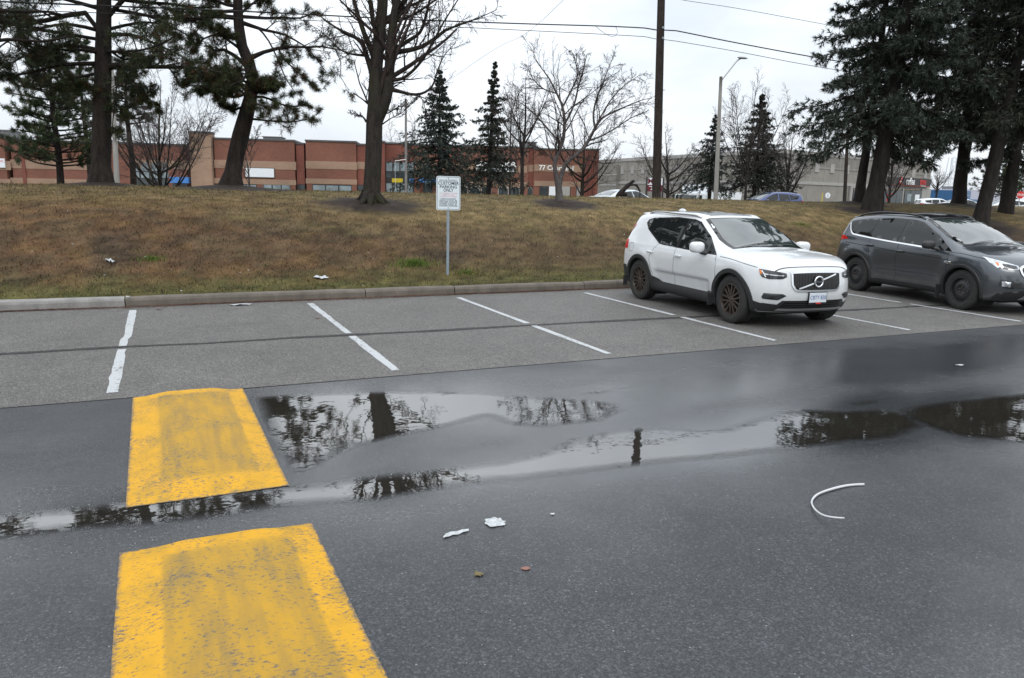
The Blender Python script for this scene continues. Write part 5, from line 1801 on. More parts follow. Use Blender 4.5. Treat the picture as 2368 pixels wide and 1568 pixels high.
fst = frame_M(st2, exx, (0, 0, 1), nrm * sgn)
MB().prism([(.26 * math.cos(a), .26 * math.sin(a)) for a in np.radians(np.arange(22.5, 360, 45))], .04, .06, fst).build('plate', M_RED, so_)
text_obj('lettering', 'STOP', .2, lambda V: fst(V + np.array([0, 0, .066])), M_LETTER, so_, bold=.004)
tag(so_, 'red stop sign behind the far concrete pole', 'sign')

# ================================================================ vehicles
def paint(name, col, rough=.22, metallic=0.0, coat=1.0, dirt=.25):
    t = NT(name); v = t.coord('Object')
    sp_ = t.n('ShaderNodeSeparateXYZ'); t.l(v, sp_.inputs[0])
    d = t.noise(v, 5, 5, .65)
    low = t.ramp(sp_.outputs[2], (.25, 1.0), (.85, 0.0))            # road film sprayed up the lower body
    film = t.math('MULTIPLY', t.math('MULTIPLY', low, t.ramp(d, (.3, .3), (.75, 1.))), dirt)
    t.set(Base_Color=t.mix(film, col, (.17, .155, .14)), Roughness=t.math('ADD', rough, t.math('MULTIPLY', film, .5)), Metallic=metallic, Coat_Weight=coat, Coat_Roughness=.015)
    return t.m


M_CARWHITE = paint('white_car_paint', (.63, .65, .66), .3, 0, 1.0, .30)
M_CARGREY = paint('grey_metallic_paint', (.054, .064, .076), .28, .5, 1.0, .45)
M_CARBLUE = paint('blue_car_paint', (.012, .036, .15), .3, .2, 1.0, .1)
M_CARW2 = paint('pearl_white_paint', (.62, .65, .68), .3, 0, 1.0, .1)
M_CARS = paint('pale_silver_paint', (.52, .58, .62), .3, .3, 1.0, .1)
M_CLAD = plain('black_cladding', (.022, .022, .023), .55, .2, 8)
M_TRIM = plain('gloss_black_trim', (.008, .008, .009), .15)
M_CHROME = plain('chrome', (.72, .73, .74), .12, .02, metallic=1.0)
M_SATIN = plain('satin_silver', (.55, .56, .57), .3, .03, metallic=.9)
M_TYRE = plain('tyre_rubber', (.022, .021, .020), .8, .3, 20, .3)
M_BRONZE = plain('bronze_rim', (.085, .070, .060), .42, .15, metallic=.5)
M_STEELW = plain('black_steel_wheel', (.022, .023, .025), .45, .2)
M_DARK = plain('dark_underbody', (.008, .008, .008), .9)
M_TAIL = plain('red_tail_lamp', (.55, .012, .012), .12, .1)
M_AMBER = plain('amber_lens', (.75, .20, .02), .15, .1)
M_LAMP = plain('headlamp_dark', (.03, .032, .036), .06, .3, 12, spec=.8)
M_LAMPC = plain('headlamp_clear', (.55, .57, .60), .10, .35, 16, metallic=.5)
M_PLATE = plain('plate_white', (.60, .64, .68), .4, .05)
M_PBLUE = plain('plate_blue_ink', (.04, .10, .30), .5)
t_ = NT('car_window'); t_.set(Base_Color=(.010, .012, .012), Roughness=.015, IOR=1.45); M_CGLASS = t_.m
t_ = NT('windscreen'); t_.set(Base_Color=(.030, .040, .038), Roughness=.02, IOR=1.6, Coat_Weight=.6, Coat_Roughness=.01, Coat_IOR=1.8); M_WSCREEN = t_.m


def smax(a, b, k):
    h = np.maximum(k - np.abs(a - b), 0) / k
    return np.maximum(a, b) + h * h * k * .25


class Car:
    """body given by an implicit surface; patches of trim are laid on that surface"""
    def __init__(s, sp):
        s.sp = sp
        s.top = Curve1(*zip(*sp['top'])); s.W = Curve1(*zip(*sp['plan'])); s.belt = Curve1(*zip(*sp['belt']))
        s.side = Curve1(*zip(*sp['side'])); s.ff = Curve1(*zip(*sp['front'])); s.fr = Curve1(*zip(*sp['rear'])); s.bot = Curve1(*zip(*sp['bottom']))

    def f(s, x, y, z, arches=True):
        sp = s.sp
        y = np.abs(y)
        xe = x + sp.get('bow', .10) * y * y * np.where(x > 0, 1, -.6)
        tz = s.top(xe)
        sl = (s.top(xe + .01) - s.top(xe - .01)) / .02
        ft = (z - (tz - sp.get('crown', .06) * y * y)) / np.sqrt(1 + sl * sl)
        b = s.belt(x)
        up = np.maximum(z - b, 0)
        hw = s.W(x) + s.side(z) - sp['tumble'] * up - sp.get('tumble2', .12) * up * up
        for (xa, xb, za, zb, dp, sf) in sp.get('dents', ()):
            hw = hw - dp * sstep(xa - sf, xa + sf, x) * (1 - sstep(xb - sf, xb + sf, x)) * sstep(za - .05, za + .05, z) * (1 - sstep(zb - .05, zb + .02, z))
        for (xc, zc, rr, amp) in sp.get('flares', ()):
            d = np.hypot(x - xc, z - zc)
            hw = hw + amp * np.exp(-((d - rr) / .11) ** 2)
        fs = (y - hw) * .92
        fx = (x - (s.ff(z) - sp['fc'] * (y / .9) ** sp.get('fp', 3.0))) * .9
        rx = ((s.fr(z) + sp['rc'] * (y / .9) ** 3) - x) * .9
        fb = s.bot(x) - z
        v = smax(ft, fs, sp.get('k_edge', .09))
        v = smax(v, fx, sp.get('k_front', .10)); v = smax(v, rx, .09); v = smax(v, fb, .06)
        if arches:
            for (xc, zc, rr) in sp['arch']:
                c = np.maximum(rr - np.hypot(x - xc, z - zc), .52 - y)
                v = np.maximum(v, np.minimum(rr - np.hypot(x - xc, z - zc), y - .52))
        return v

    def body(s, h):
        lo = np.array([s.sp['rear_x'] - .08, -1.06, .10]); hi = np.array([s.sp['front_x'] + .08, 1.06, s.sp['h'] + .08])
        nx, ny, nz = (np.ceil((hi - lo) / h).astype(int) + 1)
        X = lo[0] + np.arange(nx) * h; Y = (np.arange(ny) - (ny - 1) / 2) * h; Z = lo[2] + np.arange(nz) * h
        A, B, C = np.meshgrid(X, Y, Z, indexing='ij')
        f = s.f(A, B, C)
        g = f < 0
        acc = np.zeros((nx - 1, ny - 1, nz - 1, 3)); cnt = np.zeros((nx - 1, ny - 1, nz - 1))
        for ax in range(3):
            sl0 = [slice(None)] * 3; sl1 = [slice(None)] * 3
            sl0[ax] = slice(0, -1); sl1[ax] = slice(1, None)
            f0, f1 = f[tuple(sl0)], f[tuple(sl1)]
            ch = (f0 < 0) != (f1 < 0)
            t = np.where(ch, f0 / np.where(ch, f0 - f1, 1), 0)
            o1, o2 = [a for a in range(3) if a != ax]
            for d1 in (0, 1):
                for d2 in (0, 1):
                    q = [None] * 3; q[ax] = slice(None)
                    n1, n2 = f.shape[o1], f.shape[o2]
                    q[o1] = slice(d1, n1 - 1 + d1); q[o2] = slice(d2, n2 - 1 + d2)
                    c = ch[tuple(q)]; tt = t[tuple(q)]
                    cnt += c
                    acc[..., ax] += np.where(c, tt, 0)
                    acc[..., o1] += np.where(c, d1, 0); acc[..., o2] += np.where(c, d2, 0)
        m = cnt > 0
        idx = -np.ones(m.shape, int); idx[m] = np.arange(m.sum())
        I = np.argwhere(m)
        V = (I + acc[m] / cnt[m][:, None]) * h + np.array([X[0], Y[0], Z[0]])
        F = []
        for ax in range(3):
            o1, o2 = [(1, 2), (2, 0), (0, 1)][ax]
            sl0 = [slice(1, -1)] * 3; sl1 = [slice(1, -1)] * 3
            sl0[ax] = slice(0, -1); sl1[ax] = slice(1, None)
            a, b = g[tuple(sl0)], g[tuple(sl1)]
            for sg, flip in ((a & ~b, False), (~a & b, True)):
                P = np.argwhere(sg)
                if not len(P): continue
                e = np.ones(3, int); e[ax] = 0
                P = P + e
                d1 = np.zeros(3, int); d1[o1] = 1; d2 = np.zeros(3, int); d2[o2] = 1
                q = [P - d1 - d2, P - d2, P, P - d1]
                ii = np.stack([idx[k[:, 0], k[:, 1], k[:, 2]] for k in q], 1)
                F.append(ii[:, ::-1] if flip else ii)
        F = np.concatenate(F)
        for _ in range(3):
            e = .004
            f0 = s.f(*V.T)
            G = np.stack([(s.f(*(V + np.eye(3)[k] * e).T) - s.f(*(V - np.eye(3)[k] * e).T)) / (2 * e) for k in range(3)], 1)
            st = (f0 / np.maximum((G * G).sum(1), .05))[:, None] * G
            V = V - np.clip(st, -h * .5, h * .5)
        return V, F

    def solve(s, fun, hi, lo, n=60):
        """outermost zero of fun(t) from hi inwards (vector)"""
        ts = np.linspace(hi, lo, n)
        t1 = np.full(fun(ts[0]).shape, lo, float); found = np.zeros(t1.shape, bool); t0 = np.full(t1.shape, hi, float)
        for k in range(1, n):
            v = fun(ts[k]); c = (v < 0) & ~found
            t0[c] = ts[k - 1]; t1[c] = ts[k]; found |= c
        for _ in range(18):
            m = (t0 + t1) / 2; ins = fun(m) < 0
            t1 = np.where(ins, m, t1); t0 = np.where(ins, t0, m)
        return (t0 + t1) / 2

    def side_y(s, x, z): return s.solve(lambda t: s.f(x, t, z, False), 1.15, .2)
    def front_x(s, y, z): return s.solve(lambda t: s.f(t, y, z, False), s.sp['front_x'] + .1, .6)
    def rear_x(s, y, z): return s.solve(lambda t: s.f(t, y, z, False), s.sp['rear_x'] - .1, -.8)
    def top_z(s, x, y): return s.solve(lambda t: s.f(x, y, t, False), s.sp['h'] + .2, .5)

    def lift(s, P2, mode, sgn, off):
        a, b = P2[:, 0], P2[:, 1]
        if mode == 'side': V = np.column_stack([a, s.side_y(a, b), b])
        elif mode == 'front': V = np.column_stack([s.front_x(a, b), a, b])
        elif mode == 'rear': V = np.column_stack([s.rear_x(a, b), a, b])
        else: V = np.column_stack([a, b, s.top_z(a, b)])
        e = .006
        G = np.stack([s.f(*(V + np.eye(3)[k] * e).T, False) - s.f(*(V - np.eye(3)[k] * e).T, False) for k in range(3)], 1)
        G /= np.linalg.norm(G, axis=1, keepdims=True) + 1e-9
        V = V + G * off
        if sgn < 0: V = V * np.array([1, -1, 1])
        return V

    def patch(s, name, poly, mode, mat, parent, off=.003, sp=.05, sides=(1, -1)):
        out = None
        V2, F = cdt_fill(np.array(poly, float), sp)
        for sg in (sides if mode == 'side' else (1,)):
            V = s.lift(V2, mode, sg, off)
            o = mesh_obj(name, V, F, mat, parent, smooth=True, local=True)
            # make the faces look outwards
            me = o.data; nrm = np.array([p.normal[:] for p in me.polygons]); c = np.array([p.center[:] for p in me.polygons])
            if mode == 'side': bad = (nrm[:, 1] * sg).sum() < 0
            elif mode == 'front': bad = nrm[:, 0].sum() < 0
            elif mode == 'rear': bad = nrm[:, 0].sum() > 0
            else: bad = nrm[:, 2].sum() < 0
            if bad: me.flip_normals()
            out = o
        return out

    def strip(s, name, line, w, mode, mat, parent, off=.002, sides=(1, -1), n=40):
        P = resample(np.array(line, float), n)
        T = np.gradient(P, axis=0); T /= np.linalg.norm(T, axis=1, keepdims=True)
        N = np.column_stack([-T[:, 1], T[:, 0]]) * w / 2
        F = [(k, k + 1, n + k + 1, n + k) for k in range(n - 1)]
        for sg in (sides if mode == 'side' else (1,)):
            V = s.lift(np.concatenate([P - N, P + N]), mode, sg, off)
            mesh_obj(name, V, F, mat, parent, smooth=True, local=True)

    def ring(s, name, xc, zc, r0, r1, a0, a1, mat, parent, off=.016, sides=(1, -1), n=44):
        """raised wheel arch lip with a return edge"""
        A = np.radians(np.linspace(a0, a1, n))
        for sg in sides:
            rows = []
            for (r, o_, yadd) in ((r1, .0005, 0), (r1 - .006, off, 0), (r0 + .004, off, 0), (r0, off - .006, 0)):
                P2 = np.column_stack([xc + r * np.cos(A), zc + r * np.sin(A)])
                rows.append(s.lift(P2, 'side', sg, o_))
            inner = rows[-1].copy(); inner[:, 1] -= sg * .10; rows.append(inner)
            V = np.concatenate(rows); m = len(rows); F = []
            for j in range(m - 1):
                for k in range(n - 1): F.append((j * n + k, j * n + k + 1, (j + 1) * n + k + 1, (j + 1) * n + k))
            mesh_obj(name, V, F, mat, parent, smooth=False, local=True)


def blob(c, r, p=2.6, n=16, m=12, rot=None):
    """rounded box (superellipsoid)"""
    u = np.linspace(-math.pi, math.pi, n, endpoint=False); v = np.linspace(-math.pi / 2, math.pi / 2, m)
    U, Vv = np.meshgrid(u, v, indexing='ij')
    q = 2 / p
    sg = lambda a: np.sign(a) * np.abs(a) ** q
    P = np.stack([r[0] * sg(np.cos(Vv)) * sg(np.cos(U)), r[1] * sg(np.cos(Vv)) * sg(np.sin(U)), r[2] * sg(np.sin(Vv))], -1)
    P = P.reshape(-1, 3)
    if rot is not None: P = P @ np.array(rot).T
    P = P + np.array(c)
    i = np.arange(n * m).reshape(n, m); j = np.roll(i, -1, axis=0)
    F = np.stack([i[:, :-1], j[:, :-1], j[:, 1:], i[:, 1:]], -1).reshape(-1, 4)
    return P, F


def rotz(a):
    c, s_ = math.cos(a), math.sin(a)
    return [[c, -s_, 0], [s_, c, 0], [0, 0, 1]]


def wheel_parts(car, x, side, R, rim_r, width, y_out, style):
    """wheel > tyre, rim (> lug nuts); axis along y"""
    o = empty('wheel'); o.parent = car; o.location = (x, 0, 0); o['_loc'] = [0, 0, 0]
    sg = side
    M = lambda V: np.column_stack([V[:, 0], sg * (y_out + V[:, 2]), V[:, 1] + R])
    mb = MB(); w = width
    mb.lathe([(rim_r, -.012), (rim_r + .012, -.004), (rim_r + .05, .004), (R - .045, .000), (R - .012, -.012), (R, -.035), (R - .003, -w / 2), (R, -w + .035), (R - .012, -w + .012), (R - .05, -w), (rim_r, -w + .02)], 48, M, True)
    mb.build('tyre', M_TYRE, o, smooth=False, local=True)
    mt = {'bronze': M_BRONZE, 'steel': M_STEELW, 'alloy': M_SATIN}[style]
    mb = MB()
    mb.lathe([(rim_r + .002, -.008), (rim_r - .012, -.006), (rim_r - .018, -.03), (rim_r - .03, -.10), (rim_r - .03, -w + .03)], 40, M)
    if style == 'bronze':
        ns = 7
        for k in range(ns):
            a = 2 * math.pi * k / ns
            for (da, d0) in ((-.26, -.04), (.26, .04)):
                a0, a1 = a + d0, a + da
                p0 = np.array([math.cos(a0), math.sin(a0)]) * .05; p1 = np.array([math.cos(a1), math.sin(a1)]) * (rim_r - .012)
                t = (p1 - p0) / np.linalg.norm(p1 - p0); nrm = np.array([-t[1], t[0]])
                q = [p0 - nrm * .013, p1 - nrm * .011, p1 + nrm * .011, p0 + nrm * .013]
                mb.prism(q, -.045, -.018, M)
        mb.lathe([(0, -.022), (.045, -.022), (.062, -.03), (.066, -.06)], 24, M)
        mb.lathe([(0, -.012), (.026, -.013), (.030, -.024)], 20, M)
    elif style == 'steel':
        mb.lathe([(0, -.045), (.055, -.045), (.07, -.040), (.075, -.022), (.105, -.016), (.14, -.026), (rim_r - .02, -.055)], 40, M)
    else:
        for k in range(10):
            a = 2 * math.pi * k / 10
            p0 = np.array([math.cos(a), math.sin(a)]) * .04; p1 = np.array([math.cos(a), math.sin(a)]) * (rim_r - .01)
            t = (p1 - p0) / np.linalg.norm(p1 - p0); nrm = np.array([-t[1], t[0]])
            mb.prism([p0 - nrm * .018, p1 - nrm * .014, p1 + nrm * .014, p0 + nrm * .018], -.045, -.018, M)
    rim = mb.build('rim', mt, o, smooth=False, local=True)
    mb = MB(); mb.lathe([(0, -.115), (.155, -.115), (.155, -.13)], 28, M); mb.lathe([(rim_r - .02, -.135), (0, -.136)], 28, M)
    mb.build('brake_disc', M_DARK, o, local=True)
    if style in ('bronze', 'steel'):
        mb = MB()
        for k in range(5):
            a = 2 * math.pi * k / 5 + .3
            rr = .045 if style == 'bronze' else .052
            mb.lathe([(0, .008), (.008, .007), (.010, -.012)], 8, lambda V, a=a: M(V + np.array([rr * math.cos(a), rr * math.sin(a), -.022 if style == 'bronze' else -.034])))
        mb.build('lug_nuts', plain('lug_metal', (.30, .22, .18), .4, metallic=.6) if 'lug_metal' not in bpy.data.materials else bpy.data.materials['lug_metal'], rim, local=True)
    if style == 'steel':
        for k in range(16):
            a = 2 * math.pi * k / 16
            mb = MB(); mb.lathe([(0, .0015), (.013, .0015), (.013, -.01)], 10, lambda V, a=a: M(V + np.array([(rim_r - .062) * math.cos(a), (rim_r - .062) * math.sin(a), -.0335])))
            mb.build('vent_hole', M_DARK, rim, local=True)
    return o


def wheel_well(car, C, parent):
    for (xc, zc, rr) in C.sp['arch']:
        for sg in (1, -1):
            n = 20; A = np.radians(np.linspace(-35, 215, n)); V = []
            for y in (.50, .80):
                for a in A: V.append((xc + (rr + .002) * math.cos(a), sg * y, zc + (rr + .002) * math.sin(a)))
            F = [(k, k + 1, n + k + 1, n + k) for k in range(n - 1)]
            mesh_obj('wheel_well', V, F, M_DARK, parent, local=True)


def under(C, parent):
    mb = MB(); mb.box((C.sp['rear_x'] + .35, -.62, .20), (C.sp['front_x'] - .35, .62, .34)); mb.build('underbody', M_DARK, parent, local=True)


# ---------------------------------------------------------------- white compact SUV
XC = dict(
    h=1.62, front_x=2.21, rear_x=-2.20,
    top=[(-2.35, 1.44), (-2.10, 1.47), (-1.95, 1.52), (-1.6, 1.575), (-1.0, 1.605), (-.4, 1.605), (0.0, 1.575), (.17, 1.535), (.60, 1.325), (.98, 1.135), (1.10, 1.105), (1.5, 1.075), (1.9, 1.02), (2.05, .985), (2.14, .94), (2.22, .86)],
    plan=[(-2.3, .86), (-1.9, .905), (-1.4, .925), (-.6, .915), (.3, .915), (1.1, .925), (1.5, .92), (1.9, .875), (2.2, .79)],
    belt=[(-2.3, 1.06), (-1.6, 1.02), (-.6, .985), (.8, .955), (1.2, .93), (2.3, .86)],
    side=[(.15, -.10), (.30, -.055), (.42, -.03), (.60, -.006), (.80, .0), (.93, -.012), (1.05, -.035), (1.7, -.06)],
    front=[(.15, 1.93), (.28, 2.07), (.40, 2.135), (.52, 2.155), (.62, 2.15), (.72, 2.135), (.84, 2.11), (.95, 2.05), (1.10, 1.90)],
    rear=[(.15, -2.00), (.35, -2.16), (.60, -2.20), (.80, -2.19), (1.0, -2.15), (1.12, -2.11), (1.35, -2.02), (1.5, -1.99), (1.7, -1.97)],
    bottom=[(-2.3, .30), (-1.9, .26), (-1.2, .225), (1.2, .225), (1.9, .235), (2.3, .26)],
    tumble=.40, tumble2=.16, fc=.34, fp=3.2, rc=.20, bow=.13, crown=.05, k_edge=.085, k_front=.14,
    dents=[(-.82, .78, .36, .60, .040, .10)], flares=[(1.351, .36, .50, .014), (-1.351, .36, .50, .014)],
    arch=[(1.351, .365, .405), (-1.351, .365, .405)])


def volvo():
    p0 = np.array([8.17, -3.75, 0]); p1 = np.array([8.38, -1.03, 0])
    hd = (p0 - p1) / np.linalg.norm(p0 - p1); mid = (p0 + p1) / 2
    perp = np.array([-hd[1], hd[0], 0])
    loc = mid + perp * .84
    car = empty('parked_car', tuple(loc), math.atan2(hd[1], hd[0])); car['_loc'] = [0, 0, 0]
    tag(car, 'white compact SUV with bronze wheels parked nose out beside the kerb', 'car', 'cars parked in the stalls')
    C = Car(XC)
    V, F = C.body(.031)
    body = mesh_obj('body', V, F, M_CARWHITE, car, smooth=True, local=True)
    wheel_well(car, C, body); under(C, car)
    for x in (1.351, -1.351):
        for sg in (1, -1): wheel_parts(car, x, sg, .362, .238, .235, .905, 'bronze')
    # glass
    C.patch('window_surround', [(.93, .985), (.40, .995), (-.66, 1.035), (-.80, 1.05), (-1.34, 1.27), (-1.50, 1.385), (-1.47, 1.44), (-1.30, 1.478), (-.6, 1.512), (-.1, 1.495), (.10, 1.46), (.55, 1.245)], 'side', M_TRIM, car, .003, .06)
    C.patch('side_window', [(.84, 1.005), (.40, 1.015), (-.18, 1.035), (-.20, 1.475), (-.10, 1.475), (.07, 1.44), (.50, 1.235)], 'side', M_CGLASS, car, .006, .06)
    C.patch('side_window', [(-.27, 1.037), (-.66, 1.055), (-.78, 1.07), (-.93, 1.13), (-.93, 1.475), (-.6, 1.49), (-.28, 1.48)], 'side', M_CGLASS, car, .006, .06)
    C.patch('quarter_window', [(-.975, 1.15), (-1.32, 1.295), (-1.46, 1.39), (-1.44, 1.425), (-1.28, 1.458), (-.975, 1.474)], 'side', M_CGLASS, car, .006, .06)
    C.patch('windscreen_surround', [(1.035, -.66), (1.02, -.4), (1.06, 0), (1.02, .4), (1.035, .66), (.70, .70), (.13, .58), (.155, .3), (.165, 0), (.155, -.3), (.13, -.58), (.70, -.70)], 'top', M_TRIM, car, .003, .06)
    C.patch('windscreen', [(.985, -.60), (1.0, -.3), (1.01, 0), (1.0, .3), (.985, .60), (.70, .635), (.185, .535), (.205, .3), (.21, 0), (.205, -.3), (.185, -.535), (.70, -.635)], 'top', M_WSCREEN, car, .006, .06)
    C.patch('sunroof', [(.03, -.42), (.03, .42), (-1.15, .44), (-1.15, -.44)], 'top', M_TRIM, car, .003, .08)
    C.patch('rear_window', [(-.60, 1.13), (-.52, 1.44), (.52, 1.44), (.60, 1.13)], 'rear', M_CGLASS, car, .005, .08)
    # wipers
    for (a, b) in (((1.02, -.55), (.93, .05)), ((1.03, .02), (.93, .52))):
        C.strip('wiper', [a, ((a[0] + b[0]) / 2 - .02, (a[1] + b[1]) / 2), b], .022, 'top', M_CLAD, car, .018)
    # black lower cladding and arch lips
    for xc in (1.351, -1.351): C.ring('arch_trim', xc, .365, .395, .462, -22, 202, M_CLAD, car)
    C.patch('sill_cladding', [(.93, .23), (.93, .40), (.84, .435), (.70, .395), (-.62, .405), (-.82, .47), (-.95, .50), (-.95, .23)], 'side', M_CLAD, car, .012, .05)
    C.patch('bumper_cladding', [(1.78, .28), (1.775, .42), (1.84, .40), (1.98, .36), (1.98, .28)], 'side', M_CLAD, car, .006, .04)
    C.patch('rear_cladding', [(-1.78, .30), (-1.80, .60), (-2.0, .60), (-2.0, .32)], 'side', M_CLAD, car, .006, .04)
    C.patch('lower_bumper', [(-.78, .26), (-.77, .385), (-.60, .37), (-.545, .43), (.545, .43), (.60, .37), (.77, .385), (.78, .26)], 'front', M_CLAD, car, .004, .05)
    C.patch('lower_intake', [(-.56, .33), (-.50, .425), (.50, .425), (.56, .33)], 'front', M_TRIM, car, .008, .05)
    for z in (.355, .385, .41): C.strip('intake_slat', [(-.50, z), (0, z), (.50, z)], .008, 'front', M_CLAD, car, .014)
    C.patch('skid_strip', [(-.60, .285), (-.57, .318), (.57, .318), (.60, .285)], 'front', M_SATIN, car, .016, .05)
    # grille with chrome frame, vertical ribs, ring emblem with diagonal bar
    gp = [(y_ * .93, z_) for y_, z_ in [(-.43, .62), (-.455, .66), (-.455, .79), (-.43, .825), (0, .835), (.43, .825), (.455, .79), (.455, .66), (.43, .62), (.36, .575), (0, .57), (-.36, .575)]]
    gr = C.patch('grille', gp, 'front', M_TRIM, car, .006, .05)
    C.strip('grille_frame', gp + [gp[0]], .026, 'front', M_CHROME, car, .016, n=110)
    for y in np.linspace(-.39, .39, 31):
        if abs(y) > .015: C.strip('grille_rib', [(y, .595), (y, .70), (y, .805)], .007, 'front', M_CLAD, car, .013, n=6)
    C.strip('emblem_bar', [(-.33, .602), (0, .70), (.33, .80)], .020, 'front', M_CHROME, car, .024, n=16)
    xe = float(C.front_x(np.array([0.]), np.array([.70]))[0])
    Mf = lambda V: np.column_stack([V[:, 2] + xe + .025, V[:, 0], V[:, 1] + .70])
    mb = MB(); a = np.linspace(0, 2 * math.pi, 33)[:-1]
    mb.lathe([(.060, .0), (.060, .014), (.072, .018), (.084, .014), (.084, 0)], 32, Mf); mb.build('emblem_ring', M_CHROME, car, smooth=True, local=True)
    mb = MB(); mb.lathe([(0, .008), (.060, .008)], 24, Mf); em = mb.build('emblem_disc', M_TRIM, car, local=True)
    text_obj('lettering', 'VOLVO', .036, lambda V: Mf(V * np.array([1, 1, 1]) + np.array([0, 0, .0105])), M_CHROME, em, local=True)
    # headlamps with the hammer-shaped running light
    for sg in (1, -1):
        hl = [(.495, .765), (.50, .815), (.60, .835), (.77, .862), (.808, .866), (.806, .80), (.79, .755), (.72, .730), (.56, .735)]
        hl = [(y * sg, z) for y, z in hl]
        C.patch('headlight', hl, 'front', M_LAMP, car, .005, .03)
        C.strip('running_light', [(sg * .54, .782), (sg * .66, .787), (sg * .765, .80)], .012, 'front', M_CHROME, car, .011, n=10)
        C.strip('running_light', [(sg * .752, .755), (sg * .765, .80), (sg * .785, .845)], .012, 'front', M_CHROME, car, .011, n=10)
        C.patch('turn_lamp', [(sg * .785, .79), (sg * .79, .85), (sg * .806, .858), (sg * .803, .80)], 'front', M_AMBER, car, .012, .02)
        C.patch('fog_pocket', [(sg * .50, .50), (sg * .55, .525), (sg * .77, .53), (sg * .785, .47), (sg * .77, .445), (sg * .60, .435)], 'front', M_CLAD, car, .005, .04)
        C.patch('fog_lamp', [(sg * .70, .465), (sg * .70, .505), (sg * .77, .508), (sg * .77, .465)], 'front', M_LAMP, car, .009, .03)
    # lamps at the tail
    C.patch('tail_light', [(-1.80, .90), (-1.84, 1.06), (-2.03, 1.06), (-2.06, .90)], 'side', M_TAIL, car, .008, .03)
    C.strip('tail_light_upper', [(-2.00, 1.08), (-1.93, 1.20), (-1.84, 1.34)], .035, 'side', M_TAIL, car, .008)
    # shut lines
    for ln in ([(-.22, 1.02), (-.23, .80), (-.235, .55), (-.24, .40)], [(.93, .98), (.97, .80), (.985, .60), (.96, .47), (.93, .41)], [(-.78, 1.05), (-.92, .93), (-.99, .80), (-.93, .62), (-.86, .50)],
               [(1.02, .975), (1.30, .96), (1.60, .925), (1.82, .885)]):
        C.strip('shut_line', ln, .007, 'side', M_DARK, car, .0015)
    C.strip('hood_line', [(1.99, -.66), (2.05, -.35), (2.065, 0), (2.05, .35), (1.99, .66)], .008, 'top', M_DARK, car, .002)
    C.strip('fuel_flap', [(-1.60, .86), (-1.60, .99), (-1.74, .99), (-1.74, .86), (-1.60, .86)], .006, 'side', M_DARK, car, .0015)
    # handles, mirrors, rails, fin
    for sg in (1, -1):
        for x in (-.10, -.98):
            yy = float(C.side_y(np.array([x]), np.array([.895]))[0])
            Vb, Fb = blob((x, sg * (yy + .022), .895), (.105, .016, .016), 3)
            mesh_obj('door_handle', Vb, Fb, M_CARWHITE, car, smooth=True, local=True)
        Vb, Fb = blob((.60, sg * 1.03, 1.085), (.085, .125, .088), 3.0, rot=rotz(sg * -.12)); mesh_obj('mirror', Vb, Fb, M_CARWHITE, car, smooth=True, local=True)
        mb = MB(); mb.tube([(.66, sg * .86, .985), (.62, sg * .95, 1.005), (.60, sg * 1.0, 1.03)], .032, 8); mb.build('mirror_foot', M_CLAD, car, smooth=True, local=True)
        rl = []
        for x in np.linspace(.02, -1.62, 16):
            q = (x + 1.62) / 1.64; lift_ = .045 * math.sin(math.pi * min(1, max(0, q))) ** .35
            y = .575 + .02 * math.sin(math.pi * q)
            rl.append((x, sg * y, float(C.top_z(np.array([x]), np.array([y]))[0]) + lift_ - .004))
        mb = MB(); mb.tube(resample(np.array(rl), 30), .017, 7); mb.build('roof_rail', M_SATIN, car, smooth=True, local=True)
    Vb, Fb = blob((-1.45, 0, 1.595), (.12, .026, .050), 2.0); mesh_obj('roof_fin', Vb, Fb, M_CARWHITE, car, smooth=True, local=True)
    Vb, Fb = blob((-1.86, 0, 1.535), (.16, .56, .030), 3); mesh_obj('spoiler', Vb, Fb, M_CARWHITE, car, smooth=True, local=True)
    for sg in (1, -1):
        for x in (.925, -1.745): MB().box((x - .006, sg * .90 - .10, .22), (x + .006, sg * .90 - .01, .40)).build('mud_flap', M_CLAD, car, local=True)
    # plate
    xp = float(C.front_x(np.array([0.]), np.array([.46]))[0]) + .012
    MB().box((xp, -.165, .375), (xp + .016, .165, .555)).build('plate_frame', M_TRIM, car, local=True)
    pl = MB().box((xp + .016, -.152, .405), (xp + .020, .152, .545)).build('licence_plate', M_PLATE, car, local=True)
    text_obj('lettering', 'CBTY 820', .082, lambda V: np.column_stack([V[:, 2] + xp + .0225, V[:, 0], V[:, 1] + .472]), M_PBLUE, pl, local=True, squeeze=.82)
    MB().box((xp + .016, -.03, .382), (xp + .019, .06, .402)).build('dealer_strip', M_RED, car, local=True)
    return car


volvo()

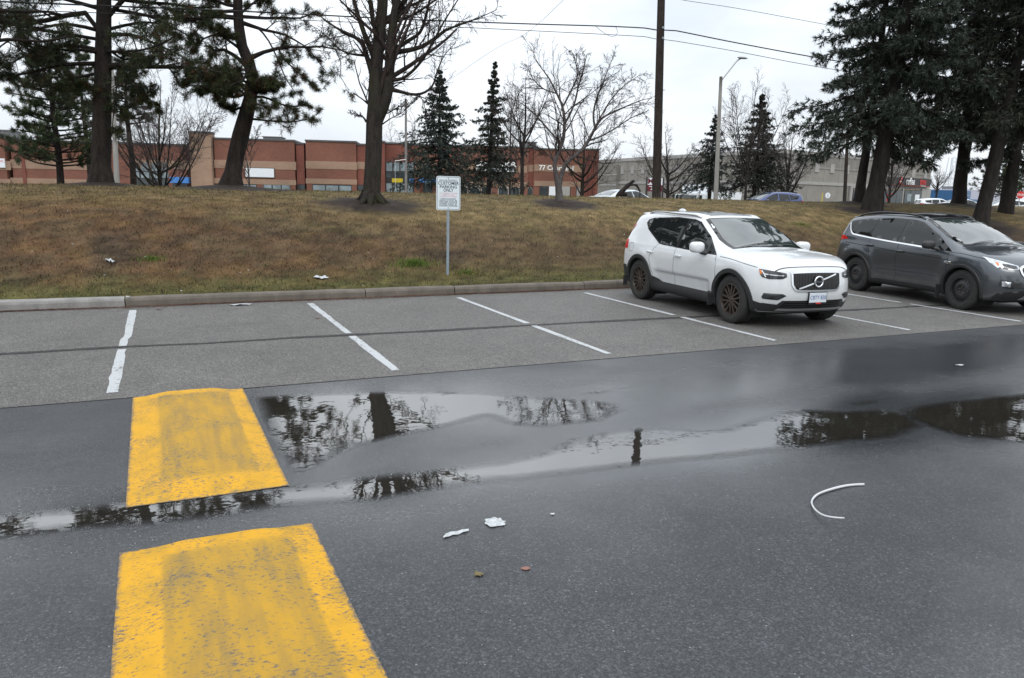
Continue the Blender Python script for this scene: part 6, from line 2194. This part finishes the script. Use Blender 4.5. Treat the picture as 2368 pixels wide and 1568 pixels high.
# ---------------------------------------------------------------- dark grey SUV
FE = dict(
    h=1.66, front_x=2.27, rear_x=-2.24,
    top=[(-2.40, 1.38), (-2.12, 1.43), (-2.0, 1.49), (-1.7, 1.56), (-1.1, 1.625), (-.5, 1.64), (-.05, 1.61), (.15, 1.565), (.60, 1.385), (1.05, 1.175), (1.25, 1.115), (1.6, 1.065), (1.9, .995), (2.08, .93), (2.2, .86), (2.3, .76)],
    plan=[(-2.3, .85), (-1.9, .90), (-1.4, .915), (-.6, .905), (.3, .905), (1.1, .915), (1.5, .915), (1.9, .89), (2.3, .84)],
    belt=[(-2.3, 1.17), (-1.6, 1.13), (-.6, 1.06), (.8, .985), (1.2, .94), (2.3, .84)],
    side=[(.15, -.10), (.30, -.05), (.42, -.03), (.60, -.008), (.78, .0), (.95, -.010), (1.08, -.035), (1.7, -.06)],
    front=[(.15, 2.02), (.28, 2.16), (.42, 2.25), (.55, 2.27), (.68, 2.25), (.80, 2.20), (.90, 2.13), (1.05, 1.98)],
    rear=[(.15, -2.05), (.35, -2.20), (.60, -2.24), (.85, -2.20), (1.0, -2.16), (1.15, -2.12), (1.35, -2.04), (1.5, -2.0), (1.7, -1.98)],
    bottom=[(-2.3, .32), (-1.9, .28), (-1.2, .22), (1.2, .22), (1.9, .23), (2.3, .26)],
    tumble=.36, tumble2=.18, fc=.34, fp=2.6, rc=.22, bow=.14, crown=.055, k_edge=.09, k_front=.11,
    dents=[(-.85, .85, .40, .56, .022, .12)], flares=[(1.345, .36, .50, .022), (-1.345, .36, .50, .022)],
    arch=[(1.345, .358, .405), (-1.345, .358, .405)])


def escape():
    p0 = np.array([13.25, -3.9, 0]); p1 = np.array([13.72, -1.13, 0])
    hd = (p0 - p1) / np.linalg.norm(p0 - p1); mid = (p0 + p1) / 2
    perp = np.array([-hd[1], hd[0], 0])
    loc = mid + perp * .84
    car = empty('parked_car', tuple(loc), math.atan2(hd[1], hd[0])); car['_loc'] = [0, 0, 0]
    tag(car, 'dark grey SUV with black steel wheels parked nose out near the spruces', 'car', 'cars parked in the stalls')
    C = Car(FE)
    V, F = C.body(.031)
    body = mesh_obj('body', V, F, M_CARGREY, car, smooth=True, local=True)
    wheel_well(car, C, body); under(C, car)
    for x in (1.345, -1.345):
        for sg in (1, -1): wheel_parts(car, x, sg, .355, .222, .235, .895, 'steel')
    C.patch('window_surround', [(1.06, 1.0), (.40, 1.035), (-.66, 1.10), (-1.45, 1.165), (-1.66, 1.21), (-1.78, 1.40), (-1.74, 1.445), (-1.3, 1.50), (-.6, 1.54), (-.1, 1.52), (.10, 1.485), (.60, 1.27)], 'side', M_TRIM, car, .003, .06)
    C.patch('side_window', [(.72, 1.045), (.40, 1.058), (-.20, 1.095), (-.22, 1.50), (-.10, 1.50), (.08, 1.465), (.55, 1.255), (.72, 1.15)], 'side', M_CGLASS, car, .006, .06)
    C.patch('side_window', [(-.30, 1.10), (-1.02, 1.15), (-.97, 1.49), (-.6, 1.515), (-.31, 1.508)], 'side', M_CGLASS, car, .006, .06)
    C.patch('quarter_window', [(-1.08, 1.158), (-1.44, 1.19), (-1.62, 1.235), (-1.72, 1.39), (-1.70, 1.42), (-1.3, 1.472), (-1.03, 1.488)], 'side', M_CGLASS, car, .006, .06)
    C.strip('belt_chrome', [(.80, 1.012), (.40, 1.034), (-.66, 1.095), (-1.45, 1.160), (-1.60, 1.19), (-1.70, 1.27), (-1.785, 1.40)], .026, 'side', M_CHROME, car, .010, n=60)
    C.patch('windscreen_surround', [(1.13, -.68), (1.11, -.4), (1.15, 0), (1.11, .4), (1.13, .68), (.72, .70), (.10, .585), (.13, .3), (.14, 0), (.13, -.3), (.10, -.585), (.72, -.70)], 'top', M_TRIM, car, .003, .06)
    C.patch('windscreen', [(1.07, -.62), (1.075, -.3), (1.09, 0), (1.075, .3), (1.07, .62), (.72, .645), (.16, .545), (.185, .3), (.19, 0), (.185, -.3), (.16, -.545), (.72, -.645)], 'top', M_WSCREEN, car, .006, .06)
    C.patch('glass_roof', [(.05, -.48), (.05, .48), (-1.5, .50), (-1.5, -.50)], 'top', M_TRIM, car, .003, .08)
    C.patch('rear_window', [(-.60, 1.16), (-.52, 1.42), (.52, 1.42), (.60, 1.16)], 'rear', M_CGLASS, car, .005, .08)
    for (a, b) in (((1.11, -.55), (1.03, .05)), ((1.12, .02), (1.03, .52))):
        C.strip('wiper', [a, ((a[0] + b[0]) / 2 - .02, (a[1] + b[1]) / 2), b], .022, 'top', M_CLAD, car, .018)
    for xc in (1.345, -1.345): C.ring('arch_trim', xc, .358, .395, .448, -22, 202, M_CLAD, car)
    C.patch('sill_cladding', [(.93, .22), (.93, .32), (.60, .335), (-.60, .335), (-.93, .32), (-.93, .22)], 'side', M_CLAD, car, .010, .05)
    C.patch('lower_bumper', [(-.80, .26), (-.78, .38), (-.50, .43), (.50, .43), (.78, .38), (.80, .26)], 'front', M_CLAD, car, .004, .05)
    C.patch('skid_plate', [(-.46, .28), (-.40, .36), (.40, .36), (.46, .28)], 'front', M_SATIN, car, .012, .05)
    gp = [(-.40, .60), (-.50, .72), (-.44, .83), (0, .85), (.44, .83), (.50, .72), (.40, .60), (0, .575)]
    C.patch('grille', gp, 'front', M_TRIM, car, .006, .05)
    C.strip('grille_frame', gp + [gp[0]], .03, 'front', M_CHROME, car, .016, n=90)
    for z in (.66, .72, .78): C.strip('grille_bar', [(-.44, z), (0, z), (.44, z)], .028, 'front', M_CHROME, car, .018)
    for sg in (1, -1):
        C.patch('headlight', [(sg * .50, .79), (sg * .52, .845), (sg * .64, .885), (sg * .80, .945), (sg * .848, .965), (sg * .85, .88), (sg * .80, .80), (sg * .64, .775)], 'front', M_LAMPC, car, .006, .03)
        C.patch('headlight_lens', [(sg * .535, .798), (sg * .55, .838), (sg * .66, .862), (sg * .72, .865), (sg * .72, .80), (sg * .62, .785)], 'front', M_LAMP, car, .010, .03)
        C.patch('turn_lamp', [(sg * .765, .83), (sg * .762, .88), (sg * .79, .89), (sg * .785, .84)], 'front', M_AMBER, car, .011, .02)
        C.patch('fog_pocket', [(sg * .46, .47), (sg * .52, .58), (sg * .78, .60), (sg * .80, .52), (sg * .70, .46)], 'front', M_CLAD, car, .005, .04)
        C.patch('fog_lamp', [(sg * .66, .49), (sg * .655, .575), (sg * .77, .582), (sg * .76, .50)], 'front', M_LAMPC, car, .010, .03)
    C.patch('tail_light', [(-1.66, 1.075), (-1.80, 1.135), (-2.02, 1.15), (-2.10, 1.0), (-2.08, .90), (-1.98, 1.02), (-1.85, 1.05)], 'side', M_TAIL, car, .008, .03)
    for ln in ([(-.24, 1.08), (-.25, .80), (-.255, .55), (-.26, .34)], [(1.00, .97), (1.02, .80), (1.0, .60), (.95, .45), (.93, .34)], [(-1.02, 1.15), (-1.04, 1.0), (-.98, .80), (-.90, .60), (-.86, .50)],
               [(.98, .99), (1.30, .985), (1.60, .95), (1.80, .925)]):
        C.strip('shut_line', ln, .007, 'side', M_DARK, car, .0015)
    C.strip('character_line', [(.95, .86), (.0, .90), (-.9, .95), (-1.75, 1.00)], .012, 'side', M_DARK, car, .001)
    C.strip('vent_badge', [(1.16, .79), (1.00, .80), (.96, .825), (1.12, .825)], .012, 'side', M_CHROME, car, .008)
    for sg in (1, -1):
        for x in (-.16, -1.0):
            z = .925 if x > -.5 else .985
            yy = float(C.side_y(np.array([x]), np.array([z]))[0])
            Vb, Fb = blob((x, sg * (yy + .022), z), (.10, .016, .016), 3); mesh_obj('door_handle', Vb, Fb, M_CARGREY, car, smooth=True, local=True)
        Vb, Fb = blob((.66, sg * 1.035, 1.10), (.085, .125, .075), 2.8, rot=rotz(sg * -.12)); mesh_obj('mirror', Vb, Fb, M_CLAD, car, smooth=True, local=True)
        mb = MB(); mb.tube([(.74, sg * .86, 1.02), (.70, sg * .95, 1.04), (.68, sg * 1.0, 1.06)], .03, 8); mb.build('mirror_foot', M_CLAD, car, smooth=True, local=True)
        rl = []
        for x in np.linspace(.05, -1.80, 16):
            q = (x + 1.80) / 1.85; y = .585
            rl.append((x, sg * y, float(C.top_z(np.array([x]), np.array([y]))[0]) + .05 * math.sin(math.pi * q) ** .35 - .004))
        mb = MB(); mb.tube(resample(np.array(rl), 30), .020, 7); mb.build('roof_rail', M_TRIM, car, smooth=True, local=True)
        MB().box((.90 - .006, sg * .89 - .10, .15), (.906, sg * .89, .40)).build('mud_flap', M_CLAD, car, local=True)
    Vb, Fb = blob((-1.90, 0, 1.515), (.15, .56, .028), 3); mesh_obj('spoiler', Vb, Fb, M_CARGREY, car, smooth=True, local=True)
    return car


escape()


# ---------------------------------------------------------------- cars passing on the street and parked beyond
def simple_car(label, spec, loc, heading, mat, style='alloy', glass=M_CGLASS, h=.06, group='cars beyond the bank', name='car'):
    car = empty(name, tuple(loc), heading); car['_loc'] = [0, 0, 0]
    tag(car, label, 'car', group)
    C = Car(spec); V, F = C.body(h)
    body = mesh_obj('body', V, F, mat, car, smooth=True, local=True)
    wheel_well(car, C, body); under(C, car)
    for (xc, zc, rr) in spec['arch']:
        for sg in (1, -1): wheel_parts(car, xc, sg, zc - .005, zc * .62, .21, .88, style)
    for (nm, poly, mode) in spec['glass']: C.patch(nm, poly, mode, glass if mode == 'side' else M_WSCREEN, car, .012, .10)
    for (poly, mode) in spec.get('tails', ()): C.patch('tail_light', poly, mode, M_TAIL, car, .014, .06)
    for sg in (1, -1):
        Vb, Fb = blob((spec.get('mx', .65), sg * 1.0, spec.get('mz', 1.08)), (.08, .11, .075), 2.8, 10, 8); mesh_obj('mirror', Vb, Fb, mat, car, smooth=True, local=True)
    return car


SED = dict(
    h=1.46, front_x=2.36, rear_x=-2.34,
    top=[(-2.4, 1.02), (-2.2, 1.07), (-1.75, 1.12), (-1.1, 1.36), (-.5, 1.45), (.0, 1.45), (.4, 1.36), (1.05, 1.06), (1.2, 1.0), (1.7, .92), (2.1, .80), (2.4, .66)],
    plan=[(-2.4, .80), (-1.9, .88), (-1.4, .90), (.3, .90), (1.4, .90), (2.0, .86), (2.4, .78)],
    belt=[(-2.4, .98), (-1.4, .95), (.8, .88), (1.2, .86), (2.4, .74)],
    side=[(.15, -.10), (.30, -.04), (.60, -.0), (.80, .0), (.95, -.02), (1.5, -.05)],
    front=[(.15, 2.15), (.30, 2.30), (.5, 2.36), (.65, 2.33), (.78, 2.22), (.95, 2.0)],
    rear=[(.15, -2.1), (.35, -2.28), (.6, -2.34), (.9, -2.30), (1.05, -2.22), (1.3, -2.1)],
    bottom=[(-2.4, .28), (-1.2, .19), (1.2, .19), (2.4, .22)],
    tumble=.46, tumble2=.2, fc=.34, fp=2.6, rc=.24, bow=.12, crown=.05,
    arch=[(1.38, .33, .37), (-1.36, .33, .37)], mx=.72, mz=.98,
    glass=[('side_window', [(.90, .94), (-.20, .98), (-.22, 1.36), (.05, 1.37), (.40, 1.28)], 'side'), ('side_window', [(-.27, .98), (-1.0, 1.02), (-1.22, 1.09), (-.9, 1.30), (-.28, 1.36)], 'side'),
           ('windscreen', [(1.04, -.6), (1.08, 0), (1.04, .6), (.36, .50), (.38, 0), (.36, -.50)], 'top'), ('rear_window', [(-1.62, -.56), (-1.62, .56), (-1.08, .48), (-1.08, -.48)], 'top')],
    tails=[([(-2.02, .72), (-1.98, .88), (-2.2, .88), (-2.2, .74)], 'side'), ([(-.84, .80), (-.80, .90), (-.4, .90), (-.4, .82)], 'rear'), ([(.84, .80), (.80, .90), (.4, .90), (.4, .82)], 'rear')])
SUV2 = dict(FE); SUV2.update(glass=[('side_window', [(.80, 1.03), (-.20, 1.08), (-.22, 1.50), (.08, 1.47), (.55, 1.26)], 'side'), ('side_window', [(-.30, 1.09), (-1.02, 1.14), (-.97, 1.48), (-.31, 1.50)], 'side'),
                                    ('quarter_window', [(-1.08, 1.15), (-1.6, 1.22), (-1.7, 1.39), (-1.03, 1.47)], 'side'),
                                    ('windscreen', [(1.08, -.6), (1.10, 0), (1.08, .6), (.16, .53), (.18, 0), (.16, -.53)], 'top'), ('rear_window', [(-.60, 1.16), (-.52, 1.42), (.52, 1.42), (.60, 1.16)], 'rear')],
                           tails=[([(-1.78, 1.0), (-1.84, 1.115), (-2.06, 1.12), (-2.1, .95)], 'side'), ([(-.84, .98), (-.80, 1.12), (-.55, 1.12), (-.55, 1.0)], 'rear'), ([(.84, .98), (.80, 1.12), (.55, 1.12), (.55, 1.0)], 'rear')], mx=.68, mz=1.08)


def street_loc(u, depth, z=.705):
    p = at_depth(u, 450, depth); p[2] = z
    return p


simple_car('pale silver sedan passing on the street behind the torn stump', SED, street_loc(1450, 40, .74), math.radians(8), M_CARS)
simple_car('blue SUV passing on the street below the concrete street lamp', SUV2, street_loc(1776, 48, .70), math.radians(170), M_CARBLUE)
simple_car('white SUV beside the coffee shop corner', SUV2, street_loc(2172, 76, .72), math.radians(-28), M_CARW2)
simple_car('white car half hidden by the flared spruce trunk', SED, street_loc(2232, 70, .84), math.radians(-25), M_CARW2)
simple_car('white SUV parked before the far pine near the stop sign', SUV2, street_loc(2318, 66, .72), math.radians(152), M_CARW2)

# ---------------------------------------------------------------- box truck with yellow advert side
tb = street_loc(1590, 70, .70)
tr = empty('box_truck', tuple(tb)); tag(tr, 'white box truck with a yellow door advert on its side behind the pole', 'truck')
exx2 = np.array([RGT[0], RGT[1], 0]); exx2 /= np.linalg.norm(exx2); fw2 = np.array([FWD[0], FWD[1], 0]); fw2 /= np.linalg.norm(fw2)
th = math.radians(38)
ax_ = exx2 * math.cos(th) - fw2 * math.sin(th)          # across the truck's front
bk_ = -exx2 * math.sin(th) * -1 * 0 + (fw2 * math.cos(th) + exx2 * math.sin(th)) * 1.0
bk_ = np.array([-ax_[1], ax_[0], 0]);  bk_ = bk_ if bk_ @ fw2 > 0 else -bk_
c0 = at_depth(1577, 440, 69); c0[2] = 0
ztop = at_depth(1577, 427, 69)[2]; zfl = .70 + .75
wfr = np.linalg.norm((at_depth(1634, 440, 69) - at_depth(1577, 440, 69))) / max(.3, abs(ax_ @ exx2))
wfr = min(wfr, 2.5)
Mt = frame_M(c0, ax_, bk_, (0, 0, 1))
MB().box((0, 0, zfl), (wfr, 5.5, ztop), Mt).build('cargo_box', M_WHITE, tr)
MB().box((-.02, .15, zfl + .05), (-.003, 5.4, ztop - .08), Mt).build('advert_panel', plain('advert_yellow', (.62, .56, .14), .5), tr)
MB().box((.15, -1.7, .70 + .45), (wfr - .15, -.05, at_depth(1600, 449, 69)[2]), Mt).build('cab', M_WHITE, tr)
zcab = at_depth(1600, 449, 69)[2]
MB().box((.3, -1.73, zcab - .75), (wfr - .3, -1.70, zcab - .1), Mt).build('windscreen', M_WSCREEN, tr)
for x_ in (-.12, wfr - .08): MB().box((x_, -1.6, zcab - .6), (x_ + .2, -1.45, zcab - .1), Mt).build('mirror', M_TRIM, tr)
for y_ in (-1.0, 3.8):
    for x_ in (.1, wfr - .4):
        mb = MB(); mb.lathe([(.2, 0), (.42, .02), (.45, .08), (.45, .22), (.42, .28), (.2, .30)], 20, lambda V, x_=x_, y_=y_: Mt(np.column_stack([V[:, 2] + x_, V[:, 0] + y_, V[:, 1] + .70 + .45])), True); mb.build('wheel', M_TYRE, tr)
MB().box((.3, -.2, .70 + .4), (wfr - .3, 5.4, zfl - .003), Mt).build('chassis', M_DARK, tr)
pt_ = Mt(np.array([[wfr * .38, -.02, ztop - .45]]))[0]
text_obj('lettering', 'CRAFT', .42, frame_M(pt_, ax_, (0, 0, 1), -bk_), M_INK, tr, bold=.008)
pt_ = Mt(np.array([[-.03, 3.4, ztop - .55]]))[0]
text_obj('lettering', 'CRAFT DOOR', .46, frame_M(pt_, -bk_, (0, 0, 1), -ax_), M_INK, tr, bold=.006)
mb = MB(); mb.prism([(.35, zfl + .05), (.35, ztop - .75)] + [(.95 - .6 * math.cos(a), ztop - .75 + .5 * math.sin(a)) for a in np.linspace(0, math.pi, 9)] + [(1.55, ztop - .75), (1.55, zfl + .05)], -.03, -.021,
                    lambda V: Mt(np.column_stack([V[:, 2], V[:, 0], V[:, 1]]))); mb.build('door_picture', M_FRAME, tr)

tl_ = street_loc(1676, 74, .70)
tro = empty('box_trailer', tuple(tl_)); tag(tro, 'plain white box trailer behind the two spruces', 'trailer')
z1 = at_depth(1676, 444, 74)[2]
Mr = frame_M((tl_[0], tl_[1], 0), exx2, fw2, (0, 0, 1))
MB().box((-1.5, 0, 1.2), (1.6, 2.4, z1), Mr).build('cargo_box', M_WHITE, tro)
MB().box((-1.3, .2, .95), (1.4, 2.2, 1.197), Mr).build('chassis', M_DARK, tro)
for x_ in (-.8, .6):
    mb = MB(); mb.lathe([(.15, 0), (.32, .02), (.34, .1), (.32, .2), (.15, .22)], 16, lambda V, x_=x_: Mr(np.column_stack([V[:, 0] + x_, V[:, 2] + .1, V[:, 1] + 1.03])), True); mb.build('wheel', M_TYRE, tro)

# ================================================================ litter
M_PAPER = plain('dirty_white_plastic', (.42, .44, .45), .5, .3, 60)
M_CABLE = plain('white_cable_sheath', (.52, .53, .54), .4, .1)


def scrap(name, label, outline, z, mat, lift, seed, cat, zf=None):
    """crumpled flat scrap: outline in world xy, with folds and thickness"""
    g = np.random.default_rng(seed)
    P = np.array(outline, float); size = np.ptp(P, axis=0).max()
    V2, F = cdt_fill(P, max(size / 9, .012))
    h = lift * (fbm(V2[:, 0] * 4 / size + seed, V2[:, 1] * 4 / size, 3)) ** 1.2
    zb = (zf(V2[:, 0], V2[:, 1]) if zf is not None else z)
    n = len(V2)
    top = np.column_stack([V2, zb + .004 + h]); bot = np.column_stack([V2, zb + .002 + h * .85])
    Ft = [tuple(f) for f in F]; Fb = [tuple(i + n for i in f[::-1]) for f in F]
    o = mesh_obj(name, np.concatenate([top, bot]), Ft + Fb, mat)
    return tag(o, label, cat)


def ragged(c, rx, ry, seed, n=18, amp=.3, rot=0.0):
    g = np.random.default_rng(seed); out = []
    for k in range(n):
        a = 2 * math.pi * k / n; r = 1 + g.uniform(-amp, amp)
        x, y = rx * r * math.cos(a), ry * r * math.sin(a)
        out.append((c[0] + x * math.cos(rot) - y * math.sin(rot), c[1] + x * math.sin(rot) + y * math.cos(rot)))
    return out


c = at_z(1143, 1209); scrap('paper_scrap', 'ragged white scrap of torn paper on the wet asphalt', ragged(c, .056, .062, 2, 26, .22), 0, M_PAPER, .008, 3, 'litter')
pl_ = [at_z(u, v)[:2] for u, v in ((1024, 1246), (1030, 1237), (1042, 1231), (1056, 1231), (1068, 1226), (1084, 1225), (1083, 1230), (1070, 1233), (1060, 1237), (1046, 1239), (1034, 1244))]
scrap('paper_strip', 'twisted narrow white strip of paper on the wet asphalt', pl_, 0, M_PAPER, .008, 5, 'litter')
c = at_z(555, 706); scrap('plastic_bag', 'flat clear grey plastic bag on the asphalt at the foot of the kerb', ragged(c, .17, .09, 8, 20, .2), .004, plain('grey_film', (.42, .44, .45), .3, .2, 20), .03, 6, 'litter')
c = at_berm(741, 645); scrap('plastic_bag', 'small crumpled plastic bag on the grass above the kerb', ragged(c, .13, .07, 9, 18, .25), 0, M_PAPER, .06, 7, 'litter', zf=berm_h)
c = at_berm(255, 608); scrap('paper_scrap', 'folded white paper scrap lying on the brown slope beside a green tuft', ragged(c, .11, .035, 10, 14, .2, -.9), 0, M_PAPER, .09, 8, 'litter', zf=berm_h)
c = at_berm(296, 690); scrap('paper_scrap', 'tiny white paper crumb on the grass edge by the pale kerb length', ragged(c, .035, .03, 11, 12, .25), 0, M_PAPER, .03, 9, 'litter', zf=berm_h)
c = at_z(1277, 1190); scrap('paper_scrap', 'tiny pale flake lying alone near the torn paper on the asphalt', ragged(c, .014, .012, 12, 12, .2), 0, M_PAPER, .004, 10, 'litter')
c = at_z(2218, 845); scrap('paper_scrap', 'small white scrap far along the wet lane', ragged(c, .05, .03, 13, 12, .3), 0, M_PAPER, .008, 11, 'litter')
M_LEAF = plain('wet_brown_leaf', (.115, .085, .025), .5, .3, 40)
M_RLEAF = plain('wet_red_leaf_and_spot', (.20, .085, .065), .5, .2, 40)
c = at_z(1106, 1330); scrap('leaf_or_spot', 'curled olive brown leaf on the wet asphalt', ragged(c, .021, .022, 21, 16, .35), 0, M_LEAF, .012, 13, 'leaf')
c = at_z(1216, 1316); scrap('leaf_or_spot', 'flat reddish paint spot on the wet asphalt', ragged(c, .024, .018, 22, 14, .2), 0, M_RLEAF, .003, 14, 'leaf')  # a red paint spot, shaped like the leaf scraps
for k, (u, v, lab) in enumerate(((735, 737, 'small red brown leaf on the second white stall line'), (365, 717, 'rusty leaf against the pale kerb length'))):
    c = at_z(u, v); scrap('leaf_or_spot', lab, ragged(c, .04, .025, 30 + k, 12, .35), .008, M_RLEAF, .012, 15 + k, 'leaf')

cb = [(1997, 1120), (1975, 1121), (1950, 1124), (1915, 1133), (1890, 1143), (1878, 1155), (1877, 1166), (1886, 1180), (1903, 1191), (1925, 1196), (1952, 1198)]
zc_ = [.008, .008, .010, .012, .012, .014, .018, .026, .036, .045, .05]
Q = resample(np.array([at_z(u, v, z) for (u, v), z in zip(cb, zc_)]), 60)
rr_ = np.interp(np.linspace(0, 1, 60), [0, .25, .6, 1], [.0085, .0085, .006, .005])
mb = MB(); mb.tube(Q, rr_, 8)
tag(mb.build('loose_cable', M_CABLE, None, smooth=True), 'curved white piece of cable lying on the wet asphalt', 'cable')

# small pale flecks of paper and stone scattered on the lower bank
g = np.random.default_rng(77)
n = 70; V = []; F = []
for k in range(n):
    x = g.uniform(-4, 16); y = kerb_y(x) + .3 + g.random() ** 1.5 * 6
    r = g.uniform(.008, .02); z = float(berm_h(x, y)) + .012
    a = g.uniform(0, 6); b0 = len(V)
    for j in range(5): V.append((x + r * math.cos(a + j * 1.257) * g.uniform(.7, 1.3), y + r * math.sin(a + j * 1.257), z + g.uniform(-.004, .01)))
    F.append(tuple(range(b0, b0 + 5)))
tag(mesh_obj('pale_flecks', V, F, M_PAPER), 'tiny pale flecks scattered over the brown bank', 'litter', kind='stuff')


# ================================================================ trees behind the photographer, mirrored in the car windows and wet asphalt
def copy_tree(src, loc, rot, scale, label):
    r = src.copy(); COL.objects.link(r)
    r.location = loc; r.rotation_euler = (0, 0, rot); r.scale = (scale,) * 3
    for ch in list(src.children):
        c_ = ch.copy(); COL.objects.link(c_); c_.parent = r
    r['label'] = label; r['group'] = 'trees across the lane'
    return r


_mp = next(o for o in bpy.data.objects if o.name.startswith('maple_tree'))
_pn = next(o for o in bpy.data.objects if o.name == 'pine_tree')
_sp = next(o for o in bpy.data.objects if o.name == 'spruce_tree')
copy_tree(_mp, (-3.5, -27, 0), 2.0, 1.0, 'bare forked maple across the lane opposite the white car')
copy_tree(_mp, (9.5, -25, 0), 4.1, .95, 'bare forked maple across the lane opposite the grey car')
copy_tree(_pn, (3.0, -30, 0), 1.0, 1.0, 'tall pine across the lane between two bare maples')
copy_tree(_pn, (-9, -25, 0), 3.0, .9, 'tall pine across the lane at the end of the row')

for o_ in list(bpy.data.objects):
    if '_loc' in o_: del o_['_loc']
import os
if os.environ.get("TRIS"):
    print('TRIS', sum(sum(len(p.vertices) - 2 for p in m.polygons) for m in bpy.data.meshes))
